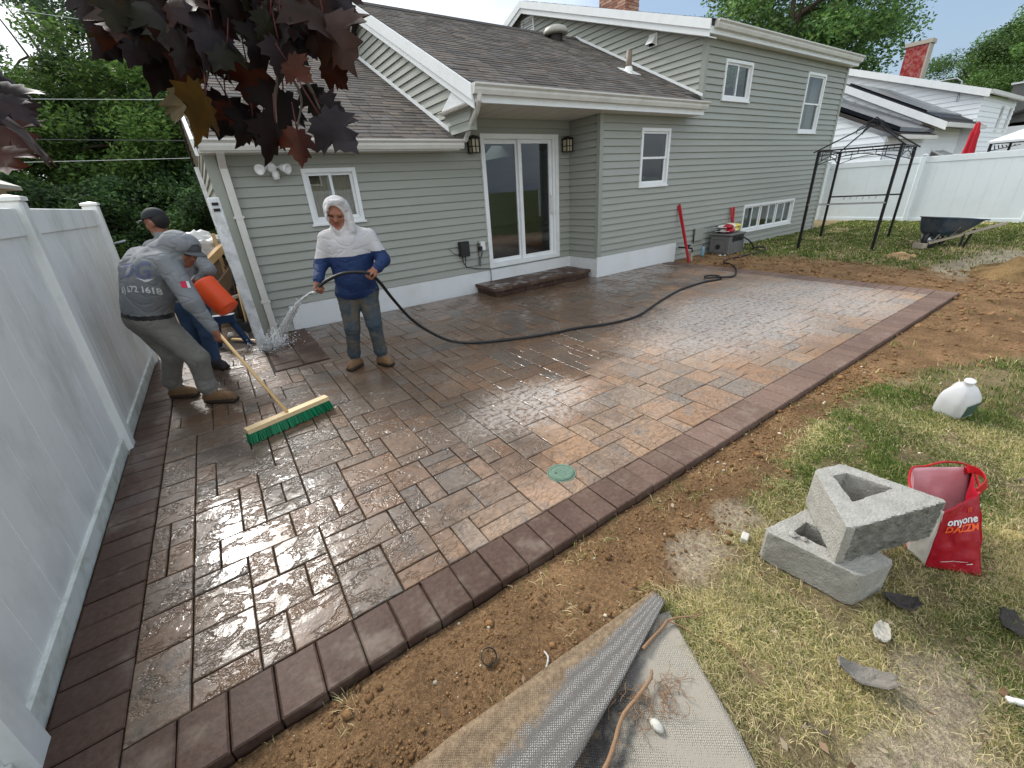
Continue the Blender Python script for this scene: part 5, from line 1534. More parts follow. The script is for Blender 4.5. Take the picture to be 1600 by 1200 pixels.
# ================================================================== DRAIN, BLOCKS, BAG, JUG, CARPET ...
dr = thing('drain_cover', 'round green plastic drain cover set in the pavers', 'drain cover', (.223, -4.918, 0))
MB().lathe([(.0, .0085), (.05, .0085), (.076, .008), (.080, .003), (.082, -.01)], 36, Matrix.Translation((.223, -4.918, 0))).build('lid', MT['drain'], dr)
mb = MB(); mb.lathe([(.0, .0095), (.008, .0095), (.008, .008)], 10, Matrix.Translation((.19, -4.905, 0))); mb.build('finger_hole', MT['black_plastic'], dr)
mb = MB()
for k in range(5): mb.box(.19, .27, -4.96 + k * .018, -4.953 + k * .018, .0082, .0098)
mb.lathe([(.070, .0082), (.070, .0105), (.066, .0105), (.066, .0082)], 36, Matrix.Translation((.223, -4.918, 0)), cap=False); mb.build('raised_ribs', MT['drain'], dr)
MB().lathe([(.083, -.02), (.083, .002), (.090, .002), (.090, -.02)], 36, Matrix.Translation((.223, -4.918, 0)), cap=False).build('ring', MT['drain'], dr)

def rough_block(name, label, cat, poly, hole, z0, z1, face_split, seed, tilt=None, chips=0.006):
    """hollow concrete block: outline poly and hole poly (2D), roughened by subdivision and noise"""
    bm = bmesh.new()
    n = len(poly)
    top = [bm.verts.new((p[0], p[1], z1)) for p in poly]; bot = [bm.verts.new((p[0], p[1], z0)) for p in poly]
    ht = [bm.verts.new((p[0], p[1], z1)) for p in hole]; hb = [bm.verts.new((p[0], p[1], z0)) for p in hole]
    fs = {}
    for i in range(n):
        j = (i + 1) % n
        f = bm.faces.new((bot[i], bot[j], top[j], top[i])); f.material_index = 1 if i in face_split else 0
    m_ = len(hole)
    for i in range(m_):
        j = (i + 1) % m_
        bm.faces.new((hb[j], hb[i], ht[i], ht[j]))
    # bridge outline and hole on top and bottom
    for a, b, flip in ((top, ht, False), (bot, hb, True)):
        ea = [bm.edges.get((a[i], a[(i + 1) % n])) for i in range(n)]
        eb = [bm.edges.get((b[i], b[(i + 1) % m_])) for i in range(m_)]
        bmesh.ops.bridge_loops(bm, edges=ea + eb)
    bmesh.ops.recalc_face_normals(bm, faces=bm.faces)
    bm.normal_update()
    for f in bm.faces:
        if abs(f.normal.z) > .5: f.material_index = 0
    bmesh.ops.triangulate(bm, faces=bm.faces)
    for it in range(5):
        long_ = [e for e in bm.edges if e.calc_length() > .018]
        if not long_: break
        bmesh.ops.subdivide_edges(bm, edges=long_, cuts=1)
        bmesh.ops.triangulate(bm, faces=bm.faces)
    bm.normal_update()
    V = np.array([v.co[:] for v in bm.verts]); Nn = np.array([v.normal[:] for v in bm.verts])
    d = (fbm(V * 26 + seed, 4, seed) - .5) * .006
    d2 = (fbm(V * 45 + seed, 4, seed + 5) - .5) * .028
    sharp = {}
    for v, k, q in zip(bm.verts, range(len(V)), V):
        is_split = any(f.material_index == 1 for f in v.link_faces)
        edge_pt = v.calc_shell_factor()
        dd = d2[k] - .004 if is_split else d[k]
        if edge_pt > 1.05: dd -= abs(d[k]) * 1.4 + chips * max(0, fbm(q[None] * 60, 2, seed + 3)[0] - .35)
        v.co += v.normal * dd
    for v in bm.verts:
        if tilt is not None: v.co = tilt @ v.co
    me = bpy.data.meshes.new(name); bm.to_mesh(me); bm.free()
    me.materials.append(MT['block']); me.materials.append(MT['block_split'])
    o = link(name, me); return tag(o, label, cat, 'loose concrete blocks on the lawn')
rough_block('concrete_block', 'lower grey concrete block lying on the grass under the hollow one', 'concrete block',
            [(.525, -5.968), (.508, -5.985), (.545, -6.30), (.562, -6.32), (.715, -6.362), (.735, -6.355), (.80, -6.05), (.79, -6.02)],
            [(.59, -6.05), (.61, -6.22), (.70, -6.22), (.70, -6.06)], .0, .168, set(), 3)
A_, B_, C_, D_ = (.815, -5.985), (.965, -6.045), (1.0, -6.415), (.535, -6.235)
rough_block('concrete_block', 'upper hollow wedge shaped concrete block with a triangular hole and split face', 'concrete block',
            [(.805, -6.008), (.83, -5.998), (.955, -6.048), (.970, -6.07), (1.0, -6.395), (.985, -6.408), (.56, -6.248), (.538, -6.224)],
            [(.841, -6.065), (.905, -6.093), (.93, -6.251), (.715, -6.181)], .172, .362, {5}, 8)
# flakes of broken block on top of the lower one and on the lawn beside
for q_, (x, y, z, s, l_) in enumerate(((.565, -6.06, .172, .022, 'small concrete crumb on the left end of the lower block'), (.575, -6.10, .172, .016, 'tiny concrete crumb beside the bigger crumb on the lower block'))):
    V = [(x + s * a, y + s * b, z + s * .5 * (c + .6)) for a, b, c in ((0, 0, 1), (.9, 0, .1), (.28, .85, .15), (-.73, .53, .05), (-.73, -.53, .12), (.28, -.85, 0), (0, 0, -.8))]
    tag(MB().add(V, [(0, 1, 2), (0, 2, 3), (0, 3, 4), (0, 4, 5), (0, 5, 1), (6, 2, 1), (6, 3, 2), (6, 4, 3), (6, 5, 4), (6, 1, 5)]).build('concrete_crumb', MT['block']), l_, 'crumb', 'crumbs on the lower block')
mb = MB(); mb.cbox(-.026, .026, -.016, .016, 0, .032, .004, mat=Matrix.Translation((.56, -5.88, .0)) @ Matrix.Rotation(.3, 4, 'Z'))
tag(mb.build('stone_offcut', MT['stone']), 'small pale square stone offcut on the grass left of the blocks', 'stone')

# red reusable bag: an open upright box of thin film leaning behind the block
bag = thing('shopping_bag', 'open red reusable shopping bag with white and orange print beside the blocks', 'bag', (1.2, -6.45, 0))
def sheet(parent, name, quad, nu, nv, mat, amp, seed, th=.0015, bulge=0.0):
    """thin film between four corners (a,b,c,d), crumpled"""
    a, b, c, d = [Vector(q) for q in quad]
    nrm = (b - a).cross(d - a).normalized()
    V, Fa = [], []
    for i in range(nu + 1):
        for j in range(nv + 1):
            u, v = i / nu, j / nv
            p = a.lerp(b, u).lerp(d.lerp(c, u), v)
            e = math.sin(math.pi * u) * math.sin(math.pi * v)
            s_ = fbm(np.array([[u * 4 + seed, v * 4, seed * .7]]), 3, seed)[0] - .5
            V.append(p + nrm * (s_ * amp * (.35 + .65 * math.sqrt(max(e, 0))) + bulge * e))
    for i in range(nu):
        for j in range(nv):
            o = i * (nv + 1) + j; Fa.append((o, o + nv + 1, o + nv + 2, o + 1))
    mb = MB(); mb.add(V, Fa)
    o = mb.build(name, mat, parent, smooth=True, recalc=False)
    md = o.modifiers.new('thickness', 'SOLIDIFY'); md.thickness = th; md.offset = 0
    return o, (a, b, c, d, nrm)
# bottom corners and rim corners
bl, br, bR, bB = (1.015, -6.43, .0), (1.125, -6.585, .0), (1.38, -6.48, .0), (1.24, -6.28, .0)
tl, tr, tR, tB = (1.045, -6.41, .28), (1.23, -6.468, .315), (1.46, -6.40, .31), (1.21, -6.25, .335)
front, fr_ = sheet(bag, 'front_panel', (bl, br, tr, tl), 22, 26, MT['bag_red'], .036, 2, bulge=.006)
sheet(bag, 'side_panel', (br, bR, tR, tr), 14, 16, MT['bag_red'], .07, 5, bulge=-.03)
sheet(bag, 'back_panel', (bR, bB, tB, tR), 14, 16, MT['bag_in'], .04, 7)
sheet(bag, 'back_panel', (bB, (1.06, -6.36, 0), (1.05, -6.30, .30), tB), 14, 16, MT['bag_in'], .03, 9)
sheet(bag, 'side_panel', ((1.06, -6.36, 0), bl, tl, (1.05, -6.30, .30)), 10, 16, MT['bag_white'], .03, 11)
sheet(bag, 'bottom_panel', (bl, br, bR, bB), 10, 10, MT['bag_red'], .01, 12)
mb = MB()
mb.tube(smooth_path([tr, (1.34, -6.45, .30), tR, (1.38, -6.33, .335), (1.29, -6.28, .325), tB, (1.12, -6.265, .32), (1.05, -6.30, .30)], 5), .005, 6); mb.build('rim_binding', MT['red'], bag, smooth=True)
mb = MB()
hp = smooth_path([(1.25, -6.46, .31), (1.31, -6.47, .335), (1.38, -6.44, .335), (1.43, -6.40, .31), (1.42, -6.37, .27)], 6)
for a, b in zip(hp[:-1], hp[1:]): mb.beam(a, b, .035, .004, up=(0.3, -1, .5))
mb.build('strap', MT['red'], bag)
hp = smooth_path([(1.39, -6.46, .26), (1.45, -6.46, .18), (1.44, -6.48, .08), (1.39, -6.47, .05)], 6); mb = MB()
for a, b in zip(hp[:-1], hp[1:]): mb.beam(a, b, .03, .004, up=(0.3, -1, .5))
mb.build('strap', MT['red'], bag)
mb = MB(); mb.tube([(1.42, -6.43, .14), (1.50, -6.48, .11)], .006, 6); mb.build('drawcord', MT['white_plastic'], bag)

def text_mesh(body, size, align='CENTER', bold=0.0, shear=0.0, extr=.0):
    cu = bpy.data.curves.new('text', 'FONT'); cu.body = body; cu.size = size; cu.align_x = align; cu.align_y = 'CENTER'
    cu.offset = bold; cu.shear = shear; cu.extrude = extr; cu.resolution_u = 3
    o = bpy.data.objects.new('text', cu); C.objects.link(o)
    dg = bpy.context.evaluated_depsgraph_get(); dg.update()
    me = bpy.data.meshes.new_from_object(o.evaluated_get(dg))
    bpy.data.objects.remove(o)
    return me
def lay_text(name, body, size, origin, uax, vax, target_bvh, mat, parent, out=.003, label=None, polys=None, subdiv=True, **kw):
    """project flat lettering onto a surface along the normal"""
    if polys is None: me = text_mesh(body, size, **kw)
    else:
        mb = MB()
        for p in polys: mb.add([(q[0], q[1], 0) for q in p], [tuple(range(len(p)))])
        me = bpy.data.meshes.new(name); me.from_pydata(mb.v, [], mb.f)
    bm = bmesh.new(); bm.from_mesh(me)
    bmesh.ops.triangulate(bm, faces=bm.faces)
    for it in range(3):
        e = [x for x in bm.edges if x.calc_length() > .02]
        if not e: break
        bmesh.ops.subdivide_edges(bm, edges=e, cuts=1); bmesh.ops.triangulate(bm, faces=bm.faces)
    O, ua, va = Vector(origin), Vector(uax).normalized(), Vector(vax).normalized()
    n = ua.cross(va).normalized()
    for v in bm.verts:
        p = O + ua * v.co.x + va * v.co.y
        hit = target_bvh.ray_cast(p + n * .25, -n, .6) if target_bvh else (None, None, None, None)
        v.co = hit[0] + n * out if hit[0] is not None else p
    bm.to_mesh(me); bm.free()
    me.materials.clear(); me.materials.append(mat)
    o = link(name, me, parent, label)
    return o
dg = bpy.context.evaluated_depsgraph_get(); dg.update()
def bvh_of(o):
    me = o.data
    return BVHTree.FromPolygons([tuple(v.co) for v in me.vertices], [tuple(p.vertices) for p in me.polygons])
fb = bvh_of(front)
ua = (Vector(br) - Vector(bl)).normalized(); va = ((Vector(tl) + Vector(tr)) / 2 - (Vector(bl) + Vector(br)) / 2).normalized()
cen = (Vector(bl) + Vector(br) + Vector(tl) + Vector(tr)) / 4
ua = ((Vector(br) - Vector(bl)).normalized() + (Vector(tr) - Vector(tl)).normalized()).normalized()
lay_text('print', 'anyone', .052, cen + va * .085 + ua * .015, -ua, -va, None, MT['print_white'], bag, bold=.001) if False else None
lay_text('print', 'onyone', .045, cen + va * .078 + ua * .008, ua, va, fb, MT['print_white'], bag, bold=.0012)
lay_text('print', 'DAZZM', .040, cen + va * .042 + ua * .01, ua, va, fb, MT['print_orange'], bag, bold=.0012)
lay_text('print', 'IS', .03, cen + va * .118 + ua * .04, ua, va, fb, MT['print_orange'], bag)
lay_text('print', '', 0, cen - va * .108, ua, va, fb, MT['print_white'], bag, polys=[[(-.05, -.001), (.04, .0), (.04, .002), (-.05, .001)], [(.04, -.014), (.06, -.012), (.06, -.008), (.04, -.010)]])
cup = thing('plastic_tub', 'yellowish plastic tub lying inside the red bag opening', 'tub', (1.17, -6.44, 0))
MB().lathe([(.0, 0), (.045, .0), (.055, .09), (.058, .09), (.06, .095), (.05, .095), (.042, .01), (.0, .01)], 20, Matrix.Translation((1.17, -6.44, .03)) @ Matrix.Rotation(-.3, 4, 'Y')).build('tub_body', M('tub_plastic', lin(206, 176, 108), .4, .1, 20), cup, smooth=True)

# milk jug ------------------------------------------------------------------------
jg = thing('water_jug', 'translucent white gallon jug with a dark label lying on the lawn', 'jug', (2.72, -6.14, 0))
JM = Matrix.Translation((2.73, -6.15, .118)) @ Matrix.Rotation(math.radians(-22), 4, 'Z') @ Matrix.Rotation(math.radians(14), 4, 'X') @ Matrix.Rotation(math.radians(-16), 4, 'Y')
mb = MB()
rings = []
def sq(r, z, k=.35, ox=0.0, n=24):
    out = []
    for i in range(n):
        a = 2 * math.pi * i / n; c, s = math.cos(a), math.sin(a)
        f = 1 / max(abs(c), abs(s)); q = r * ((1 - k) + k * min(f, 1.25))
        out.append(JM @ Vector((q * c + ox, q * s, z)))
    return out
prof = [(.06, -.118), (.085, -.112), (.094, -.09), (.096, -.04), (.096, .02), (.09, .05), (.075, .085), (.05, .115), (.03, .135), (.025, .14), (.025, .158), (.028, .16), (.028, .168), (.0235, .168)]
for r, z in prof: rings.append(sq(r * (.88 if r > .05 else 1), z * 1.14, .9 if r > .08 else (.6 if r > .04 else .05)))
loft(mb, rings); mb.build('jug_body', MT['jug'], jg, smooth=True)
mb = MB(); mb.tube([JM @ Vector(p) for p in ((.02, .03, .12), (.03, .06, .10), (.035, .075, .07), (.035, .08, .03), (.03, .07, .0))], .014, 8); mb.build('handle', MT['jug'], jg, smooth=True)
mb = MB()
V = []
for i in range(9):
    a = math.radians(-118 + i * 7)
    for z in (-.055, .03):
        c, s = math.cos(a), math.sin(a); f = 1 / max(abs(c), abs(s)); q = .0868 * (.1 + .9 * min(f, 1.25)); V.append(JM @ Vector((q * c, q * s, z * 1.3)))
mb.add(V, [(2 * i, 2 * i + 2, 2 * i + 3, 2 * i + 1) for i in range(8)]); mb.build('label_sticker', MT['jug_label'], jg)

# carpet strips --------------------------------------------------------------------
m = new_mat('woven_mat'); T = node_tools(m)
a = T.attr(); asep = T.n.new('ShaderNodeSeparateColor'); T.l.new(a, asep.inputs[0])
wv = T.mapping((1, 1, 1), (0, 0, math.radians(38)))
vo = T.n.new('ShaderNodeTexVoronoi'); vo.feature = 'F1'; vo.inputs['Scale'].default_value = 150; vo.inputs['Randomness'].default_value = 0.25
T.l.new(wv, vo.inputs['Vector'])
dots = T.rng(vo.outputs['Distance'], .2, .55)
mn = T.noise(7, 6, .72)
soil_ = T.rng(T.mt('ADD', asep.outputs[0], T.mt('MULTIPLY_ADD', mn, 1.1, -.55)), .38, .62)
sand_ = T.rng(T.mt('ADD', asep.outputs[1], T.mt('MULTIPLY_ADD', mn, -1.3, .65)), .35, .75)
base_ = T.mix(dots, (.40, .38, .35), (.13, .12, .11))
base_ = T.mix(asep.outputs[2], base_, T.mix(1.0, base_, (.35, .35, .36), 'MULTIPLY'))
base_ = T.mix(T.mt('MULTIPLY', sand_, .85), base_, T.mix(dots, (.50, .45, .37), (.36, .32, .26)))
c = T.mix(T.mt('MULTIPLY', soil_, .93), base_, T.mix(T.rng(T.noise(50, 4, .7), .3, .7), (.17, .115, .068), (.31, .225, .14)))
T.l.new(c, T.p.inputs['Base Color']); T.p.inputs['Roughness'].default_value = .9; T.p.inputs['Specular IOR Level'].default_value = .15
b = T.bump(dots, .9, .003); b = T.bump(T.noise(90, 4, .7), .4, .004, b); T.l.new(b, T.p.inputs['Normal'])
MT['carpet'] = m
def mat_sheet(name, label, quad, nu, nv, zfun, colfun, th=.008):
    a, b, c, d = [Vector((*q, 0)) for q in quad]
    V, Fa, Cl = [], [], []
    for i in range(nu + 1):
        for j in range(nv + 1):
            u, v = i / nu, j / nv
            p = a.lerp(b, u).lerp(d.lerp(c, u), v)
            w = fbm(np.array([[u * 7, v * 9, 1.0]]), 3, 5)[0] - .5
            V.append((p.x + w * .006 * (u in (0, 1)), p.y + w * .012 * (v in (0, 1)), zfun(u, v) + (fbm(np.array([[p.x * 8, p.y * 8, 2.0]]), 3, 6)[0] - .5) * .005)); Cl.append(colfun(u, v))
    for i in range(nu):
        for j in range(nv):
            o = i * (nv + 1) + j; Fa.append((o, o + nv + 1, o + nv + 2, o + 1))
    me = bpy.data.meshes.new(name); me.from_pydata(V, [], Fa); me.materials.append(MT['carpet'])
    ca = me.color_attributes.new('col', 'FLOAT_COLOR', 'POINT'); ca.data.foreach_set('color', [x for t in Cl for x in (*t, 1.0)])
    bm = bmesh.new(); bm.from_mesh(me); bmesh.ops.recalc_face_normals(bm, faces=bm.faces); bm.to_mesh(me); bm.free()
    me.polygons.foreach_set('use_smooth', [True] * len(me.polygons))
    o = link(name, me)
    md = o.modifiers.new('thickness', 'SOLIDIFY'); md.thickness = th; md.offset = -1
    return tag(o, label, 'mat', 'old woven mats on the lawn')
mat_sheet('woven_mat', 'soil covered grey woven mat strip ending in a pointed corner, the upper of two', [(-1.3, -5.74), (-.02, -5.80), (-.045, -5.875), (-1.3, -6.215)], 60, 16,
          lambda u, v: .012 + .03 * v + .003 * math.sin(u * 5), lambda u, v: (max(0, min(1, 1.05 - 1.25 * v - .25 * u)), .15, 0))
mat_sheet('woven_mat', 'dusty black and grey woven mat strip lying under the pointed one', [(-1.1, -6.1), (-.10, -5.87), (-.05, -5.90), (-.30, -6.44)], 50, 30,
          lambda u, v: .006 + .004 * math.sin(u * 9 + v * 4), lambda u, v: (max(0, .75 - 1.9 * v), max(0, min(1, 1.5 * v - .1 + .3 * u)), 1.0 if (v < .62 and u < .62) else .15))

# sticks, roots, bark scraps and litter -----------------------------------------------
def twig(name, label, cat, pts, r0, r1, mat, group=None):
    pts = smooth_path(pts, 6); n = len(pts)
    rs = [r0 + (r1 - r0) * i / (n - 1) + .0008 * math.sin(i * 2.1) for i in range(n)]
    return tag(MB().tube(pts, rs, 7).build(name, mat, smooth=True), label, cat, group)
twig('root', 'thick pale brown root lying along the gap between the two mats', 'root', [(-.72, -6.13, .03), (-.60, -6.095, .035), (-.50, -6.05, .04), (-.42, -6.04, .04), (-.335, -6.03, .045), (-.31, -6.015, .05)], .0075, .005, MT['root'], 'roots on the mats')
rt2 = thing('root', 'thin forked root across the pointed end of the mats', 'root', (-.2, -5.92, 0), group='roots on the mats')
for pts, r0, r1 in (([(-.27, -5.945, .04), (-.20, -5.935, .03), (-.135, -5.93, .025), (-.10, -5.925, .03)], .007, .005), ([(-.10, -5.925, .03), (-.06, -5.94, .03), (.02, -5.98, .02), (.06, -5.985, .015)], .005, .002), ([(-.10, -5.925, .03), (-.07, -5.97, .02), (-.05, -6.03, .01)], .004, .0015), ([(-.14, -5.93, .025), (-.12, -5.90, .035)], .004, .002)):
    p = smooth_path(pts, 5); MB().tube(p, [r0 + (r1 - r0) * i / (len(p) - 1) for i in range(len(p))], 6).build('root_branch', MT['root'], rt2, smooth=True)
twig('stick', 'short pale bone coloured stick on the soil beside the mat', 'stick', [(-.585, -5.765, .0), (-.56, -5.745, .012), (-.555, -5.715, .008)], .0045, .003, MT['stone'])
twig('stick', 'long thin twig lying on the lawn right of the mats', 'stick', [(-.01, -6.07, .012), (.0, -6.12, .02), (-.01, -6.2, .012), (-.03, -6.27, .01)], .003, .0018, MT['root'])
mb = MB(); q = random.Random(31)
for k in range(70):
    x, y = q.gauss(-.36, .06), q.gauss(-6.075, .03); z = .02 + q.uniform(0, .02); a_ = q.uniform(0, 6.28); pts = []
    for i in range(5):
        pts.append((x, y, z)); a_ += q.gauss(0, .6); x += .016 * math.cos(a_); y += .016 * math.sin(a_); z = max(.012, z + q.gauss(0, .006))
    mb.tube(pts, .0011, 4, cap=False)
tag(mb.build('root_hairs', MT['root'], recalc=False), 'tangle of fine brown root hairs on the gap between the mats', kind='stuff')
def scrap(name, label, x, y, rz, L, Wd, curl, mat, seed, group):
    q = random.Random(seed); V, Fa = [], []
    nu, nv = 10, 5
    for i in range(nu + 1):
        for j in range(nv + 1):
            u, v = i / nu * 2 - 1, j / nv * 2 - 1
            wv_ = Wd / 2 * (1 - .55 * abs(u) ** 2.2) * (1 + q.uniform(-.14, .14))
            px, py = u * L / 2, v * wv_
            z = .02 + curl * (u * u) + .5 * curl * (v * v) + q.uniform(-.003, .003)
            V.append((x + px * math.cos(rz) - py * math.sin(rz), y + px * math.sin(rz) + py * math.cos(rz), z))
    for i in range(nu):
        for j in range(nv):
            o = i * (nv + 1) + j; Fa.append((o, o + nv + 1, o + nv + 2, o + 1))
    o = MB().add(V, Fa).build(name, mat, recalc=False)
    md = o.modifiers.new('thickness', 'SOLIDIFY'); md.thickness = .006
    return tag(o, label, 'scrap', group)
scrap('bark_scrap', 'curved pale grey bark scrap on the dry grass below the blocks', .262, -6.455, -1.05, .155, .065, .032, MT['bark'], 1, 'bark and roofing scraps on the lawn')
scrap('bark_scrap', 'dark scrap tucked in the shade by the lower block corner', .70, -6.43, -.9, .11, .06, .022, MT['shingle_dark'], 2, 'bark and roofing scraps on the lawn')
scrap('bark_scrap', 'flat grey green scrap just below the lower block', .50, -6.43, .2, .09, .05, .008, MT['grey_vent'], 3, 'bark and roofing scraps on the lawn')
scrap('bark_scrap', 'dark crumpled scrap near the right edge of the lawn', .90, -6.70, .4, .11, .06, .02, MT['shingle_dark'], 4, 'bark and roofing scraps on the lawn')
twig('pipe_offcut', 'short white plastic pipe offcut at the right edge', 'pipe', [(.545, -6.745, .014), (.575, -6.785, .014), (.60, -6.82, .014)], .011, .011, MT['white_plastic'])
mb = MB(); mb.lathe([(.028, .0), (.031, .0), (.031, .012), (.028, .012)], 24, Matrix.Translation((-.735, -5.60, .0)) @ Matrix.Rotation(.45, 4, 'X'), cap=False)
tag(mb.build('plastic_ring', MT['black_plastic']), 'grey plastic ring half buried in the soil', 'ring')
tag(MB().lathe([(.0, -.012), (.012, -.008), (.017, 0), (.012, .008), (.0, .012)], 12, Matrix.Translation((-.42, -6.125, .022)) @ Matrix.Scale(1.5, 4, (0, 1, 0))).build('pebble', MT['stone'], smooth=True), 'oval white pebble lying on the dusty mat', 'pebble')

# soil heap and sawdust patch in the distance ----------------------------------------------
def heap(name, label, cx, cy, rx, ry, h, mat, col, seed, kind='stuff'):
    n = 46; V, Fa, Cl = [], [], []
    for i in range(n + 1):
        for j in range(n + 1):
            u, v = i / n * 2 - 1, j / n * 2 - 1
            r = math.sqrt(u * u + v * v)
            w = fbm(np.array([[u * 3 + seed, v * 3, seed]]), 5, seed)[0]
            z = max(0, 1 - r) ** .8 * h * (.1 + 1.7 * w) + (fbm(np.array([[u * 14, v * 14, seed]]), 3, seed + 2)[0] - .5) * .22 * h - .02
            V.append((cx + u * rx, cy + v * ry, z)); k = .6 + .8 * w; Cl.append(tuple(c * k for c in col))
    for i in range(n):
        for j in range(n):
            o = i * (n + 1) + j; Fa.append((o, o + n + 1, o + n + 2, o + 1))
    o = np_mesh(name, np.array(V), np.array(Fa), mat, np.array(Cl), smooth=True)
    return tag(o, label, kind=kind)
heap('soil_heap', 'low heap of dug brown soil and turf at the far right', 8.9, -5.8, 1.1, .75, .24, MT['soil'], lin(156, 128, 88), 3)
heap('sawdust_pile', 'patch of pale orange sawdust on the far lawn', 9.6, -3.95, .45, .3, .09, MT['soil'], lin(206, 172, 128), 5)

# ================================================================== BROOM, BUCKET, RUBBISH IN THE PASSAGE
br_ = thing('push_broom', 'push broom with wooden handle and green bristles on the wet pavers', 'broom', (-1.03, -3.0, 0))
p0, p1 = Vector((-1.345, -3.145, .10)), Vector((-.722, -2.955, .10))
ax = (p1 - p0).normalized(); sd = Vector((0, 0, 1)).cross(ax).normalized()
mb = MB(); mb.beam(p0, p1, .07, .035); mb.build('broom_head', MT['wood_block'], br_)
mb = MB(); q = random.Random(2)
L = (p1 - p0).length
for i in range(64):
    for j in range(5):
        c_ = p0 + ax * (L * (i + .5) / 64) + sd * ((j - 2) * .013)
        tip = c_ + ax * (q.uniform(-.006, .006) + (.03 * ((i / 32) - 1) * .5)) + sd * ((j - 2) * .008 - .012 + q.uniform(-.008, .008)); tip.z = q.uniform(.0, .012)
        k = q.uniform(.6, 1.3)
        mb.beam(c_ - Vector((0, 0, .015)), tip, .0075, .0075, col=(k, k, k))
o_ = mb.build('bristles', MT['bristle'], br_, recalc=False); o_['kind'] = 'stuff'
hA, hB = Vector((-1.045, -3.06, .12)), Vector((-1.435, -2.11, .926))
mb = MB(); mb.tube([hA, hB], .0125, 10); mb.build('broom_handle', MT['wood_new'], br_, smooth=True)
bk = thing('bucket', 'orange five gallon plastic bucket tipped over in a worker\'s hands', 'bucket', (-1.28, -1.37, .85))
ba, bb = Vector((-1.345, -1.30, .945)), Vector((-1.20, -1.46, .70))
bq = Matrix.Translation(ba) @ (bb - ba).to_track_quat('Z', 'Y').to_matrix().to_4x4()
BL = (bb - ba).length
MB().lathe([(.108, 0), (.128, .0), (.128, .012), (.124, .02), (.126, .05), (.122, .055), (.121, .09), (.118, .095), (.106, BL - .005), (.100, BL), (.0, BL - .004), (.0, BL - .012), (.095, BL - .015), (.108, .02)], 32, bq, cap=False).build('bucket_body', MT['orange'], bk, smooth=True)
mb = MB(); n = 14
mb.tube([bq @ Vector((.128 * math.cos(math.pi * i / n), .128 * math.sin(math.pi * i / n) * .55 - .02, -.12 * math.sin(math.pi * i / n) + .03)) for i in range(n + 1)], .004, 6); mb.build('bail_handle', MT['steel'], bk)

def blob(name, label, cat, c, r, mat, seed, sq=(1, 1, 1), amp=.35, freq=2.2, kind=None, group=None):
    bm = bmesh.new(); bmesh.ops.create_icosphere(bm, subdivisions=4, radius=1.0)
    V = np.array([v.co[:] for v in bm.verts]); d = 1 + (fbm(V * freq + seed, 4, seed) - .5) * 2 * amp
    for v, k in zip(bm.verts, d): v.co = Vector((v.co.x * r * k * sq[0] + c[0], v.co.y * r * k * sq[1] + c[1], v.co.z * r * k * sq[2] + c[2]))
    me = bpy.data.meshes.new(name); bm.to_mesh(me); bm.free(); me.materials.append(mat)
    me.polygons.foreach_set('use_smooth', [True] * len(me.polygons))
    return tag(link(name, me), label, cat, group, kind)
blob('rubbish_heap', 'heap of rubble and rubbish in the passage beside the house', None, (-1.3, 1.9, .25), .75, MT['lumber_dark'], 4, (.8, 1.1, .95), .4, 2.5, kind='stuff')
blob('plastic_sheet', 'crumpled white plastic sheet on top of the rubbish heap', 'sheet', (-1.35, 1.75, 1.12), .36, MT['plastic_sheet'], 9, (1.1, 1, .62), .45, 3.0)
LUM = [((-1.62, 1.0, .70), (-1.02, 1.25, 1.12), .14, .09, 'lumber', 'short thick pale timber offcut slanting up towards the gate post'),
       ((-1.12, 1.3, .35), (-1.10, 1.45, 1.30), .10, .05, 'lumber', 'upright pale board standing in the rubbish heap'),
       ((-1.42, .95, .40), (-1.0, 1.0, .78), .12, .16, 'lumber_dark', 'dark old beam under the slanting timber'),
       ((-1.00, 1.0, .05), (-1.06, 1.2, .85), .09, .04, 'lumber_dark', 'dark upright board beside the gate post'),
       ((-1.45, .70, .40), (-.98, .80, .47), .07, .04, 'wood_old', 'weathered short plank below the orange bucket'),
       ((-1.30, .1, .02), (-1.02, -.28, .02), .04, .02, 'wood_new', 'thin pale stick lying on the ground in the passage')]
for a, b, w, h, mt_, l_ in LUM:
    mb = MB(); mb.beam(a, b, w, h); tag(mb.build('timber_offcut', MT[mt_]), l_, 'timber', 'timber offcuts in the passage')
for k, (a, b, l_) in enumerate((((-1.16, .75, .0), (-1.00, 1.0, .95), 'dark handled shovel leaning in the rubbish beside the gate post'), ((-1.08, .45, .0), (-1.03, .62, .62), 'short wooden tool handle standing next to the shovel'))):
    s_ = thing('shovel', l_, 'shovel', a, 0, 'tools leaning in the passage')
    MB().tube([a, b], .014, 8).build('shaft', MT['black_metal' if k == 0 else 'lumber'], s_, smooth=True)
    mb = MB(); a_ = Vector(a); mb.add([a_ + Vector(v) for v in ((-.06, -.01, .12), (.06, -.01, .12), (.07, -.03, .03), (.0, -.05, -.03), (-.07, -.03, .03), (0, .01, .14))], [(0, 1, 5), (0, 4, 3, 2, 1)]); mb.build('blade', MT['black_metal'], s_)
bs = thing('blue_stand', 'dark blue plastic sawhorse leg standing in the passage', 'sawhorse', (-1.25, -.2, 0))
mb = MB(); mb.beam((-1.42, -.15, .36), (-1.18, -.22, .36), .10, .10); mb.build('top_beam', MT['blue_frame'], bs)
mb = MB(); mb.beam((-1.24, -.20, .34), (-1.12, -.30, .0), .07, .04); mb.build('leg', MT['blue_frame'], bs)
mb = MB(); mb.beam((-1.38, -.16, .34), (-1.46, -.10, .0), .07, .04); mb.build('leg', MT['blue_frame'], bs)
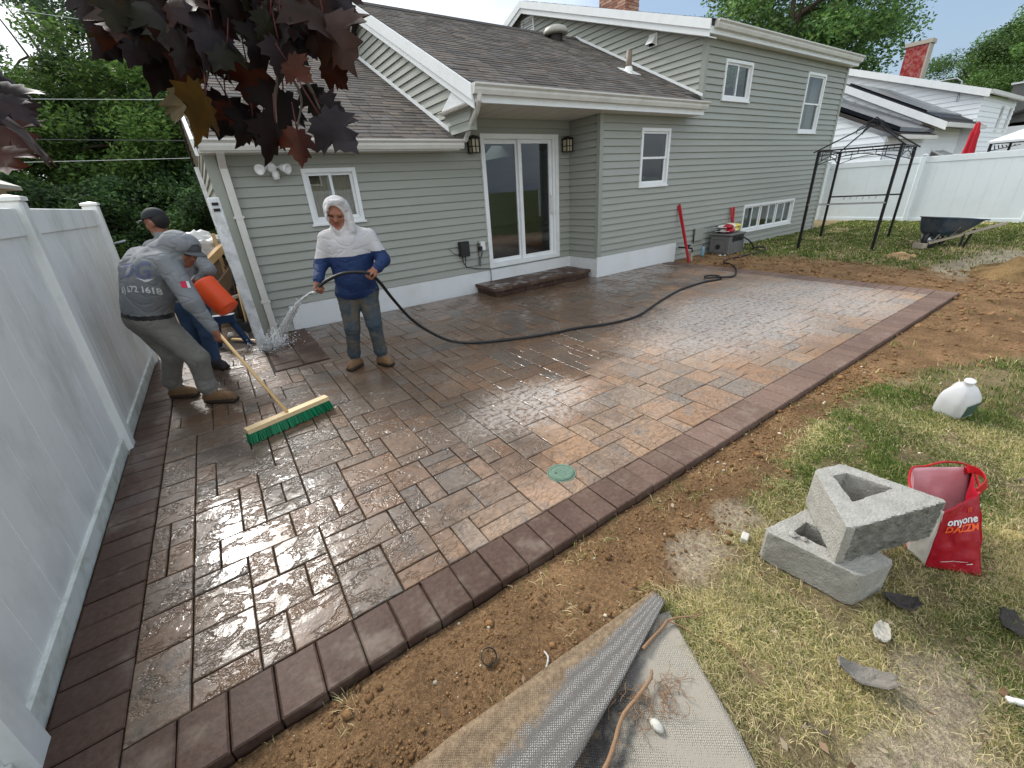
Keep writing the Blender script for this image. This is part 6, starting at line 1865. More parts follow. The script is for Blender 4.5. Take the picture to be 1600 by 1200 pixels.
for q_, (x, y, s, l_) in enumerate(((-1.15, -.02, .05, 'round pale rubble lump at the foot of the tools'), (-1.62, .3, .06, 'pale rubble lump near the end of the left fence'), (-1.30, .35, .04, 'small rubble lump in the middle of the passage'))):
    blob('rubble_lump', l_, 'rubble', (x, y, s * .5), s, MT['stone'], q_ + 20, group='rubble lumps in the passage')

# ================================================================== PATIO UMBRELLA AND CANOPY BEYOND THE FENCE
um = thing('patio_umbrella', 'closed red patio umbrella standing behind the far fence', 'umbrella', (18.0, -2.75, 0))
MB().tube([(18.0, -2.76, 0), (18.0, -2.72, 2.55)], .025, 8).build('pole', MT['steel'], um)
bm_ = MB(); rings = []
for z, r in ((1.15, .12), (1.35, .14), (1.7, .13), (2.05, .10), (2.3, .095), (2.36, .07), (2.52, .05), (2.56, .01)):
    rings.append([Vector((18.0 + r * (1 + .18 * math.cos(5 * a_)) * math.cos(a_), -2.74 + r * (1 + .18 * math.cos(5 * a_)) * math.sin(a_), z)) for a_ in [2 * math.pi * i / 30 for i in range(30)]])
loft(bm_, rings); bm_.build('folded_canopy', MT['umbrella'], um, smooth=True)
ca_ = thing('canopy_tent', 'white canopy gazebo with black frame beyond the far fence', 'canopy', (20.4, -4.2, 0))
x0, x1, y0, y1 = 19.0, 21.8, -5.9, -2.9
mb = MB(); mb.add([(x0, y1, 2.04), (x0, y0, 2.04), (x1, y0, 2.04), (x1, y1, 2.04), (20.4, -4.4, 2.75), (x0, y1, 1.98), (x0, y0, 1.98), (x1, y0, 1.98), (x1, y1, 1.98)], [(0, 1, 4), (1, 2, 4), (2, 3, 4), (3, 0, 4), (0, 5, 6, 1), (1, 6, 7, 2), (2, 7, 8, 3), (3, 8, 5, 0)]); mb.build('canopy_top', MT['canopy'], ca_)
for x, y in ((x0 + .08, y1 - .08), (x0 + .08, y0 + .08), (x1 - .08, y0 + .08), (x1 - .08, y1 - .08)):
    mb = MB(); mb.beam((x, y, 0), (x, y, 2.0), .06, .06); mb.build('leg', MT['black_metal'], ca_)
mb = MB()
for k in range(7): mb.beam((x0 + .08, y1 - .08 - k * .08, 1.95 - k * .01), (x0 + .08, y1 - .12 - k * .08, 1.78 + k * .02), .02, .02)
mb.beam((x0 + .08, y1 - .08, 1.97), (x0 + .08, y0 + .08, 1.97), .03, .03); mb.beam((x0 + .08, y1 - .08, 1.78), (x0 + .08, y1 - .7, 1.9), .02, .02); mb.build('frame_bracket', MT['black_metal'], ca_)

# overhead wires at the upper left ---------------------------------------------------------
WIRES = [((-11.1, 17.2, 8.36), (5.5, 4.1, 4.24), 'cable_pale', 'topmost pale overhead wire across the trees'), ((-12.3, 16.3, 5.27), (-.86, 8.16, 4.14), 'cable_pale', 'pale overhead wire second from the top'), ((-12.6, 15.95, 4.39), (-.86, 7.61, 3.2), 'cable', 'dark thick overhead cable third from the top'), ((-12.9, 15.7, 3.56), (-.86, 7.4, 2.81), 'cable_pale', 'lowest pale overhead wire above the fence')]
for a, b, mt_, l_ in WIRES:
    a, b = Vector(a), Vector(b); pts = [a.lerp(b, t / 16) - Vector((0, 0, .06 * math.sin(math.pi * t / 16))) for t in range(17)]
    tag(MB().tube(pts, .010 if mt_ == 'cable' else .006, 5).build('overhead_wire', MT[mt_]), l_, 'wire', 'overhead wires')

# ================================================================== BEHIND THE CAMERA (seen mirrored in the glass of the sliding door)
vinyl_fence('rear_fence', 'white vinyl fence at the back of the yard, mirrored in the door glass', (9.0, -10.6), (-9.0, -10.6), 2.0, 2.42, MT['fence_far'], MT['fence_far'], first=.4, board=.6)
rh = thing('rear_house', 'grey house beyond the back fence, mirrored in the door glass', 'house', (4, -26, 0))
mb = MB(); mb.box(-3, 11, -32, -24, 0, 4.6); mb.build('wall', MT['siding'], rh)
mb = MB(); mb.extrude([(-32.6, 4.5), (-28, 7.2), (-23.4, 4.5), (-23.4, 4.4), (-28, 7.05), (-32.6, 4.4)], 'x', -3.5, 11.5); mb.build('roof', MT['shingle_dark'], rh)
for x in (0.5, 4.5, 8.0):
    mb = MB(); mb.box(x, x + 1.1, -24.0, -23.95, 2.6, 3.9); w_ = mb.build('window', MT['white_trim'], rh)
    mb = MB(); mb.box(x + .1, x + 1.0, -23.95, -23.94, 2.7, 3.8); mb.build('pane', MT['solar'], w_)

# ================================================================== PEOPLE
# a body is one continuous surface: tapered limbs blended in a distance field, then meshed
def dcap(P, a, b, ra, rb):
    a, b = np.array(a, float), np.array(b, float)
    ba = b - a; L = ba @ ba
    pa = P - a
    h = np.clip((pa @ ba) / max(L, 1e-9), 0, 1)
    return np.linalg.norm(pa - h[..., None] * ba, axis=-1) - (ra + (rb - ra) * h)
def dell(P, c, R, Rot=None):
    q = P - np.array(c, float)
    if Rot is not None: q = q @ Rot
    q = q / np.array(R, float)
    k = np.linalg.norm(q, axis=-1)
    return (k - 1) * min(R)
def surface_nets(Fd, org, h):
    s = Fd < 0
    cnt = sum(s[i:s.shape[0] - 1 + i, j:s.shape[1] - 1 + j, k:s.shape[2] - 1 + k].astype(np.int8) for i in (0, 1) for j in (0, 1) for k in (0, 1))
    act = (cnt > 0) & (cnt < 8)
    cells = np.argwhere(act)
    idx = -np.ones(act.shape, np.int64); idx[act] = np.arange(len(cells))
    acc = np.zeros((len(cells), 3)); n = np.zeros(len(cells))
    cor = [(i, j, k) for i in (0, 1) for j in (0, 1) for k in (0, 1)]
    val = {c: Fd[cells[:, 0] + c[0], cells[:, 1] + c[1], cells[:, 2] + c[2]] for c in cor}
    for c0 in cor:
        for ax in range(3):
            if c0[ax] == 1: continue
            c1 = list(c0); c1[ax] = 1; c1 = tuple(c1)
            v0, v1 = val[c0], val[c1]
            m = (v0 < 0) != (v1 < 0)
            t = np.where(m, v0 / np.where(m, v0 - v1, 1), 0)
            p = np.array(c0)[None] + t[:, None] * (np.array(c1) - np.array(c0))[None]
            acc[m] += p[m]; n[m] += 1
    V = org + h * (cells + acc / n[:, None])
    Q = []
    for ax in range(3):
        sl0 = [slice(None)] * 3; sl1 = [slice(None)] * 3
        sl0[ax] = slice(0, -1); sl1[ax] = slice(1, None)
        d = s[tuple(sl0)] != s[tuple(sl1)]
        e = np.argwhere(d)
        b, c = (ax + 1) % 3, (ax + 2) % 3
        ok = (e[:, b] > 0) & (e[:, c] > 0) & (e[:, b] < act.shape[b]) & (e[:, c] < act.shape[c])
        e = e[ok]
        def cell(db, dc):
            q = e.copy(); q[:, b] += db; q[:, c] += dc; return idx[q[:, 0], q[:, 1], q[:, 2]]
        f = np.stack([cell(-1, -1), cell(0, -1), cell(0, 0), cell(-1, 0)], 1)
        ins = s[e[:, 0], e[:, 1], e[:, 2]]
        f[~ins] = f[~ins][:, ::-1]
        Q.append(f)
    Q = np.concatenate(Q); Q = Q[(Q >= 0).all(1)]
    return V, Q

def person(name, label, prims, mats, base, retag=None, vox=.0065, wrinkle=None, smooth_it=2):
    """prims: (kind, args, tag, k, op); tag indexes mats"""
    lo, hi = np.full(3, 1e9), np.full(3, -1e9)
    boxes = []
    for kind, args, tg, k, op in prims:
        if kind == 'cap':
            a, b, ra, rb = args; r = max(ra, rb)
            l_, h_ = np.minimum(a, b) - r, np.maximum(a, b) + r
        else:
            c, R = args[0], max(args[1]); l_, h_ = np.array(c) - R, np.array(c) + R
        boxes.append((l_, h_))
        if op == 'add': lo, hi = np.minimum(lo, l_), np.maximum(hi, h_)
    lo -= .05; hi += .05
    N = np.ceil((hi - lo) / vox).astype(int) + 1
    Fd = np.ones(N, np.float32); best = np.ones(N, np.float32) * 9; tags = np.zeros(N, np.int8)
    for (kind, args, tg, k, op), (l_, h_) in zip(prims, boxes):
        m = max(.045, k * 1.5)
        i0 = np.maximum(np.floor((l_ - m - lo) / vox).astype(int), 0); i1 = np.minimum(np.ceil((h_ + m - lo) / vox).astype(int) + 1, N)
        if (i1 <= i0).any(): continue
        g = np.stack(np.meshgrid(*[lo[d] + vox * np.arange(i0[d], i1[d]) for d in range(3)], indexing='ij'), -1)
        d = dcap(g, *args) if kind == 'cap' else dell(g, *args)
        sl = tuple(slice(i0[q], i1[q]) for q in range(3))
        old = Fd[sl]
        if op == 'add':
            hh = np.clip(.5 + .5 * (old - d) / max(k, 1e-4), 0, 1)
            Fd[sl] = old * (1 - hh) + d * hh - k * hh * (1 - hh)
            bt = d < best[sl]
            best[sl] = np.where(bt, d, best[sl]); tags[sl] = np.where(bt, tg, tags[sl])
        else:
            nw = np.maximum(old, -d)
            if tg >= 0: tags[sl] = np.where((-d > old - .004) & (np.abs(d) < .02), tg, tags[sl])
            best[sl] = np.where(d < 0, 9, best[sl])
            Fd[sl] = nw
    V, Q = surface_nets(Fd, lo, vox)
    me = bpy.data.meshes.new(name)
    me.vertices.add(len(V)); me.vertices.foreach_set('co', V.astype(np.float32).ravel())
    me.loops.add(Q.size); me.loops.foreach_set('vertex_index', Q.astype(np.int32).ravel())
    me.polygons.add(len(Q)); me.polygons.foreach_set('loop_start', np.arange(0, Q.size, 4, dtype=np.int32))
    me.update(calc_edges=True); me.validate()
    bm = bmesh.new(); bm.from_mesh(me)
    for _ in range(smooth_it): bmesh.ops.smooth_vert(bm, verts=bm.verts, factor=.5, use_axis_x=True, use_axis_y=True, use_axis_z=True)
    bm.to_mesh(me); bm.free()
    n = len(me.vertices); co = np.zeros(n * 3, np.float32); me.vertices.foreach_get('co', co); co = co.reshape(-1, 3).astype(float)
    nr = np.zeros(n * 3, np.float32); me.vertices.foreach_get('normal', nr); nr = nr.reshape(-1, 3)
    gi = np.clip(np.round((co - lo) / vox).astype(int), 0, N - 1)
    vt = tags[gi[:, 0], gi[:, 1], gi[:, 2]]
    if wrinkle is not None:
        co = co + nr * wrinkle(co, vt)[:, None]
        me.vertices.foreach_set('co', co.astype(np.float32).ravel())
    mcount = len(me.polygons)
    fc = np.zeros(mcount * 3, np.float32); me.polygons.foreach_get('center', fc); fc = fc.reshape(-1, 3).astype(float)
    gi = np.clip(np.round((fc - lo) / vox).astype(int), 0, N - 1)
    ft = tags[gi[:, 0], gi[:, 1], gi[:, 2]].astype(int)
    if retag is not None: ft = retag(fc, ft)
    for m_ in mats: me.materials.append(m_)
    me.polygons.foreach_set('material_index', ft.astype(np.int32))
    me.polygons.foreach_set('use_smooth', np.ones(mcount, bool))
    me.update()
    o = link(name, me)
    return tag(o, label, 'person')

SKIN = M('tan_skin', lin(138, 90, 68), .5, .08, 20, .1, 120)
SHIRT_W = M('white_jersey', lin(184, 181, 181), .85, .06, 8, .3, 250, dirt=lin(180, 164, 144), dirt_scale=5, dirt_amt=.35)
SHIRT_B = M('blue_jersey', lin(21, 45, 86), .75, .15, 10, .3, 250)
SHIRT_G = M('grey_shirt', lin(124, 126, 128), .85, .1, 9, .3, 250, dirt=lin(108, 104, 98), dirt_scale=5, dirt_amt=.4)
JEANS = M('muddy_jeans', lin(62, 74, 84), .9, .2, 10, .4, 300, dirt=lin(118, 102, 76), dirt_scale=5, dirt_amt=.95)
JEANS_B = M('blue_jeans', lin(54, 76, 106), .9, .15, 10, .4, 300)
TROUSER = M('grey_work_trousers', lin(128, 125, 118), .9, .15, 9, .4, 300, dirt=lin(96, 88, 76), dirt_scale=5, dirt_amt=.5)
BOOT = M('tan_boots', lin(126, 96, 66), .8, .2, 25, .4, 120, dirt=lin(92, 74, 56), dirt_scale=14, dirt_amt=.6)
SOLE = M('boot_sole', lin(58, 46, 38), .8, .1, 25)
BOOT_D = M('dark_shoes', lin(52, 48, 50), .7, .15, 20)
HAIR = M('dark_hair', lin(34, 28, 26), .7, .2, 60, .5, 200)
CAPM = M('grey_cap', lin(84, 86, 88), .8, .1, 20, .2, 200)
CAPB = M('black_cap', lin(30, 32, 34), .8, .1, 20, .2, 200)
BELT = M('black_belt', lin(28, 28, 30), .5, .1, 20)
EYE = M('eye_dark', lin(64, 42, 34), .3, .0, 1)
LIP = M('lip_skin', lin(128, 76, 64), .5, .08, 20)

def V3(*a): return np.array(a, float)
def unit(v): v = np.array(v, float); return v / np.linalg.norm(v)
def cap(a, b, ra, rb, t, k=.03, op='add'): return ('cap', (V3(*a), V3(*b), ra, rb), t, k, op)
def ell(c, R, t, k=.02, op='add', Rot=None): return ('ell', (V3(*c), R) if Rot is None else (V3(*c), R, Rot), t, k, op)
def head_prims(c, f, up, tskin, s=1.0, nose=True, tlip=None, teye=None):
    """skull, jaw, nose, brow, ears, sockets, mouth around centre c facing f"""
    f, up = unit(f), unit(up); up = unit(up - f * (up @ f)); r = np.cross(f, up)
    R = np.stack([r, f, up], 1)
    P = lambda a, b, d: c + s * (r * a + f * b + up * d)
    out = [ell(P(0, -.01, .025), [.078 * s, .098 * s, .098 * s], tskin, .02, Rot=R), ell(P(0, .022, -.05), [.058 * s, .068 * s, .062 * s], tskin, .03, Rot=R),
           ell(P(0, .055, -.092), [.03 * s, .026 * s, .022 * s], tskin, .025, Rot=R)]
    if nose:
        out += [cap(P(0, .083, .012), P(0, .106, -.028), .011 * s, .015 * s, tskin, .012), ell(P(.012, .092, -.033), [.010 * s] * 3, tskin, .008), ell(P(-.012, .092, -.033), [.010 * s] * 3, tskin, .008),
                cap(P(-.04, .078, .028), P(.04, .078, .028), .012 * s, .012 * s, tskin, .02), ell(P(.04, .066, -.018), [.022 * s, .018 * s, .02 * s], tskin, .02, Rot=R), ell(P(-.04, .066, -.018), [.022 * s, .018 * s, .02 * s], tskin, .02, Rot=R),
                ell(P(.033, .092, .008), [.015 * s, .010 * s, .010 * s], tskin, .01, 'sub', Rot=R), ell(P(-.033, .092, .008), [.015 * s, .010 * s, .010 * s], tskin, .01, 'sub', Rot=R)]
        if teye is not None:
            out += [ell(P(.033, .078, .007), [.010 * s, .009 * s, .005 * s], teye, .003, Rot=R), ell(P(-.033, .078, .007), [.010 * s, .009 * s, .005 * s], teye, .003, Rot=R),
                    cap(P(.02, .0865, .029), P(.048, .079, .027), .0035 * s, .003 * s, teye, .003), cap(P(-.02, .0865, .029), P(-.048, .079, .027), .0035 * s, .003 * s, teye, .003)]
        if tlip is not None: out += [cap(P(-.022, .083, -.062), P(.022, .083, -.062), .0075 * s, .0075 * s, tlip, .006), cap(P(-.018, .082, -.073), P(.018, .082, -.073), .008 * s, .008 * s, tlip, .006)]
    out += [ell(P(.08, -.015, -.005), [.012 * s, .022 * s, .033 * s], tskin, .01, Rot=R), ell(P(-.08, -.015, -.005), [.012 * s, .022 * s, .033 * s], tskin, .01, Rot=R)]
    return out
def hand_prims(wrist, palm_dir, palm_n, t, side=1, curl=1.0, s=1.0, thumb_open=.4):
    """palm, four bent fingers of unequal length, thumb from the side near the base"""
    d = unit(palm_dir); n = unit(palm_n); n = unit(n - d * (n @ d)); x = np.cross(d, n) * side
    w = V3(*wrist)
    P = lambda a, b, c: w + s * (x * a + d * b + n * c)
    out = [cap(P(0, -.02, 0), P(0, .02, 0), .026 * s, .030 * s, t, .015)]
    for k, (o, L) in enumerate(((-.030, .074), (-.010, .084), (.010, .080), (.029, .064))):
        out.append(cap(P(o * .7, .015, 0), P(o, .085, .0), .016 * s, .0135 * s, t, .01))
        a = P(o, .09, 0); ang = 0; q = a
        for seg, (frac, bend) in enumerate(((.42, .9), (.33, 1.15), (.25, .75))):
            ang += bend * curl
            nq = q + s * L * frac * (d * math.cos(ang) + n * math.sin(ang))
            out.append(cap(q, nq, (.0105 - .001 * seg) * s, (.0095 - .001 * seg) * s, t, .003)); q = nq
    tb = P(-.022, .02, .008)
    t1 = P(-.045 - .01 * thumb_open, .055, .024); t2 = P(-.030, .088, .045 - .012 * thumb_open); 
    out += [cap(tb, t1, .017 * s, .0125 * s, t, .008), cap(t1, t2, .012 * s, .0095 * s, t, .004)]
    return out
def boot_prims(ankle, toe, tb, ts, s=1.0):
    ankle, toe = V3(*ankle), V3(*toe)
    d = toe - ankle; dz = d.copy(); dz[2] = 0; dz = unit(dz)
    heel = V3(ankle[0], ankle[1], toe[2]) - dz * .045 * s
    out = [cap(ankle + V3(0, 0, .06), V3(ankle[0], ankle[1], toe[2] + .035), .046 * s, .042 * s, tb, .02), cap(heel + V3(0, 0, .015), toe - dz * .035 + V3(0, 0, .012), .038 * s, .034 * s, tb, .03),
           cap(V3(ankle[0], ankle[1], toe[2] + .05), toe - dz * .06 + V3(0, 0, .03), .042 * s, .037 * s, tb, .03)]
    r = unit(np.cross(dz, V3(0, 0, 1)))
    for k in (-.022, .022): out.append(cap(heel + r * k + V3(0, 0, -.012), toe + r * k * 1.2 - dz * .02 + V3(0, 0, -.012), .022 * s, .022 * s, ts, .012))
    for q in range(4):
        a = V3(ankle[0], ankle[1], toe[2]) + dz * (.035 + .022 * q) + V3(0, 0, .085 - .016 * q)
        out.append(cap(a - r * .025, a + r * .025, .007, .007, tb, .004))
    return out
def folds(sig, amp, freq=38, tagset=None):
    def w(co, vt):
        n1 = fbm(co * np.array([13, 13, 6]) + sig, 3, sig) - .5
        n2 = fbm(co * np.array([freq, freq, 20]) + 3 * sig, 2, sig + 4) - .5
        rdg = np.abs(fbm(co * np.array([8, 8, 14]) + 7 * sig, 2, sig + 9) - .5)
        a = amp * (n1 * 1.1 + n2 * .12 - np.clip(.05 - rdg, 0, .05) * 13)
        ok = np.isin(vt, tagset) if tagset is not None else True
        return np.where(ok, a, 0)
    return w

# ---- man with the hose ---------------------------------------------------------
c = V3(-.133, -2.248, 1.515)
f = unit((-.42, -.86, -.34)); up_ = unit((0.05, -.25, 1))
fx_ = unit((-.15, -1, 0)); rt = unit(np.cross(fx_, V3(0, 0, 1)))      # chest facing, body right = image left
S_W, S_B, SK, JN, BO, SO, EY, LP, BE, AR, AL = range(11)
shR, elR, wrR = V3(-.262, -2.165, 1.30), V3(-.365, -2.18, 1.09), V3(-.445, -2.325, .975)
shL, elL, wrL = V3(.098, -2.295, 1.29), V3(.165, -2.39, 1.08), V3(.055, -2.535, 1.035)
hpR, hpL = V3(-.19, -2.22, .80), V3(-.02, -2.27, .80)
ch = V3(-.085, -2.24, 1.22)
pr = []
pr += [cap((-.175, -2.205, 1.23), (-.17, -2.225, .86), .112, .118, S_W, .06), cap((.005, -2.265, 1.23), (-.035, -2.27, .86), .112, .118, S_W, .06),
       cap((-.09, -2.27, 1.26), (-.10, -2.30, .92), .12, .135, S_W, .06), cap((-.225, -2.18, 1.305), (.06, -2.275, 1.295), .066, .066, S_W, .06), cap((-.10, -2.235, 1.385), (-.26, -2.17, 1.315), .05, .045, S_W, .05), cap((-.10, -2.235, 1.385), (.095, -2.285, 1.305), .05, .045, S_W, .05),
       cap((-.09, -2.235, 1.30), (-.12, -2.25, 1.42), .085, .06, S_W, .05), ell((-.095, -2.245, .80), [.185, .14, .07], S_B, .04)]
pr += [cap(shR, elR, .072, .062, AR, .04), cap(elR, wrR, .060, .043, AR, .03), cap(shL, elL, .074, .064, AL, .04), cap(elL, wrL, .062, .045, AL, .03)]
pr += [cap(wrR + unit(elR - wrR) * .02, wrR, .048, .048, AR, .008), cap(wrL + unit(elL - wrL) * .02, wrL, .05, .05, AL, .008)]
pr += [cap((-.10, -2.245, 1.36), (-.125, -2.25, 1.44), .06, .058, SK, .02)]
pr += head_prims(c, f, up_, SK, .97, True, LP, EY)
# hood: shell round the head, open at the face
fh = unit((-.38, -.86, -.12)); R_h = np.stack([unit(np.cross(fh, V3(0, 0, 1))), fh, np.cross(unit(np.cross(fh, V3(0, 0, 1))), fh)], 1)
hood = [ell(c + V3(.012, .022, .030), [.118, .128, .128], S_W, .01, Rot=R_h), cap(c + V3(.03, .05, -.04), (-.08, -2.21, 1.36), .105, .10, S_W, .05),
        cap(c + V3(-.09, -.035, -.02), (-.16, -2.30, 1.365), .028, .034, S_W, .02), cap(c + V3(.085, -.075, -.02), (-.055, -2.345, 1.365), .03, .036, S_W, .02),
        cap(c + V3(-.09, -.05, .03), c + V3(-.055, -.075, .095), .02, .02, S_W, .025), cap(c + V3(-.055, -.075, .095), c + V3(.03, -.10, .10), .02, .02, S_W, .025), cap(c + V3(.03, -.10, .10), c + V3(.088, -.075, .02), .02, .022, S_W, .025)]
opening = [('ell', (c + fh * .125 + V3(0, 0, -.02), [.076, .115, .108], R_h), -1, .0, 'sub')]
pr = pr[:14] + hood + opening + pr[14:]
pr += hand_prims(wrR + unit((-.45, -.45, -.55)) * .02, (-.35, -.45, -.75), (.55, -.55, .35), SK, 1, 1.0, .95) + hand_prims(wrL + unit((-.8, -.2, -.35)) * .02, (-.85, -.10, -.30), (-.05, .2, -.9), SK, -1, 1.0, 1.0)
knR, knL, anR, anL = V3(-.235, -2.255, .46), V3(-.035, -2.345, .475), V3(-.255, -2.175, .12), V3(-.015, -2.30, .12)
pr += [cap(hpR, knR, .108, .078, JN, .035), cap(hpL, knL, .108, .078, JN, .035), cap(knR, anR + V3(0, 0, .05), .074, .064, JN, .025), cap(knL, anL + V3(0, 0, .05), .074, .064, JN, .025), cap((-.18, -2.22, .80), (-.03, -2.265, .80), .118, .118, JN, .03),
       cap(anR + V3(0, 0, .075), anR + V3(0, 0, .05), .068, .070, JN, .01), cap(anL + V3(0, 0, .075), anL + V3(0, 0, .05), .068, .070, JN, .01)]
pr += boot_prims(anR, (-.365, -2.235, .034), BO, SO) + boot_prims(anL, (.045, -2.42, .034), BO, SO)
def retag_hose(fc, ft):
    armR, armL = ft == AR, ft == AL
    shirt = (ft == S_W) | (ft == S_B) | armR | armL
    line = np.where(armR, 1.15, np.where(armL, 1.17, 1.152 + .03 * (fc[:, 0] + .1)))
    out = ft.copy()
    out[shirt & (fc[:, 2] > line)] = S_W
    out[shirt & (fc[:, 2] <= line)] = S_B
    return out
hm = person('person', 'man in white hooded top with blue lower half, jeans and boots, hosing the patio', pr, [SHIRT_W, SHIRT_B, SKIN, JEANS, BOOT, SOLE, EYE, LIP, BELT], None, retag_hose, wrinkle=folds(3, .008, tagset=[S_W, S_B, JN, AR, AL]))

# ---- man with the broom -------------------------------------------------------
GS, SK, TR, BO, SO, EY, LP, BE = range(8)
fT = unit((.80, .60, 0)); rT = unit((.60, -.80, 0))      # he faces away to the right; his right side is nearest
hpR, hpL = V3(-1.735, -1.955, .79), V3(-1.825, -1.775, .79)
shR, shL = V3(-1.485, -2.15, 1.255), V3(-1.665, -1.80, 1.29)
nk = V3(-1.515, -1.955, 1.33)
elR, wrR = V3(-1.415, -2.335, .955), V3(-1.345, -2.385, .745)
elL, wrL = V3(-1.53, -1.84, 1.0), V3(-1.425, -2.09, .935)
pr = [cap((-1.60, -2.04, 1.20), (-1.745, -1.93, .84), .135, .135, GS, .07), cap((-1.70, -1.88, 1.20), (-1.825, -1.80, .84), .135, .13, GS, .07), cap((-1.66, -1.98, 1.10), (-1.75, -1.88, .92), .155, .15, GS, .07),
      cap((-1.53, -2.09, 1.25), (-1.65, -1.84, 1.28), .092, .088, GS, .07), cap((-1.58, -1.98, 1.26), (-1.47, -2.0, 1.36), .10, .075, GS, .05)]
pr += [cap(shR, elR, .090, .070, GS, .05), cap(elR, wrR, .066, .044, GS, .03), cap(shL, elL, .088, .068, GS, .05), cap(elL, wrL, .064, .046, GS, .03), cap(wrR + unit(elR - wrR) * .015, wrR, .047, .047, GS, .006)]
pr += [cap(hpR, hpL, .128, .125, TR, .05)]
hc = V3(-1.36, -2.095, 1.325); hf = unit((.62, -.66, -.42)); hu = unit((.40, -.20, .9))
pr += [cap((-1.48, -2.0, 1.34), hc + V3(-.02, .01, -.02), .06, .06, SK, .02)]
nh0 = len(pr)
Rh = np.stack([unit(np.cross(hf, hu)), hf, np.cross(unit(np.cross(hf, hu)), hf)], 1)
hoodS = [ell(hc - hf * .03 + V3(-.01, .01, .03), [.116, .125, .124], GS, .01, Rot=Rh), ell(hc + hf * .0 + hu * .055, [.112, .118, .10], GS, .02, Rot=Rh), cap(hc - hf * .05 + V3(-.03, .02, -.02), (-1.52, -1.98, 1.30), .10, .10, GS, .05),
         cap(hc - hf * .01 + V3(-.03, -.06, -.05), (-1.47, -2.07, 1.26), .035, .05, GS, .03)]
pr += hoodS + [('ell', (hc + hf * .145 + V3(.0, .0, -.015), [.088, .115, .125], Rh), -1, .0, 'sub')]
pr += head_prims(hc, hf, hu, SK, .98, True, LP, EY)
hd = unit(V3(-1.045, -3.06, .12) - V3(-1.345, -2.33, .74))
pr += hand_prims(wrR + V3(.005, -.01, -.025), (.10, -.10, -.95), (.75, .55, -.05), SK, 1, 1.0, 1.0) + hand_prims(wrL, (.1, -.55, -.35), (.3, -.5, -.8), SK, -1, 1.0, 1.0)
knR, knL, anR, anL = V3(-1.545, -2.09, .44), V3(-1.735, -1.80, .44), V3(-1.56, -2.075, .13), V3(-1.835, -1.69, .13)
pr += [cap(hpR, knR, .122, .088, TR, .04), cap(hpL, knL, .120, .086, TR, .04), cap(knR, anR + V3(0, 0, .05), .083, .072, TR, .03), cap(knL, anL + V3(0, 0, .05), .083, .072, TR, .03), cap(anR + V3(0, 0, .07), anR + V3(0, 0, .045), .076, .080, TR, .01), cap(anL + V3(0, 0, .07), anL + V3(0, 0, .045), .076, .080, TR, .01)]
pr += boot_prims(anR, (-1.375, -2.215, .034), BO, SO, 1.05) + boot_prims(anL, (-1.68, -1.80, .034), BO, SO, 1.05)
def retag_belt(fc, ft):
    out = ft.copy()
    zb = fc[:, 2] - (.845 - .12 * (fc[:, 0] + 1.75))
    ok = ((ft == GS) | (ft == TR)) & (fc[:, 0] < -1.52) & (fc[:, 1] > -2.2)
    out[ok & (np.abs(zb) < .019)] = BE
    out[ok & (zb <= -.019) & (ft == GS)] = TR
    return out
sw = person('person', 'bent man in grey hooded work shirt and cap sweeping with a push broom', pr, [SHIRT_G, SKIN, TROUSER, BOOT, SOLE, EYE, LIP, BELT], None, retag_belt, wrinkle=folds(5, .0085, tagset=[GS, TR]))
def cap_obj(parent, hc, hf, hu, mat, s=1.0, brim=True):
    hf = unit(hf); hu = unit(hu - np.dot(hu, hf) * hf) if abs(np.dot(hu, hf)) < .99 else unit(hu); r = np.cross(hf, hu)
    Mx = Matrix(((r[0], hf[0], hu[0], hc[0]), (r[1], hf[1], hu[1], hc[1]), (r[2], hf[2], hu[2], hc[2]), (0, 0, 0, 1)))
    mb = MB(); V, Fa = [], []
    nu, nv = 24, 7
    for j in range(nv + 1):
        e = j / nv * math.pi / 2
        for i in range(nu):
            a = 2 * math.pi * i / nu
            V.append(Mx @ Vector((.092 * s * math.cos(a) * math.cos(e), .108 * s * math.sin(a) * math.cos(e) - .008, .045 * s + .088 * s * math.sin(e))))
    for j in range(nv):
        for i in range(nu): Fa.append((j * nu + i, j * nu + (i + 1) % nu, (j + 1) * nu + (i + 1) % nu, (j + 1) * nu + i))
    mb.add(V, Fa); mb.build('cap', mat, parent, smooth=True)
    if brim:
        mb = MB(); V, Fa = [], []
        for i in range(11):
            a = math.radians(20 + 140 * i / 10)
            for rr_, dz in ((.09, .046), (.14, .044), (.175, .034)):
                sx = .095 * math.cos(a) * (1 if rr_ < .1 else .98); V.append(Mx @ Vector((s * sx, s * (rr_ * math.sin(a) + .012), s * (dz - .018 * math.cos(a) ** 2))))
        for i in range(10):
            for q in range(2): o = i * 3 + q; Fa.append((o, o + 3, o + 4, o + 1))
        b_ = MB().add(V, Fa).build('cap_brim', mat, parent, smooth=True); md = b_.modifiers.new('t', 'SOLIDIFY'); md.thickness = .004
cap_obj(sw, hc + hf * .014 + hu * .002, hf, hu, CAPM, .98)
sb = bvh_of(sw)
bn = unit((-.30, -.85, .38)); bu = unit(np.cross(V3(0, 0, 1), bn)); bu = unit(bu + V3(0, 0, -.22)); bv = np.cross(bn, bu)
bc = V3(-1.735, -2.03, 1.16)
lay_text('print', '6) 672 1618', .062, V3(-1.72, -2.05, 1.055), bu, bv, sb, MT['print_white'], sw, bold=.0016)
lay_text('print', 'DG', .17, V3(-1.70, -2.05, 1.20), bu, bv, sb, MT['print_blue'], sw, bold=.004, shear=.2)
lay_text('print', '', 0, V3(-1.645, -2.08, 1.125), bu, bv, sb, MT['print_white'], sw, polys=[[(-.06, .010), (.0, -.004), (.06, .012), (.02, -.016), (.0, -.02), (-.01, -.012)]])
fn = unit((.25, -.95, .1)); fu = unit((.35, .1, -.9)); fu = unit((.95, .25, -.15))
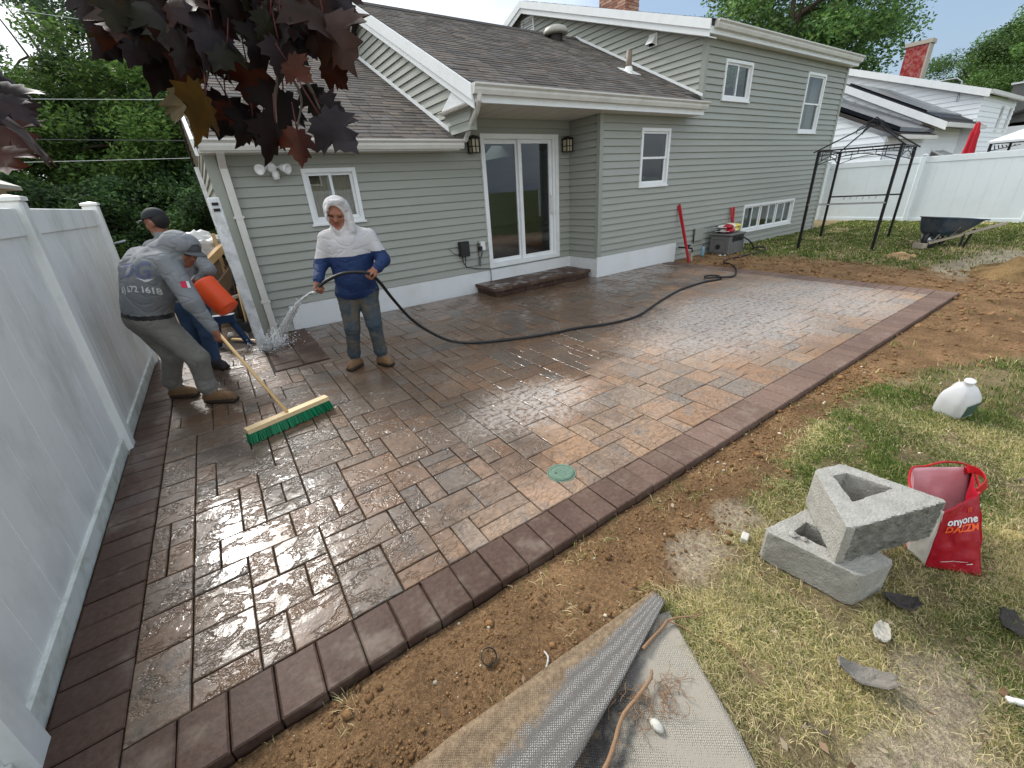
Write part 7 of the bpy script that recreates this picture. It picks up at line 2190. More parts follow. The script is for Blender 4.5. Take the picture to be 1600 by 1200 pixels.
lay_text('flag_patch', '', 0, V3(-1.435, -2.25, 1.09), fu, np.cross(fn, fu), sb, M('patch_red', lin(186, 36, 66), .7, .05, 20), sw, polys=[[(-.03, -.025), (.008, -.025), (.008, .025), (-.03, .025)]])
lay_text('flag_patch', '', 0, V3(-1.435, -2.25, 1.09), fu, np.cross(fn, fu), sb, MT['print_white'], sw, polys=[[(.008, -.025), (.028, -.025), (.028, .025), (.008, .025)]])

# ---- third man with the bucket --------------------------------------------------
GS, SK, JN, BO, SO, HR = range(6)
hc = V3(-1.535, -.985, 1.535); hf = unit((-.80, .58, -.12)); hu = unit((0, 0, 1))
shL, shR = V3(-1.64, -1.02, 1.31), V3(-1.345, -1.13, 1.28)
elR, wrR = V3(-1.255, -1.24, 1.075), V3(-1.355, -1.20, .985)
elL, wrL = V3(-1.70, -1.15, 1.08), V3(-1.50, -1.25, .96)
pr = [cap((-1.57, -1.03, 1.24), (-1.56, -1.02, .82), .115, .115, GS, .06), cap((-1.42, -1.09, 1.22), (-1.46, -1.05, .82), .115, .115, GS, .06), cap((-1.60, -1.02, 1.31), (-1.39, -1.11, 1.29), .075, .075, GS, .06), cap((-1.50, -1.05, 1.30), (-1.53, -1.0, 1.42), .08, .06, GS, .05)]
pr += [cap(shR, elR, .078, .062, GS, .045), cap(elR, wrR, .06, .042, GS, .03), cap(shL, elL, .078, .062, GS, .045), cap(elL, wrL, .06, .042, GS, .03)]
pr += [cap((-1.52, -1.01, 1.38), hc + V3(0, 0, -.05), .056, .056, SK, .02)] + head_prims(hc, hf, hu, SK, .97, True) + [ell(hc + V3(.03, -.02, .03), [.083, .085, .085], HR, .005)]
pr += hand_prims(wrR, (-.2, -.75, -.1), (-.1, 0, -.9), SK, 1, 1.0, .95) + hand_prims(wrL, (.6, -.3, .1), (.2, .1, .9), SK, -1, .9, .95)
hpR, hpL = V3(-1.46, -1.05, .76), V3(-1.57, -1.01, .76)
knR, knL, anR, anL = V3(-1.47, -1.08, .42), V3(-1.60, -.93, .42), V3(-1.50, -1.02, .12), V3(-1.62, -.86, .12)
pr += [cap(hpR, hpL, .118, .118, JN, .04), cap(hpR, knR, .105, .078, JN, .035), cap(hpL, knL, .105, .078, JN, .035), cap(knR, anR + V3(0, 0, .03), .074, .066, JN, .025), cap(knL, anL + V3(0, 0, .03), .074, .066, JN, .025)]
pr += boot_prims(anR, (-1.41, -1.15, .034), BO, SO) + boot_prims(anL, (-1.56, -1.0, .034), BO, SO)
tm = person('person', 'man in black cap and grey shirt behind the sweeper, holding an orange bucket', pr, [SHIRT_G, SKIN, JEANS_B, BOOT_D, SOLE, HAIR], None, None, wrinkle=folds(8, .007, tagset=[GS, JN]))
cap_obj(tm, hc + V3(0, 0, .008), hf, hu, CAPB, 1.0)
tb_ = bvh_of(tm)
bn = unit((.25, -.96, .05)); bu = unit((.96, .25, -.05)); bv = np.cross(bn, bu)
lay_text('print', '', 0, V3(-1.42, -1.12, 1.165), bu, bv, tb_, MT['print_navy'], tm, polys=[[(-.07, -.025), (.05, -.025), (.05, .025), (-.07, .025)]], out=.002)
lay_text('print', '2 118', .045, V3(-1.425, -1.12, 1.165), bu, bv, tb_, MT['print_white'], tm, bold=.001, out=.005)

# ---- water from the hose ----------------------------------------------------------
m = new_mat('running_water'); T = node_tools(m)
T.p.inputs['Base Color'].default_value = (.88, .90, .91, 1); T.p.inputs['Roughness'].default_value = .15
T.p.inputs['Alpha'].default_value = .45; T.p.inputs['IOR'].default_value = 1.33
MT['water'] = m
q = random.Random(6)
mb = MB()
n0 = Vector((-.505, -2.385, .885)); tgt = Vector((-.86, -.72, .0))
def stream_pt(t, off): 
    p = n0.lerp(tgt, t); p.z = n0.z * (1 - t ** 1.35) + .0 * t
    return p + Vector(off) * (t ** 1.2)
for k in range(30):
    off = (q.gauss(0, .045), q.gauss(0, .06), q.gauss(0, .03))
    t0, t1 = q.choice((0, 0, .1, .25, .4)), q.uniform(.5, 1.0)
    pts = [stream_pt(t0 + (t1 - t0) * i / 14, off) + Vector((q.gauss(0, .004), q.gauss(0, .004), q.gauss(0, .004))) for i in range(15)]
    mb.tube(pts, [(.003 + .006 * q.random()) * (1 - .4 * i / 14) * (1.2 if i % 3 else .7) for i in range(15)], 5)
def drop(c, r):
    V = [c + Vector((r * a, r * b, r * d * 1.3)) for a, b, d in ((0, 0, 1), (1, 0, 0), (0, 1, 0), (-1, 0, 0), (0, -1, 0), (0, 0, -1))]
    mb.add(V, [(0, 1, 2), (0, 2, 3), (0, 3, 4), (0, 4, 1), (5, 2, 1), (5, 3, 2), (5, 4, 3), (5, 1, 4)])
for k in range(420):
    t = q.random() ** .6; drop(stream_pt(t, (q.gauss(0, .08), q.gauss(0, .09), q.gauss(0, .05))), q.uniform(.002, .006))
for k in range(700):
    a = q.uniform(0, 6.28); r = abs(q.gauss(0, .16)); z = abs(q.gauss(0, .11)) * math.exp(-r * 2)
    drop(tgt + Vector((r * math.cos(a), r * math.sin(a) * .8, z + .005)), q.uniform(.003, .010))
for k in range(26):
    a = q.uniform(0, 6.28); r = q.uniform(.03, .2)
    p = tgt + Vector((.05 * math.cos(a), .05 * math.sin(a), .01)); e = tgt + Vector((r * math.cos(a), r * math.sin(a), q.uniform(.06, .26)))
    m_ = p.lerp(e, .6) + Vector((0, 0, .04)); mb.tube([p, m_, e], [.010, .007, .002], 5)
tag(mb.build('water_spray', MT['water'], smooth=True), 'white water jet from the hose splashing at the house corner', kind='stuff')

LEAVES = [
(-1.189,-4.955,2.115,-1.235,-5.033,2.004,0.134,-0.902,0.264,0),
(-1.163,-4.934,2.114,-1.204,-4.901,2.038,0.394,-1.343,-0.042,0),
(-1.13,-4.949,2.094,-1.128,-5.083,1.935,-0.886,-0.487,-0.882,1),
(-1.123,-4.926,2.055,-1.144,-4.951,1.952,-0.17,-1.141,0.089,1),
(-1.09,-5.048,1.996,-1.161,-5.117,1.869,-0.224,-0.792,-0.237,0),
(-1.1,-5.001,1.96,-1.136,-5.078,1.857,0.55,-1.324,-0.735,0),
(-1.073,-5.393,1.817,-1.122,-5.427,1.722,0.206,-0.745,-0.925,2),
(-1.085,-5.215,1.863,-1.131,-5.287,1.769,0.177,-0.107,-0.99,2),
(-1.013,-5.102,1.869,-1.062,-5.177,1.747,-0.239,-1.2,0.132,0),
(-1.017,-5.214,1.837,-0.996,-5.254,1.75,0.714,-0.657,-0.013,3),
(-0.947,-5.118,1.942,-0.965,-5.131,1.831,-0.364,-1.243,-0.937,3),
(-0.919,-5.434,1.874,-0.883,-5.468,1.83,-0.444,-0.962,0.024,3),
(-0.832,-5.363,1.893,-0.794,-5.407,1.835,-0.666,-0.825,-0.275,3),
(-0.862,-5.396,1.93,-0.779,-5.439,1.933,-0.421,-1.927,0.01,4),
(-0.855,-5.365,1.818,-0.802,-5.388,1.789,-0.529,-0.852,-0.169,5),
(-0.913,-5.299,1.851,-0.959,-5.309,1.738,0.419,-0.985,0.28,0),
(-0.905,-5.535,1.769,-0.855,-5.595,1.686,-0.08,-1.416,-0.411,5),
(-0.968,-5.427,1.768,-1,-5.439,1.685,0.676,-1.147,-0.636,0),
(-0.931,-5.436,1.758,-0.945,-5.465,1.68,-0.168,-0.884,-0.556,3),
(-0.949,-5.179,1.821,-0.988,-5.158,1.749,-0.369,-0.618,-0.513,0),
(-0.849,-5.265,1.874,-0.848,-5.301,1.79,-0.339,-1.043,-0.321,1),
(-0.853,-5.392,1.999,-0.81,-5.501,1.893,0.259,-1.416,0.212,4),
(-0.734,-5.221,2.067,-0.719,-5.29,2.002,0.066,0.067,0.159,4),
(-0.829,-5.437,1.959,-0.834,-5.531,1.849,-0.169,-0.493,-0.392,4),
(-0.985,-5.264,1.805,-1.027,-5.298,1.735,0.119,-1.486,-1.054,0),
(-1.414,-5.105,1.877,-1.366,-5.177,1.798,0.409,-1.268,0.386,0),
(-1.406,-5.173,1.838,-1.358,-5.203,1.786,0.735,-0.92,-0.464,5),
(-1.496,-4.821,1.85,-1.449,-4.897,1.772,-0.227,-1.367,-0.049,3),
(-1.411,-5.117,1.809,-1.357,-5.222,1.735,1.302,-0.959,-0.158,5),
(-1.452,-5.116,1.76,-1.439,-5.194,1.698,-0.044,-1.593,-0.131,3),
(-1.482,-4.72,1.982,-1.454,-4.805,1.881,0.529,-0.702,0.198,0),
(-1.506,-4.793,1.887,-1.477,-4.81,1.811,-0.256,-0.881,0.142,3),
(-1.074,-5.235,1.93,-1.107,-5.304,1.849,0.314,-1.14,-0.499,4),
(-0.834,-5.346,2.042,-0.873,-5.398,1.979,-0.389,-1.409,-0.521,1),
(-0.905,-4.977,2.108,-0.927,-4.968,2.04,-0.001,-1.602,0.1,4),
(-0.843,-5.271,2.024,-0.878,-5.346,1.942,-0.549,-1.344,-0.094,4),
(-1.186,-4.995,2.077,-1.198,-5.059,2.008,0.12,-0.716,0.399,4),
(-1.141,-4.912,2.07,-1.168,-4.943,1.989,-0.58,-1.002,-0.113,1),
(-0.923,-5.242,2.046,-0.921,-5.243,1.997,-0.344,-1.483,-0.886,5),
(-0.88,-5.224,2.125,-0.907,-5.234,2.056,-0.061,-0.226,-0.808,4),
(-1.172,-4.638,2.178,-1.229,-4.695,2.064,-0.251,-1.328,-1.391,1),
(-0.857,-5.251,2.02,-0.857,-5.272,1.946,-0.228,-0.773,0.196,0),
(-0.743,-5.095,2.162,-0.764,-5.074,2.101,-0.057,-0.53,-0.205,0),
(-0.993,-5.284,2.078,-1.003,-5.353,2.001,-0.084,-0.641,-0.652,4),
(-0.795,-5.324,2.047,-0.806,-5.322,1.987,0.045,-0.634,-0.244,5),
(-1.03,-5.284,2.049,-1.004,-5.291,1.992,0.119,-0.296,0.523,4),
(-1.217,-4.625,2.195,-1.248,-4.674,2.114,-0.243,-0.999,-0.6,4),
(-1.05,-4.79,2.144,-1.132,-4.784,2.102,-0.794,-0.699,-0.126,0),
(-1.016,-4.781,2.09,-0.971,-4.874,1.991,0.228,-1.685,0.172,1),
(-0.997,-5.05,2.157,-1.058,-4.986,2.137,-0.412,-0.997,-1.025,1),
(-0.837,-4.948,2.087,-0.814,-5.056,1.978,-0.764,-1.27,-0.197,1),
(-0.868,-4.941,2.065,-0.906,-4.929,1.982,-0.263,-0.703,-0.318,4),
(-1.143,-5.101,1.987,-1.187,-5.102,1.908,-0.118,-1.399,-0.019,5),
(-1.151,-4.722,2.218,-1.233,-4.754,2.124,-0.538,-1.579,-0.499,1),
(-0.989,-5.01,2.171,-1.047,-4.967,2.096,-0.126,-1.586,-1.116,0),
(-0.878,-4.857,2.251,-0.928,-4.812,2.198,0.016,-1.052,-1.219,1),
(-1.074,-4.978,2.191,-1.123,-4.983,2.128,-0.887,-0.01,-0.419,5),
(-0.791,-4.848,2.218,-0.873,-4.798,2.139,-0.593,-0.973,0.211,1),
(-0.763,-5.19,2.11,-0.743,-5.197,2.047,-0.789,0.069,-0.696,5),
(-0.998,-4.887,2.247,-0.961,-4.945,2.175,0.135,-0.853,-0.371,0),
(-0.743,-5.093,2.155,-0.794,-5.12,2.052,0.135,-0.584,-0.263,5),
(-0.948,-4.969,2.151,-0.942,-5.06,2.074,-0.596,-1.143,-0.626,1),
(-0.926,-5.346,1.934,-0.964,-5.401,1.869,-0.296,-0.718,-0.684,0),
(-0.91,-5.27,2.063,-1.002,-5.279,2.026,0.406,-1.428,-0.864,1),
(-0.75,-5.073,2.107,-0.796,-5.03,2.049,0.301,-1.371,0.125,0),
(-1.091,-5.053,2.036,-1.153,-5.111,1.936,-0.497,-1.822,-0.207,5),
(-0.826,-5.322,1.971,-0.817,-5.396,1.904,-0.394,-0.512,-0.686,0),
(-1.227,-4.657,2.199,-1.246,-4.631,2.135,-0.324,-1.815,-0.39,1),
(-1.189,-5.003,2.036,-1.23,-4.981,1.964,-0.111,-1.05,-0.578,4),
(-1.084,-5.068,2.073,-1.094,-5.137,2.001,0.263,-1.263,-0.615,0),
(-0.963,-5.162,2.07,-1.002,-5.102,2.039,0.145,-1.226,-0.02,0),
(-0.788,-5.136,2.163,-0.821,-5.113,2.101,-0.007,-1.017,-0.356,0),
(-1.185,-5.059,2.057,-1.198,-5.031,2.004,-0.273,-1.88,-1.02,4),
(-0.694,-4.946,2.186,-0.745,-4.985,2.092,-0.755,-1.761,-0.11,1),
(-1.095,-5.187,1.945,-1.078,-5.223,1.897,-0.222,-0.985,-1.109,1),
(-0.859,-5.11,2.088,-0.879,-5.151,2.008,-0.246,-0.706,0.327,1),
(-1.029,-4.947,2.003,-1.058,-4.934,1.91,0.036,-0.861,-0.292,0),
(-1.023,-4.975,2.032,-1.018,-5.003,1.934,0.028,-1.838,0.213,4),
(-1.118,-4.766,2.237,-1.138,-4.841,2.152,0.218,-0.928,-0.52,4),
(-1.11,-4.996,2.161,-1.146,-4.99,2.114,0.489,-0.982,-0.463,1),
(-0.895,-4.78,2.302,-0.911,-4.753,2.251,-0.23,-0.586,-0.642,0),
(-0.98,-4.976,2.128,-0.967,-5.043,2.037,0.025,-1.13,0.305,1),
(-1.021,-5.011,2.209,-1.004,-5.06,2.135,0.464,-0.938,-0.738,1),
(-0.84,-4.941,2.201,-0.905,-4.936,2.141,0.109,-0.533,-0.247,5),
(-0.934,-4.814,2.174,-1.012,-4.751,2.102,-0.011,-1.09,-0.62,1),
(-0.809,-4.907,2.094,-0.86,-4.875,2.013,-0.068,-1.256,0.218,1),
(-1.119,-4.725,2.203,-1.089,-4.835,2.114,-0.389,-0.685,-0.334,1),
(-0.872,-5.099,2.191,-0.872,-5.092,2.146,0.058,-1.293,-0.474,4),
(-0.791,-5.1,2.078,-0.814,-5.172,1.984,-0.173,-0.931,-0.451,4),
(-0.691,-5.087,2.162,-0.713,-5.15,2.081,-0.618,-0.379,0.424,1),
(-1.085,-5.269,2,-1.1,-5.288,1.946,0.255,-0.677,-0.201,0),
(-0.835,-5.127,2.05,-0.866,-5.153,1.985,0.05,-1.242,-1.092,0),
(-0.837,-5.11,2.049,-0.845,-5.135,1.964,-0.001,-0.901,-0.47,4),
(-1.212,-5.115,2.04,-1.23,-5.159,1.97,-0.02,-1.424,0.375,0),
(-1.041,-4.981,2.024,-1.094,-5.053,1.924,-0.03,-0.861,-0.538,4),
(-1.018,-5.206,1.966,-0.973,-5.205,1.942,-0.05,-0.586,-0.276,5),
(-0.671,-5.106,2.145,-0.747,-5.131,2.046,-0.352,-0.836,-0.56,0),
(-0.968,-4.794,2.215,-0.992,-4.883,2.1,-0.769,-1.013,-0.527,0),
(-1.138,-4.738,2.18,-1.221,-4.65,2.164,-0.485,-1.493,0.137,0),
(-0.662,-4.991,2.143,-0.654,-4.984,2.085,-0.626,-1.131,-0.007,0),
(-1.199,-4.717,2.123,-1.149,-4.801,2.047,0.089,-1.316,-0.514,1),
(-0.871,-5.294,1.973,-0.849,-5.288,1.923,-0.013,-0.56,-0.885,0),
(-0.709,-5.104,2.167,-0.782,-5.106,2.082,-0.26,-0.755,-0.365,1),
(-0.92,-5.338,2.078,-0.898,-5.336,2.023,-0.88,-0.794,0.249,4),
(-0.867,-5.307,2.038,-0.889,-5.375,1.965,-0.849,-0.86,-0.086,0),
(-0.744,-5.318,2.024,-0.757,-5.323,1.955,-0.296,-0.574,-0.477,5),
(-1.108,-5.223,2.003,-1.108,-5.3,1.914,-0.064,-0.989,-0.297,1),
(-0.875,-4.907,2.116,-0.91,-4.877,2.045,-0.183,-1.331,-0.347,1),
(-1.16,-5.094,2.046,-1.161,-5.153,1.983,0.182,-0.171,-0.689,4),
(-1.016,-5.134,2.067,-1.091,-5.1,2.005,-0.321,-1.181,-0.462,1),
(-0.906,-4.988,2.124,-0.914,-4.979,2.053,-0.314,-1.01,-0.279,5),
(-1.067,-5.329,1.924,-1.104,-5.328,1.856,0.347,-0.803,0.538,0),
(-0.978,-5.072,2.176,-1.052,-5.103,2.103,-0.092,-1.182,-0.817,4),
(-1.037,-4.745,2.099,-1.106,-4.694,2.045,-0.417,-1.208,-0.433,4),
(-1.198,-4.946,2.082,-1.216,-4.978,2.015,-0.08,-0.656,-0.745,4),
(-0.919,-4.965,2.137,-0.928,-4.959,2.082,-0.457,-1.309,-0.827,5),
(-0.922,-4.956,2.118,-0.923,-4.994,2.02,-1.056,-1.36,-0.233,0),
(-1.007,-5.365,1.911,-1.048,-5.421,1.855,-0.12,-0.836,-0.035,1),
(-0.968,-5.1,2.06,-0.965,-5.108,1.997,-0.699,-0.395,0.044,1),
(-1.094,-5.115,2.138,-1.112,-5.174,2.043,-0.494,-0.754,0.147,0),
(-1.131,-5.197,2.036,-1.13,-5.218,1.974,-0.042,-1.529,0.205,0),
(-0.88,-5.289,2.043,-0.895,-5.35,1.978,-0.977,-1.193,-0.403,4),
(-0.818,-5.393,2.007,-0.856,-5.376,1.953,-0.398,-0.135,-0.396,4),
(-0.639,-4.964,2.167,-0.697,-5.007,2.057,0.302,-0.663,-0.116,5),
(-1.054,-5.099,2.088,-1.073,-5.115,2.017,0.652,-1.212,-0.868,1),
(-0.884,-4.934,2.123,-0.938,-4.992,2.038,0.372,-1.864,0.414,0),
(-0.781,-5.358,2.049,-0.822,-5.376,1.988,0.675,-1.674,-0.198,4),
(-1.007,-4.901,2.065,-1.024,-4.87,2.009,-0.139,-1.414,0.071,1),
(-1.158,-4.918,2.044,-1.188,-4.966,1.977,0.051,-1.287,-0.52,0),
(-1.206,-4.765,2.117,-1.146,-4.842,2.06,0.028,-0.735,-0.865,0),
(-0.99,-5.12,2.13,-1.035,-5.181,2.032,-0.687,-0.407,0.246,0),
(-0.906,-5.406,1.947,-0.915,-5.426,1.888,-0.95,-0.802,-0.883,0),
(-0.912,-5.07,2.189,-0.922,-5.124,2.122,0.285,-0.972,-1.177,1),
(-1.017,-5.135,1.957,-1.035,-5.194,1.891,0.015,-0.786,-0.686,4),
(-1.064,-4.714,2.133,-1.124,-4.704,2.083,-0.254,-1.188,-0.22,4),
(-1.018,-5.108,1.987,-1.076,-5.145,1.905,0.572,-0.833,-0.084,0),
(-0.7,-5.145,2.152,-0.745,-5.155,2.091,-0.886,-0.771,0.279,1),
(-0.934,-5.067,2.079,-0.897,-5.184,2.003,-0.092,-1.147,-0.902,0),
(-0.791,-5.348,2.049,-0.81,-5.411,1.981,-0.174,-0.818,-0.277,0),
(-0.628,-5.04,2.153,-0.684,-5.051,2.081,-1.117,-0.807,-0.132,4),
(-1.06,-4.84,2.117,-1.075,-4.933,2.024,0.059,-1.393,0.221,1),
(-0.845,-4.768,2.291,-0.817,-4.811,2.201,-0.191,-1.081,-0.104,5),
(-0.825,-5.26,2.139,-0.871,-5.314,2.05,-1.041,-0.961,-0.083,5),
(-1.017,-4.893,2.118,-1.03,-4.898,2.043,-0.306,-1,-0.325,5),
(-0.842,-5.093,2.138,-0.888,-5.052,2.066,-0.043,-0.413,-0.362,5),
(-0.864,-5.132,2.062,-0.847,-5.219,1.977,0.933,-1.155,-0.7,0),
(-1.046,-4.967,2.143,-1.076,-5.045,2.051,-1.006,-0.922,-0.277,1),
(-1.16,-4.606,2.215,-1.183,-4.685,2.099,0.439,-1.29,-0.158,1),
(-0.824,-5.134,2.197,-0.864,-5.115,2.127,-0.182,-0.557,-0.291,5),
(-0.937,-5.205,2.062,-0.994,-5.175,1.998,0.779,-0.739,-0.328,0),
(-0.9,-5.161,2.061,-0.958,-5.146,2.009,-0.179,-0.419,-0.394,4),
(-0.961,-5.325,2.019,-1.011,-5.314,1.949,-0.236,-0.809,-0.464,0),
(-0.875,-4.759,2.32,-0.856,-4.857,2.206,0.451,-0.152,-0.302,5),
(-1.089,-4.668,2.268,-1.15,-4.714,2.173,0.338,-1.496,-0.078,0),
(-0.99,-5.186,1.946,-1.018,-5.225,1.864,0.487,-0.44,-0.654,1),
(-0.913,-4.953,2.23,-0.941,-5.028,2.142,-0.204,-0.622,-0.155,4),
(-1.045,-5.17,2.03,-1.111,-5.153,1.973,0.36,-0.44,-0.571,1),
(-0.837,-5.088,2.069,-0.879,-5.057,1.988,-0.489,-0.708,-0.55,5),
(-0.848,-5.066,2.144,-0.876,-5.106,2.052,-0.139,-0.934,-1.019,0),
(-1.086,-4.975,2.174,-1.132,-4.924,2.119,0.05,-0.525,-0.045,1),
(-1.148,-4.704,2.14,-1.195,-4.788,2.015,0.203,-0.971,-0.8,4),
(-1.066,-4.987,2.039,-1.065,-5.022,1.975,-0.35,-1.173,-0.092,1),
(-1.045,-5.084,2.109,-1.091,-5.061,2.064,-0.569,-0.86,-0.129,4),
(-0.666,-5.008,2.096,-0.728,-5.064,2.013,0.343,-1.233,-0.583,4),
(-1.096,-4.955,2.01,-1.099,-4.949,1.931,-0.559,-0.862,0.484,4),
(-0.885,-5.265,2.135,-0.913,-5.306,2.075,-0.737,-0.836,0.104,4),
(-0.896,-5.227,2.033,-0.882,-5.305,1.956,-0.239,-0.358,0.214,4),
(-0.883,-4.775,2.26,-0.859,-4.789,2.17,-0.251,-1.5,-0.086,4),
(-1.117,-5.006,2.171,-1.129,-5.035,2.111,0.226,-0.853,-0.29,0),
(-0.919,-5.404,1.915,-0.931,-5.4,1.837,0.312,-0.718,0.06,5),
(-1.141,-5.192,1.99,-1.134,-5.207,1.936,0.066,-1.401,-0.102,1),
(-0.85,-5.405,2.006,-0.832,-5.391,1.963,0.756,-1.245,-0.76,4),
(-0.88,-4.874,2.28,-0.87,-4.876,2.22,-0.383,-0.831,-0.506,1),
(-0.915,-5.04,2.044,-0.915,-5.081,1.977,0.009,-0.529,-0.072,1),
(-0.933,-5.036,2.147,-0.99,-4.998,2.117,-0.5,-0.49,-0.023,0),
(-0.767,-5.065,2.1,-0.749,-5.111,2.035,-0.277,-1.14,-0.648,4),
(-0.843,-5.267,1.964,-0.89,-5.302,1.884,-0.914,-1.021,-0.772,5),
(-0.921,-5.339,2.03,-0.927,-5.327,1.979,0.356,-1.245,-0.034,5),
(-0.862,-4.855,2.225,-0.836,-4.912,2.133,-0.86,-0.546,-0.291,1),
(-0.75,-5.273,2.009,-0.76,-5.278,1.949,-0.029,-0.579,-0.481,5),
(-1.058,-5.294,2.007,-1.045,-5.386,1.944,0.087,-1.857,-0.766,4),
(-0.851,-5.131,2.003,-0.884,-5.109,1.93,0.025,-1.041,-0.447,5),
(-0.722,-5.036,2.201,-0.729,-5.022,2.124,-0.544,-0.591,-0.733,5),
(-0.887,-5.361,2.095,-0.91,-5.405,2.025,-0.361,-0.87,-0.133,1),
(-0.848,-4.794,2.252,-0.886,-4.839,2.159,0.032,-1.233,-0.485,5),
(-0.875,-5.343,2.025,-0.869,-5.334,1.973,0.057,-0.368,-0.761,1),
(-0.997,-5.303,2.015,-1.017,-5.352,1.937,0.306,-0.687,-0.133,0),
(-1.176,-4.863,2.051,-1.262,-4.889,1.97,-0.021,-1.274,0.317,0),
(-0.892,-4.767,2.299,-0.948,-4.736,2.238,0.007,-0.682,-1.309,0),
(-0.948,-5.322,2.026,-0.964,-5.372,1.962,0.596,-1.494,-1.033,1),
(-0.826,-5.158,2.017,-0.856,-5.238,1.929,-0.046,-1.475,0.277,4),
(-0.997,-5.136,2.035,-0.995,-5.174,1.966,0.333,-1.097,-0.819,1),
(-1.163,-5.228,2.008,-1.187,-5.234,1.932,0.115,-1.764,0.063,1),
(-0.761,-5.065,2.121,-0.73,-5.066,2.07,-0.646,-1.257,-1.134,4),
(-0.753,-5.325,2.041,-0.82,-5.359,1.973,-0.909,-0.999,-0.306,5),
(-0.863,-4.903,2.224,-0.888,-4.882,2.142,-0.805,-1.195,0.242,1),
(-1.114,-4.908,2.154,-1.094,-4.988,2.091,-0.215,-0.796,-0.699,4),
(-0.989,-5.091,2.188,-0.95,-5.095,2.134,-0.398,-1.293,-0.094,1),
(-0.849,-5.125,1.992,-0.898,-5.092,1.951,-0.245,-0.843,-0.348,4),
(-0.772,-5.011,2.087,-0.781,-5.052,1.983,0.183,-0.879,-0.596,1),
(-0.922,-5.402,1.954,-0.954,-5.382,1.9,-0.136,-1.107,0.054,1),
(-0.908,-4.758,2.25,-0.957,-4.772,2.141,0.136,-0.622,-0.091,1),
(-1.021,-5.349,1.95,-1.05,-5.416,1.865,-0.019,-1.036,-0.573,5),
(-0.992,-5.212,2.004,-1.043,-5.204,1.93,-0.332,-0.989,0.528,4),
(-0.753,-4.898,2.244,-0.765,-4.892,2.147,-0.08,-1.484,-0.009,0),
(-1.012,-4.835,2.126,-1.021,-4.853,2.044,0.882,-1.863,-0.27,4),
(-1.213,-4.861,2.123,-1.239,-4.931,2.048,-0.077,-0.378,-0.548,4),
(-1.16,-5.182,2.006,-1.187,-5.257,1.924,-0.162,-0.606,0.009,4),
(-0.76,-5.203,2.045,-0.766,-5.284,1.974,0.112,-1.161,0.32,4),
(-1.193,-4.651,2.227,-1.206,-4.756,2.098,0.343,-1.236,-0.347,4),
(-0.835,-5.298,1.977,-0.854,-5.31,1.915,-0.513,-1.412,0.111,5),
(-1.048,-5.132,2.126,-1.068,-5.157,2.059,-0.376,-0.758,-0.2,4),
(-1.015,-5.008,1.988,-1.014,-5.049,1.919,-0.494,-0.517,-0.195,0),
(-1.149,-5.172,2.01,-1.156,-5.248,1.934,-0.064,-0.573,-0.732,0),
(-1.183,-4.945,2.099,-1.249,-4.972,2.042,0.709,-0.81,-1.379,0),
(-1.122,-4.883,2.166,-1.192,-4.877,2.078,0.622,-1.411,-0.195,0),
(-1.039,-5.154,2.116,-1.051,-5.202,2.031,0.039,-0.168,-1.326,0),
(-1.201,-4.838,2.084,-1.256,-4.791,2.018,0.181,-0.473,0.191,1),
(-1.084,-4.661,2.31,-1.102,-4.632,2.256,-0.073,-1.578,0.269,0),
(-1.026,-4.786,2.058,-1.077,-4.766,1.993,0.019,-1.183,-0.173,5),
(-1.142,-4.731,2.105,-1.178,-4.787,1.996,0.342,-1.226,0.029,1),
(-1.039,-5.096,2.021,-1.035,-5.187,1.943,0.089,-0.815,-0.199,5)]
TWIGS = [
[(-0.955, -4.963, 2.27),(-0.952, -5.029, 2.156),(-0.972, -5.11, 2.034),(-1.025, -5.173, 1.93),(-1.068, -5.233, 1.843)],
[(-0.972, -5.11, 2.034),(-0.928, -5.218, 1.963),(-0.897, -5.27, 1.906),(-0.882, -5.318, 1.837),(-0.918, -5.374, 1.766)],
[(-0.952, -5.029, 2.156),(-0.837, -5.109, 2.1),(-0.807, -5.21, 2.002),(-0.819, -5.324, 1.9)],
[(-0.955, -4.963, 2.27),(-1.092, -4.932, 2.166),(-1.126, -5.035, 2.059),(-1.126, -5.105, 2.006)],
[(-0.897, -5.27, 1.906),(-0.935, -5.311, 1.836),(-0.956, -5.37, 1.776)],
[(-1.502, -4.678, 2.14),(-1.493, -4.779, 2.017),(-1.455, -4.89, 1.935),(-1.452, -4.93, 1.867)],
[(-1.493, -4.779, 2.017),(-1.5, -4.896, 1.87),(-1.479, -4.991, 1.773)],
[(-0.897, -5.27, 1.906),(-0.862, -5.317, 1.863),(-0.861, -5.377, 1.804)],
[(-0.955, -4.963, 2.27),(-1.502, -4.678, 2.14)]]

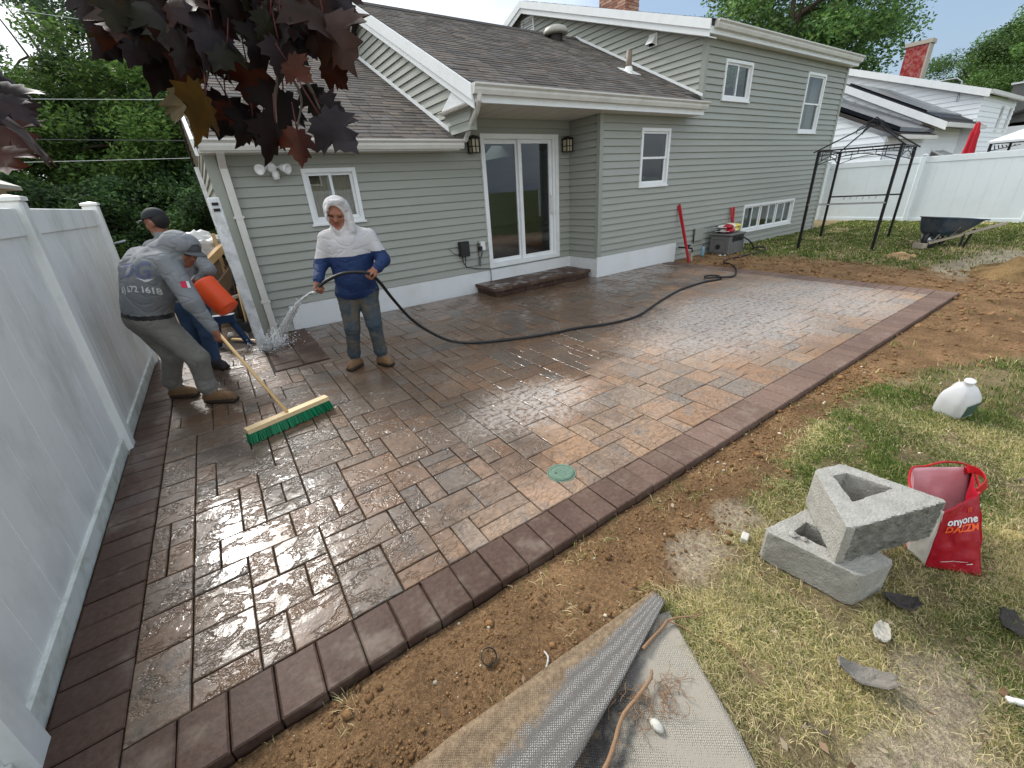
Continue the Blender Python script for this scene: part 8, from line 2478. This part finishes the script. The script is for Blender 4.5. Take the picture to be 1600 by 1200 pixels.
# ================================================================== TREES
def leaf_cloud(cx, n, size, pal, seed, clusters, spread=.32, flat=.6):
    """leaf sized quads gathered in clumps; returns V, F, col"""
    rg = np.random.default_rng(seed)
    ci = rg.integers(0, len(clusters), n)
    cl = np.array([c[:3] for c in clusters]); cr = np.array([c[3] for c in clusters]); ct = np.array([c[4] for c in clusters])
    d = rg.normal(0, 1, (n, 3)); d /= np.linalg.norm(d, axis=1)[:, None]
    r = rg.random(n) ** .45
    P = cl[ci] + d * (cr[ci] * r)[:, None] * np.array([1, 1, flat]) + rg.normal(0, .05, (n, 3))
    u = rg.normal(0, 1, (n, 3)); u[:, 2] *= .55; u /= np.linalg.norm(u, axis=1)[:, None]
    w = rg.normal(0, 1, (n, 3)); v = np.cross(u, w); v /= np.linalg.norm(v, axis=1)[:, None]
    s = size * rg.uniform(.55, 1.25, n)[:, None]
    nrm = np.cross(u, v)
    b = s * .18
    V = np.stack([P - u * s, P - v * s * .45 + nrm * b, P + u * s, P + v * s * .45 + nrm * b], 1).reshape(-1, 3)
    F = np.arange(n * 4).reshape(-1, 4)
    pal = np.array(pal)
    k = rg.integers(0, len(pal), n)
    c = pal[k] * (.65 + .7 * rg.random(n))[:, None] * ct[ci][:, None]
    return V, F, np.repeat(c, 4, 0)

def tree_meshes(seed, h, cr, trunk_r, n, size, pal, crown_lo=.3, nclus=60, shape='round'):
    q = random.Random(seed)
    clusters = []
    for i in range(nclus):
        for _ in range(30):
            x, y, z = q.uniform(-1, 1), q.uniform(-1, 1), q.uniform(0, 1)
            prof = math.sin(math.pi * min(1, .12 + z * .9)) ** .6 if shape == 'round' else (1.05 - z) ** .8
            if x * x + y * y < prof * prof and (x * x + y * y > .15 * prof * prof or z > .7): break
        clusters.append((x * cr, y * cr, h * (crown_lo + (1 - crown_lo) * z * .96), q.uniform(.16, .34) * cr, q.choice((.55, .8, 1.0, 1.15, 1.4))))
    V, F, Cl = leaf_cloud(None, n, size, pal, seed, clusters)
    mb = MB()
    top = Vector((q.uniform(-.1, .1) * cr, q.uniform(-.1, .1) * cr, h * .86))
    pts = smooth_path([(0, 0, -.2), (q.uniform(-.1, .1), q.uniform(-.1, .1), h * .3), (top.x * .6, top.y * .6, h * .6), top], 5)
    mb.tube(pts, [trunk_r * (1.25 - 1.1 * i / (len(pts) - 1)) for i in range(len(pts))], 9)
    for c in q.sample(clusters, min(22, nclus)):
        k = q.uniform(.25, .75); p = pts[int(k * (len(pts) - 1))]
        e = Vector(c[:3]); m_ = p.lerp(e, .5) + Vector((0, 0, .06 * h))
        br = smooth_path([p, m_, e], 4)
        mb.tube(br, [trunk_r * .42 * (1 - .85 * i / (len(br) - 1)) for i in range(len(br))], 6)
    return V, F, Cl, mb
LIB = {}
def tree(label, kind, loc, rz, s=1.0, group='trees beyond the house and fence', name='tree'):
    V, F, Cl, mb, memo = LIB[kind]
    t = thing(name, label, 'tree', loc, rz, group); t.scale = (s, s, s)
    if not memo:
        o = np_mesh('crown', V, F, MT['leaf'], Cl, parent=None); memo.append(o.data)
        b = mb.build('trunk', MT['tree_bark'], None, smooth=True); memo.append(b.data)
        o.parent = t; b.parent = t
    else:
        for n_, d_ in zip(('crown', 'trunk'), memo):
            o = bpy.data.objects.new(n_, d_); C.objects.link(o); o.parent = t
    return t
PG = [lin(74, 104, 52), lin(88, 118, 58), lin(62, 92, 48), lin(104, 132, 70)]
PD = [lin(68, 92, 58), lin(58, 82, 52), lin(80, 104, 70), lin(96, 118, 86)]
PB = [lin(96, 124, 56), lin(84, 112, 52), lin(108, 134, 66), lin(72, 98, 48)]
LIB['oak'] = (*tree_meshes(1, 9.5, 3.6, .20, 48000, .075, PG, .22, 90), [])
LIB['dark'] = (*tree_meshes(2, 12.5, 3.6, .22, 46000, .08, PD, .25, 90), [])
LIB['bright'] = (*tree_meshes(3, 7.0, 2.9, .14, 44000, .07, PB, .10, 80), [])
LIB['bush'] = (*tree_meshes(4, 3.2, 2.1, .07, 24000, .065, PG + PD, .02, 46), [])
LIB['thin'] = (*tree_meshes(5, 15.0, 3.4, .20, 13000, .085, PD, .34, 44), [])
LIB['big'] = (*tree_meshes(6, 18.0, 7.2, .42, 56000, .16, PG, .22, 120), [])
spots = [
    ('thin', (-8.6, 20.5), 0, 1.0, 'tall thin leaved tree at the far upper left against the sky'),
    ('thin', (-4.2, 22.5), 2, 1.0, 'tall airy dark tree behind the bright green one'),
    ('oak', (-5.2, 17.6), 1, .74, 'mid green leafy tree at the left behind the wires'),
    ('bright', (-2.5, 16.2), 0, 1.22, 'bright yellow green tree in the middle of the left wood'),
    ('dark', (-1.2, 18.6), 3, .9, 'dark green tree close to the left house corner'),
    ('bright', (-.6, 15.2), 4, .72, 'small bright bushy tree low down near the house gable'),
    ('oak', (-8.8, 15.5), 2, .9, 'mid green tree left of the wood edge above the fence'),
    ('dark', (1.5, 21.0), 1, 1.0, 'dark tree partly hidden by the roof of the left wing'),
    ('oak', (4.6, 20.5), 4, 1.12, 'leafy tree top peeping over the brown shingle ridge'),
    ('dark', (-12.5, 18.5), 5, 1.0, 'dark tree at the left end of the wood'),
    ('oak', (-3.6, 20.5), 5, .86, 'broad green tree deep in the left wood'),
    ('bright', (-6.8, 14.2), 1, .62, 'low light green tree just above the left fence'),
]
for k, (kd, (x, y), rz, s, l_) in enumerate(spots): tree(l_, kd, (x, y, -.1), rz, s, 'trees of the wood behind the left fence')
for k, (x, y, s, l_) in enumerate(((-4.6, 12.0, 1.0, 'dark bush at the wood edge above the left fence posts'), (-2.4, 12.6, 1.0, 'dark bush behind the man in the black cap'), (-.6, 11.6, .95, 'dark bush beside the gable wall of the house'), (-6.6, 12.6, 1.1, 'dark bush behind the nearest fence panel'), (-1.6, 14.0, 1.15, 'taller dark bush in the shade of the bright tree'), (-3.4, 14.4, 1.2, 'dense dark bush deep under the trees'), (.4, 13.0, 1.1, 'dark bush hidden behind the left house corner'))):
    tree(l_, 'bush', (x, y, -.1), k * 1.3, s, 'bushes at the foot of the wood', 'bush')
tree('large spreading green tree behind the two storey part of the house', 'big', (35.0, 11.6, 0), 0, .92, None)
tree('rounded green tree in the distance right of the red chimney', 'oak', (61, 6.4, 0), 1, 1.35, 'distant trees at the right')
tree('rounded green tree at the far right edge behind the grey roof', 'oak', (58, 1.2, 0), 3, 1.55, 'distant trees at the right')
tree('small distant tree top between the red chimney and the right trees', 'bright', (66, 10.5, 0), 2, 1.25, 'distant trees at the right')
tree('broad distant tree just beyond the right edge of the white house', 'oak', (63, 4.0, 0), 5, 1.45, 'distant trees at the right')

# ---- dark red maple overhanging the camera's left: hand sized leaves, each its own part ----
m = new_mat('maple_leaf_dark'); T = node_tools(m)
a = T.attr()
c = T.mix(1.0, a, T.mix(T.rng(T.noise(18, 4, .6), .3, .7), (.7, .7, .7), (1.3, 1.3, 1.3)), 'MULTIPLY')
T.l.new(c, T.p.inputs['Base Color']); T.p.inputs['Roughness'].default_value = .5; T.p.inputs['Specular IOR Level'].default_value = .15
tr = T.n.new('ShaderNodeBsdfTranslucent'); T.l.new(T.mix(1.0, c, (1.7, 1.0, .5), 'MULTIPLY'), tr.inputs['Color'])
ms = T.n.new('ShaderNodeMixShader'); ms.inputs[0].default_value = .3
T.l.new(T.p.outputs[0], ms.inputs[1]); T.l.new(tr.outputs[0], ms.inputs[2]); T.l.new(ms.outputs[0], T.n['Material Output'].inputs['Surface'])
MT['maple'] = m
HALF = [(.05, .02), (.10, -.05), (.24, -.10), (.24, .0), (.42, -.01), (.37, .10), (.60, .26), (.47, .30), (.52, .44), (.34, .40), (.22, .42), (.33, .60), (.21, .62), (.17, .76), (.08, .84)]
OUT = [(0, 0)] + HALF + [(0, 1.0)] + [(-x, y) for x, y in reversed(HALF)]
TONE = [lin(27, 17, 16), lin(34, 32, 16), lin(78, 62, 20), lin(66, 32, 18), lin(48, 29, 20), lin(50, 43, 47)]
mt_ = thing('maple_tree', 'dark red leaved maple branches hanging into the top left of the view', 'tree', (-3.3, -4.2, 0))
mb = MB()
mb.tube(smooth_path([(-3.3, -4.2, -.1), (-3.25, -4.25, 1.6), (-3.3, -4.2, 3.6), (-3.4, -4.0, 6.0)], 5), [.17 - .005 * i for i in range(16)], 10)
mb.build('trunk', MT['tree_bark'], mt_, smooth=True)
mb = MB()
p = smooth_path([(-3.28, -4.22, 2.6), (-2.5, -4.5, 2.85), (-1.9, -4.7, 2.75), (-1.45, -4.75, 2.52), (-.955, -4.963, 2.27)], 5)
mb.tube(p, [.06 - .05 * i / (len(p) - 1) for i in range(len(p))], 8)
p = smooth_path([(-1.9, -4.7, 2.75), (-1.7, -4.66, 2.45), (-1.502, -4.678, 2.14)], 5)
mb.tube(p, [.02 - .012 * i / (len(p) - 1) for i in range(len(p))], 7)
mb.build('branch', MT['tree_bark'], mt_, smooth=True)
for tw in TWIGS[:8]:
    p = smooth_path(tw, 4); MB().tube(p, [.006 - .0042 * i / (len(p) - 1) for i in range(len(p))], 6).build('twig', MT['tree_bark'], mt_, smooth=True)
q = random.Random(9)
for (bx, by, bz, tx, ty, tz, nx_, ny_, nz_, tone) in LEAVES:
    b, t = Vector((bx, by, bz)), Vector((tx, ty, tz)); ax = t - b; L = ax.length; ax.normalize()
    n = Vector((nx_, ny_, nz_)); n = (n - ax * n.dot(ax)).normalized(); sd_ = ax.cross(n)
    wd = q.uniform(.82, 1.02); fold = q.uniform(.1, .6); curl = q.uniform(-.3, .6); tw_ = q.uniform(-.3, .3)
    def P(x, y): 
        z = -fold * abs(x) - curl * (y - .2) ** 2 + tw_ * x * y + .05 * math.sin(9 * y + 5 * x)
        return b + (sd_ * (x * wd) + ax * y + n * z) * L
    vs = [P(x, y) for x, y in OUT] + [P(0, .32), P(0, .62), P(.14, .38), P(-.14, .38)]
    k = len(OUT); m0 = 1 + len(HALF)
    fs = []
    idx = list(range(k))
    for i in range(k):
        j = (i + 1) % k
        x, y = (OUT[i][0] + OUT[j][0]) / 2, (OUT[i][1] + OUT[j][1]) / 2
        if y > .52: cc_ = k + 1
        elif abs(x) > .18 and y > .1: cc_ = k + 2 if x > 0 else k + 3
        else: cc_ = k
        fs.append((i, j, cc_))
    fs += [(k, k + 2, k + 1), (k, k + 1, k + 3)]
    # close the seams between the three fans
    def fan(i): 
        j = (i + 1) % k; x, y = (OUT[i][0] + OUT[j][0]) / 2, (OUT[i][1] + OUT[j][1]) / 2
        return k + 1 if y > .52 else ((k + 2 if x > 0 else k + 3) if (abs(x) > .18 and y > .1) else k)
    for i in range(k):
        a_, b_ = fan(i), fan((i + 1) % k)
        if a_ != b_: fs.append(((i + 1) % k, b_, a_))
    kk = q.uniform(.6, 1.1)
    mbl = MB(); mbl.add(vs, fs, 0, tuple(c_ * kk for c_ in TONE[tone]))
    mbl.tube([b, b - ax * L * .35 + n * L * q.uniform(-.1, .1) + Vector((0, 0, .25 * L))], [.0018, .0012], 5, col=(.10, .03, .03))
    mbl.build('leaf', MT['maple'], mt_, smooth=True, recalc=False)
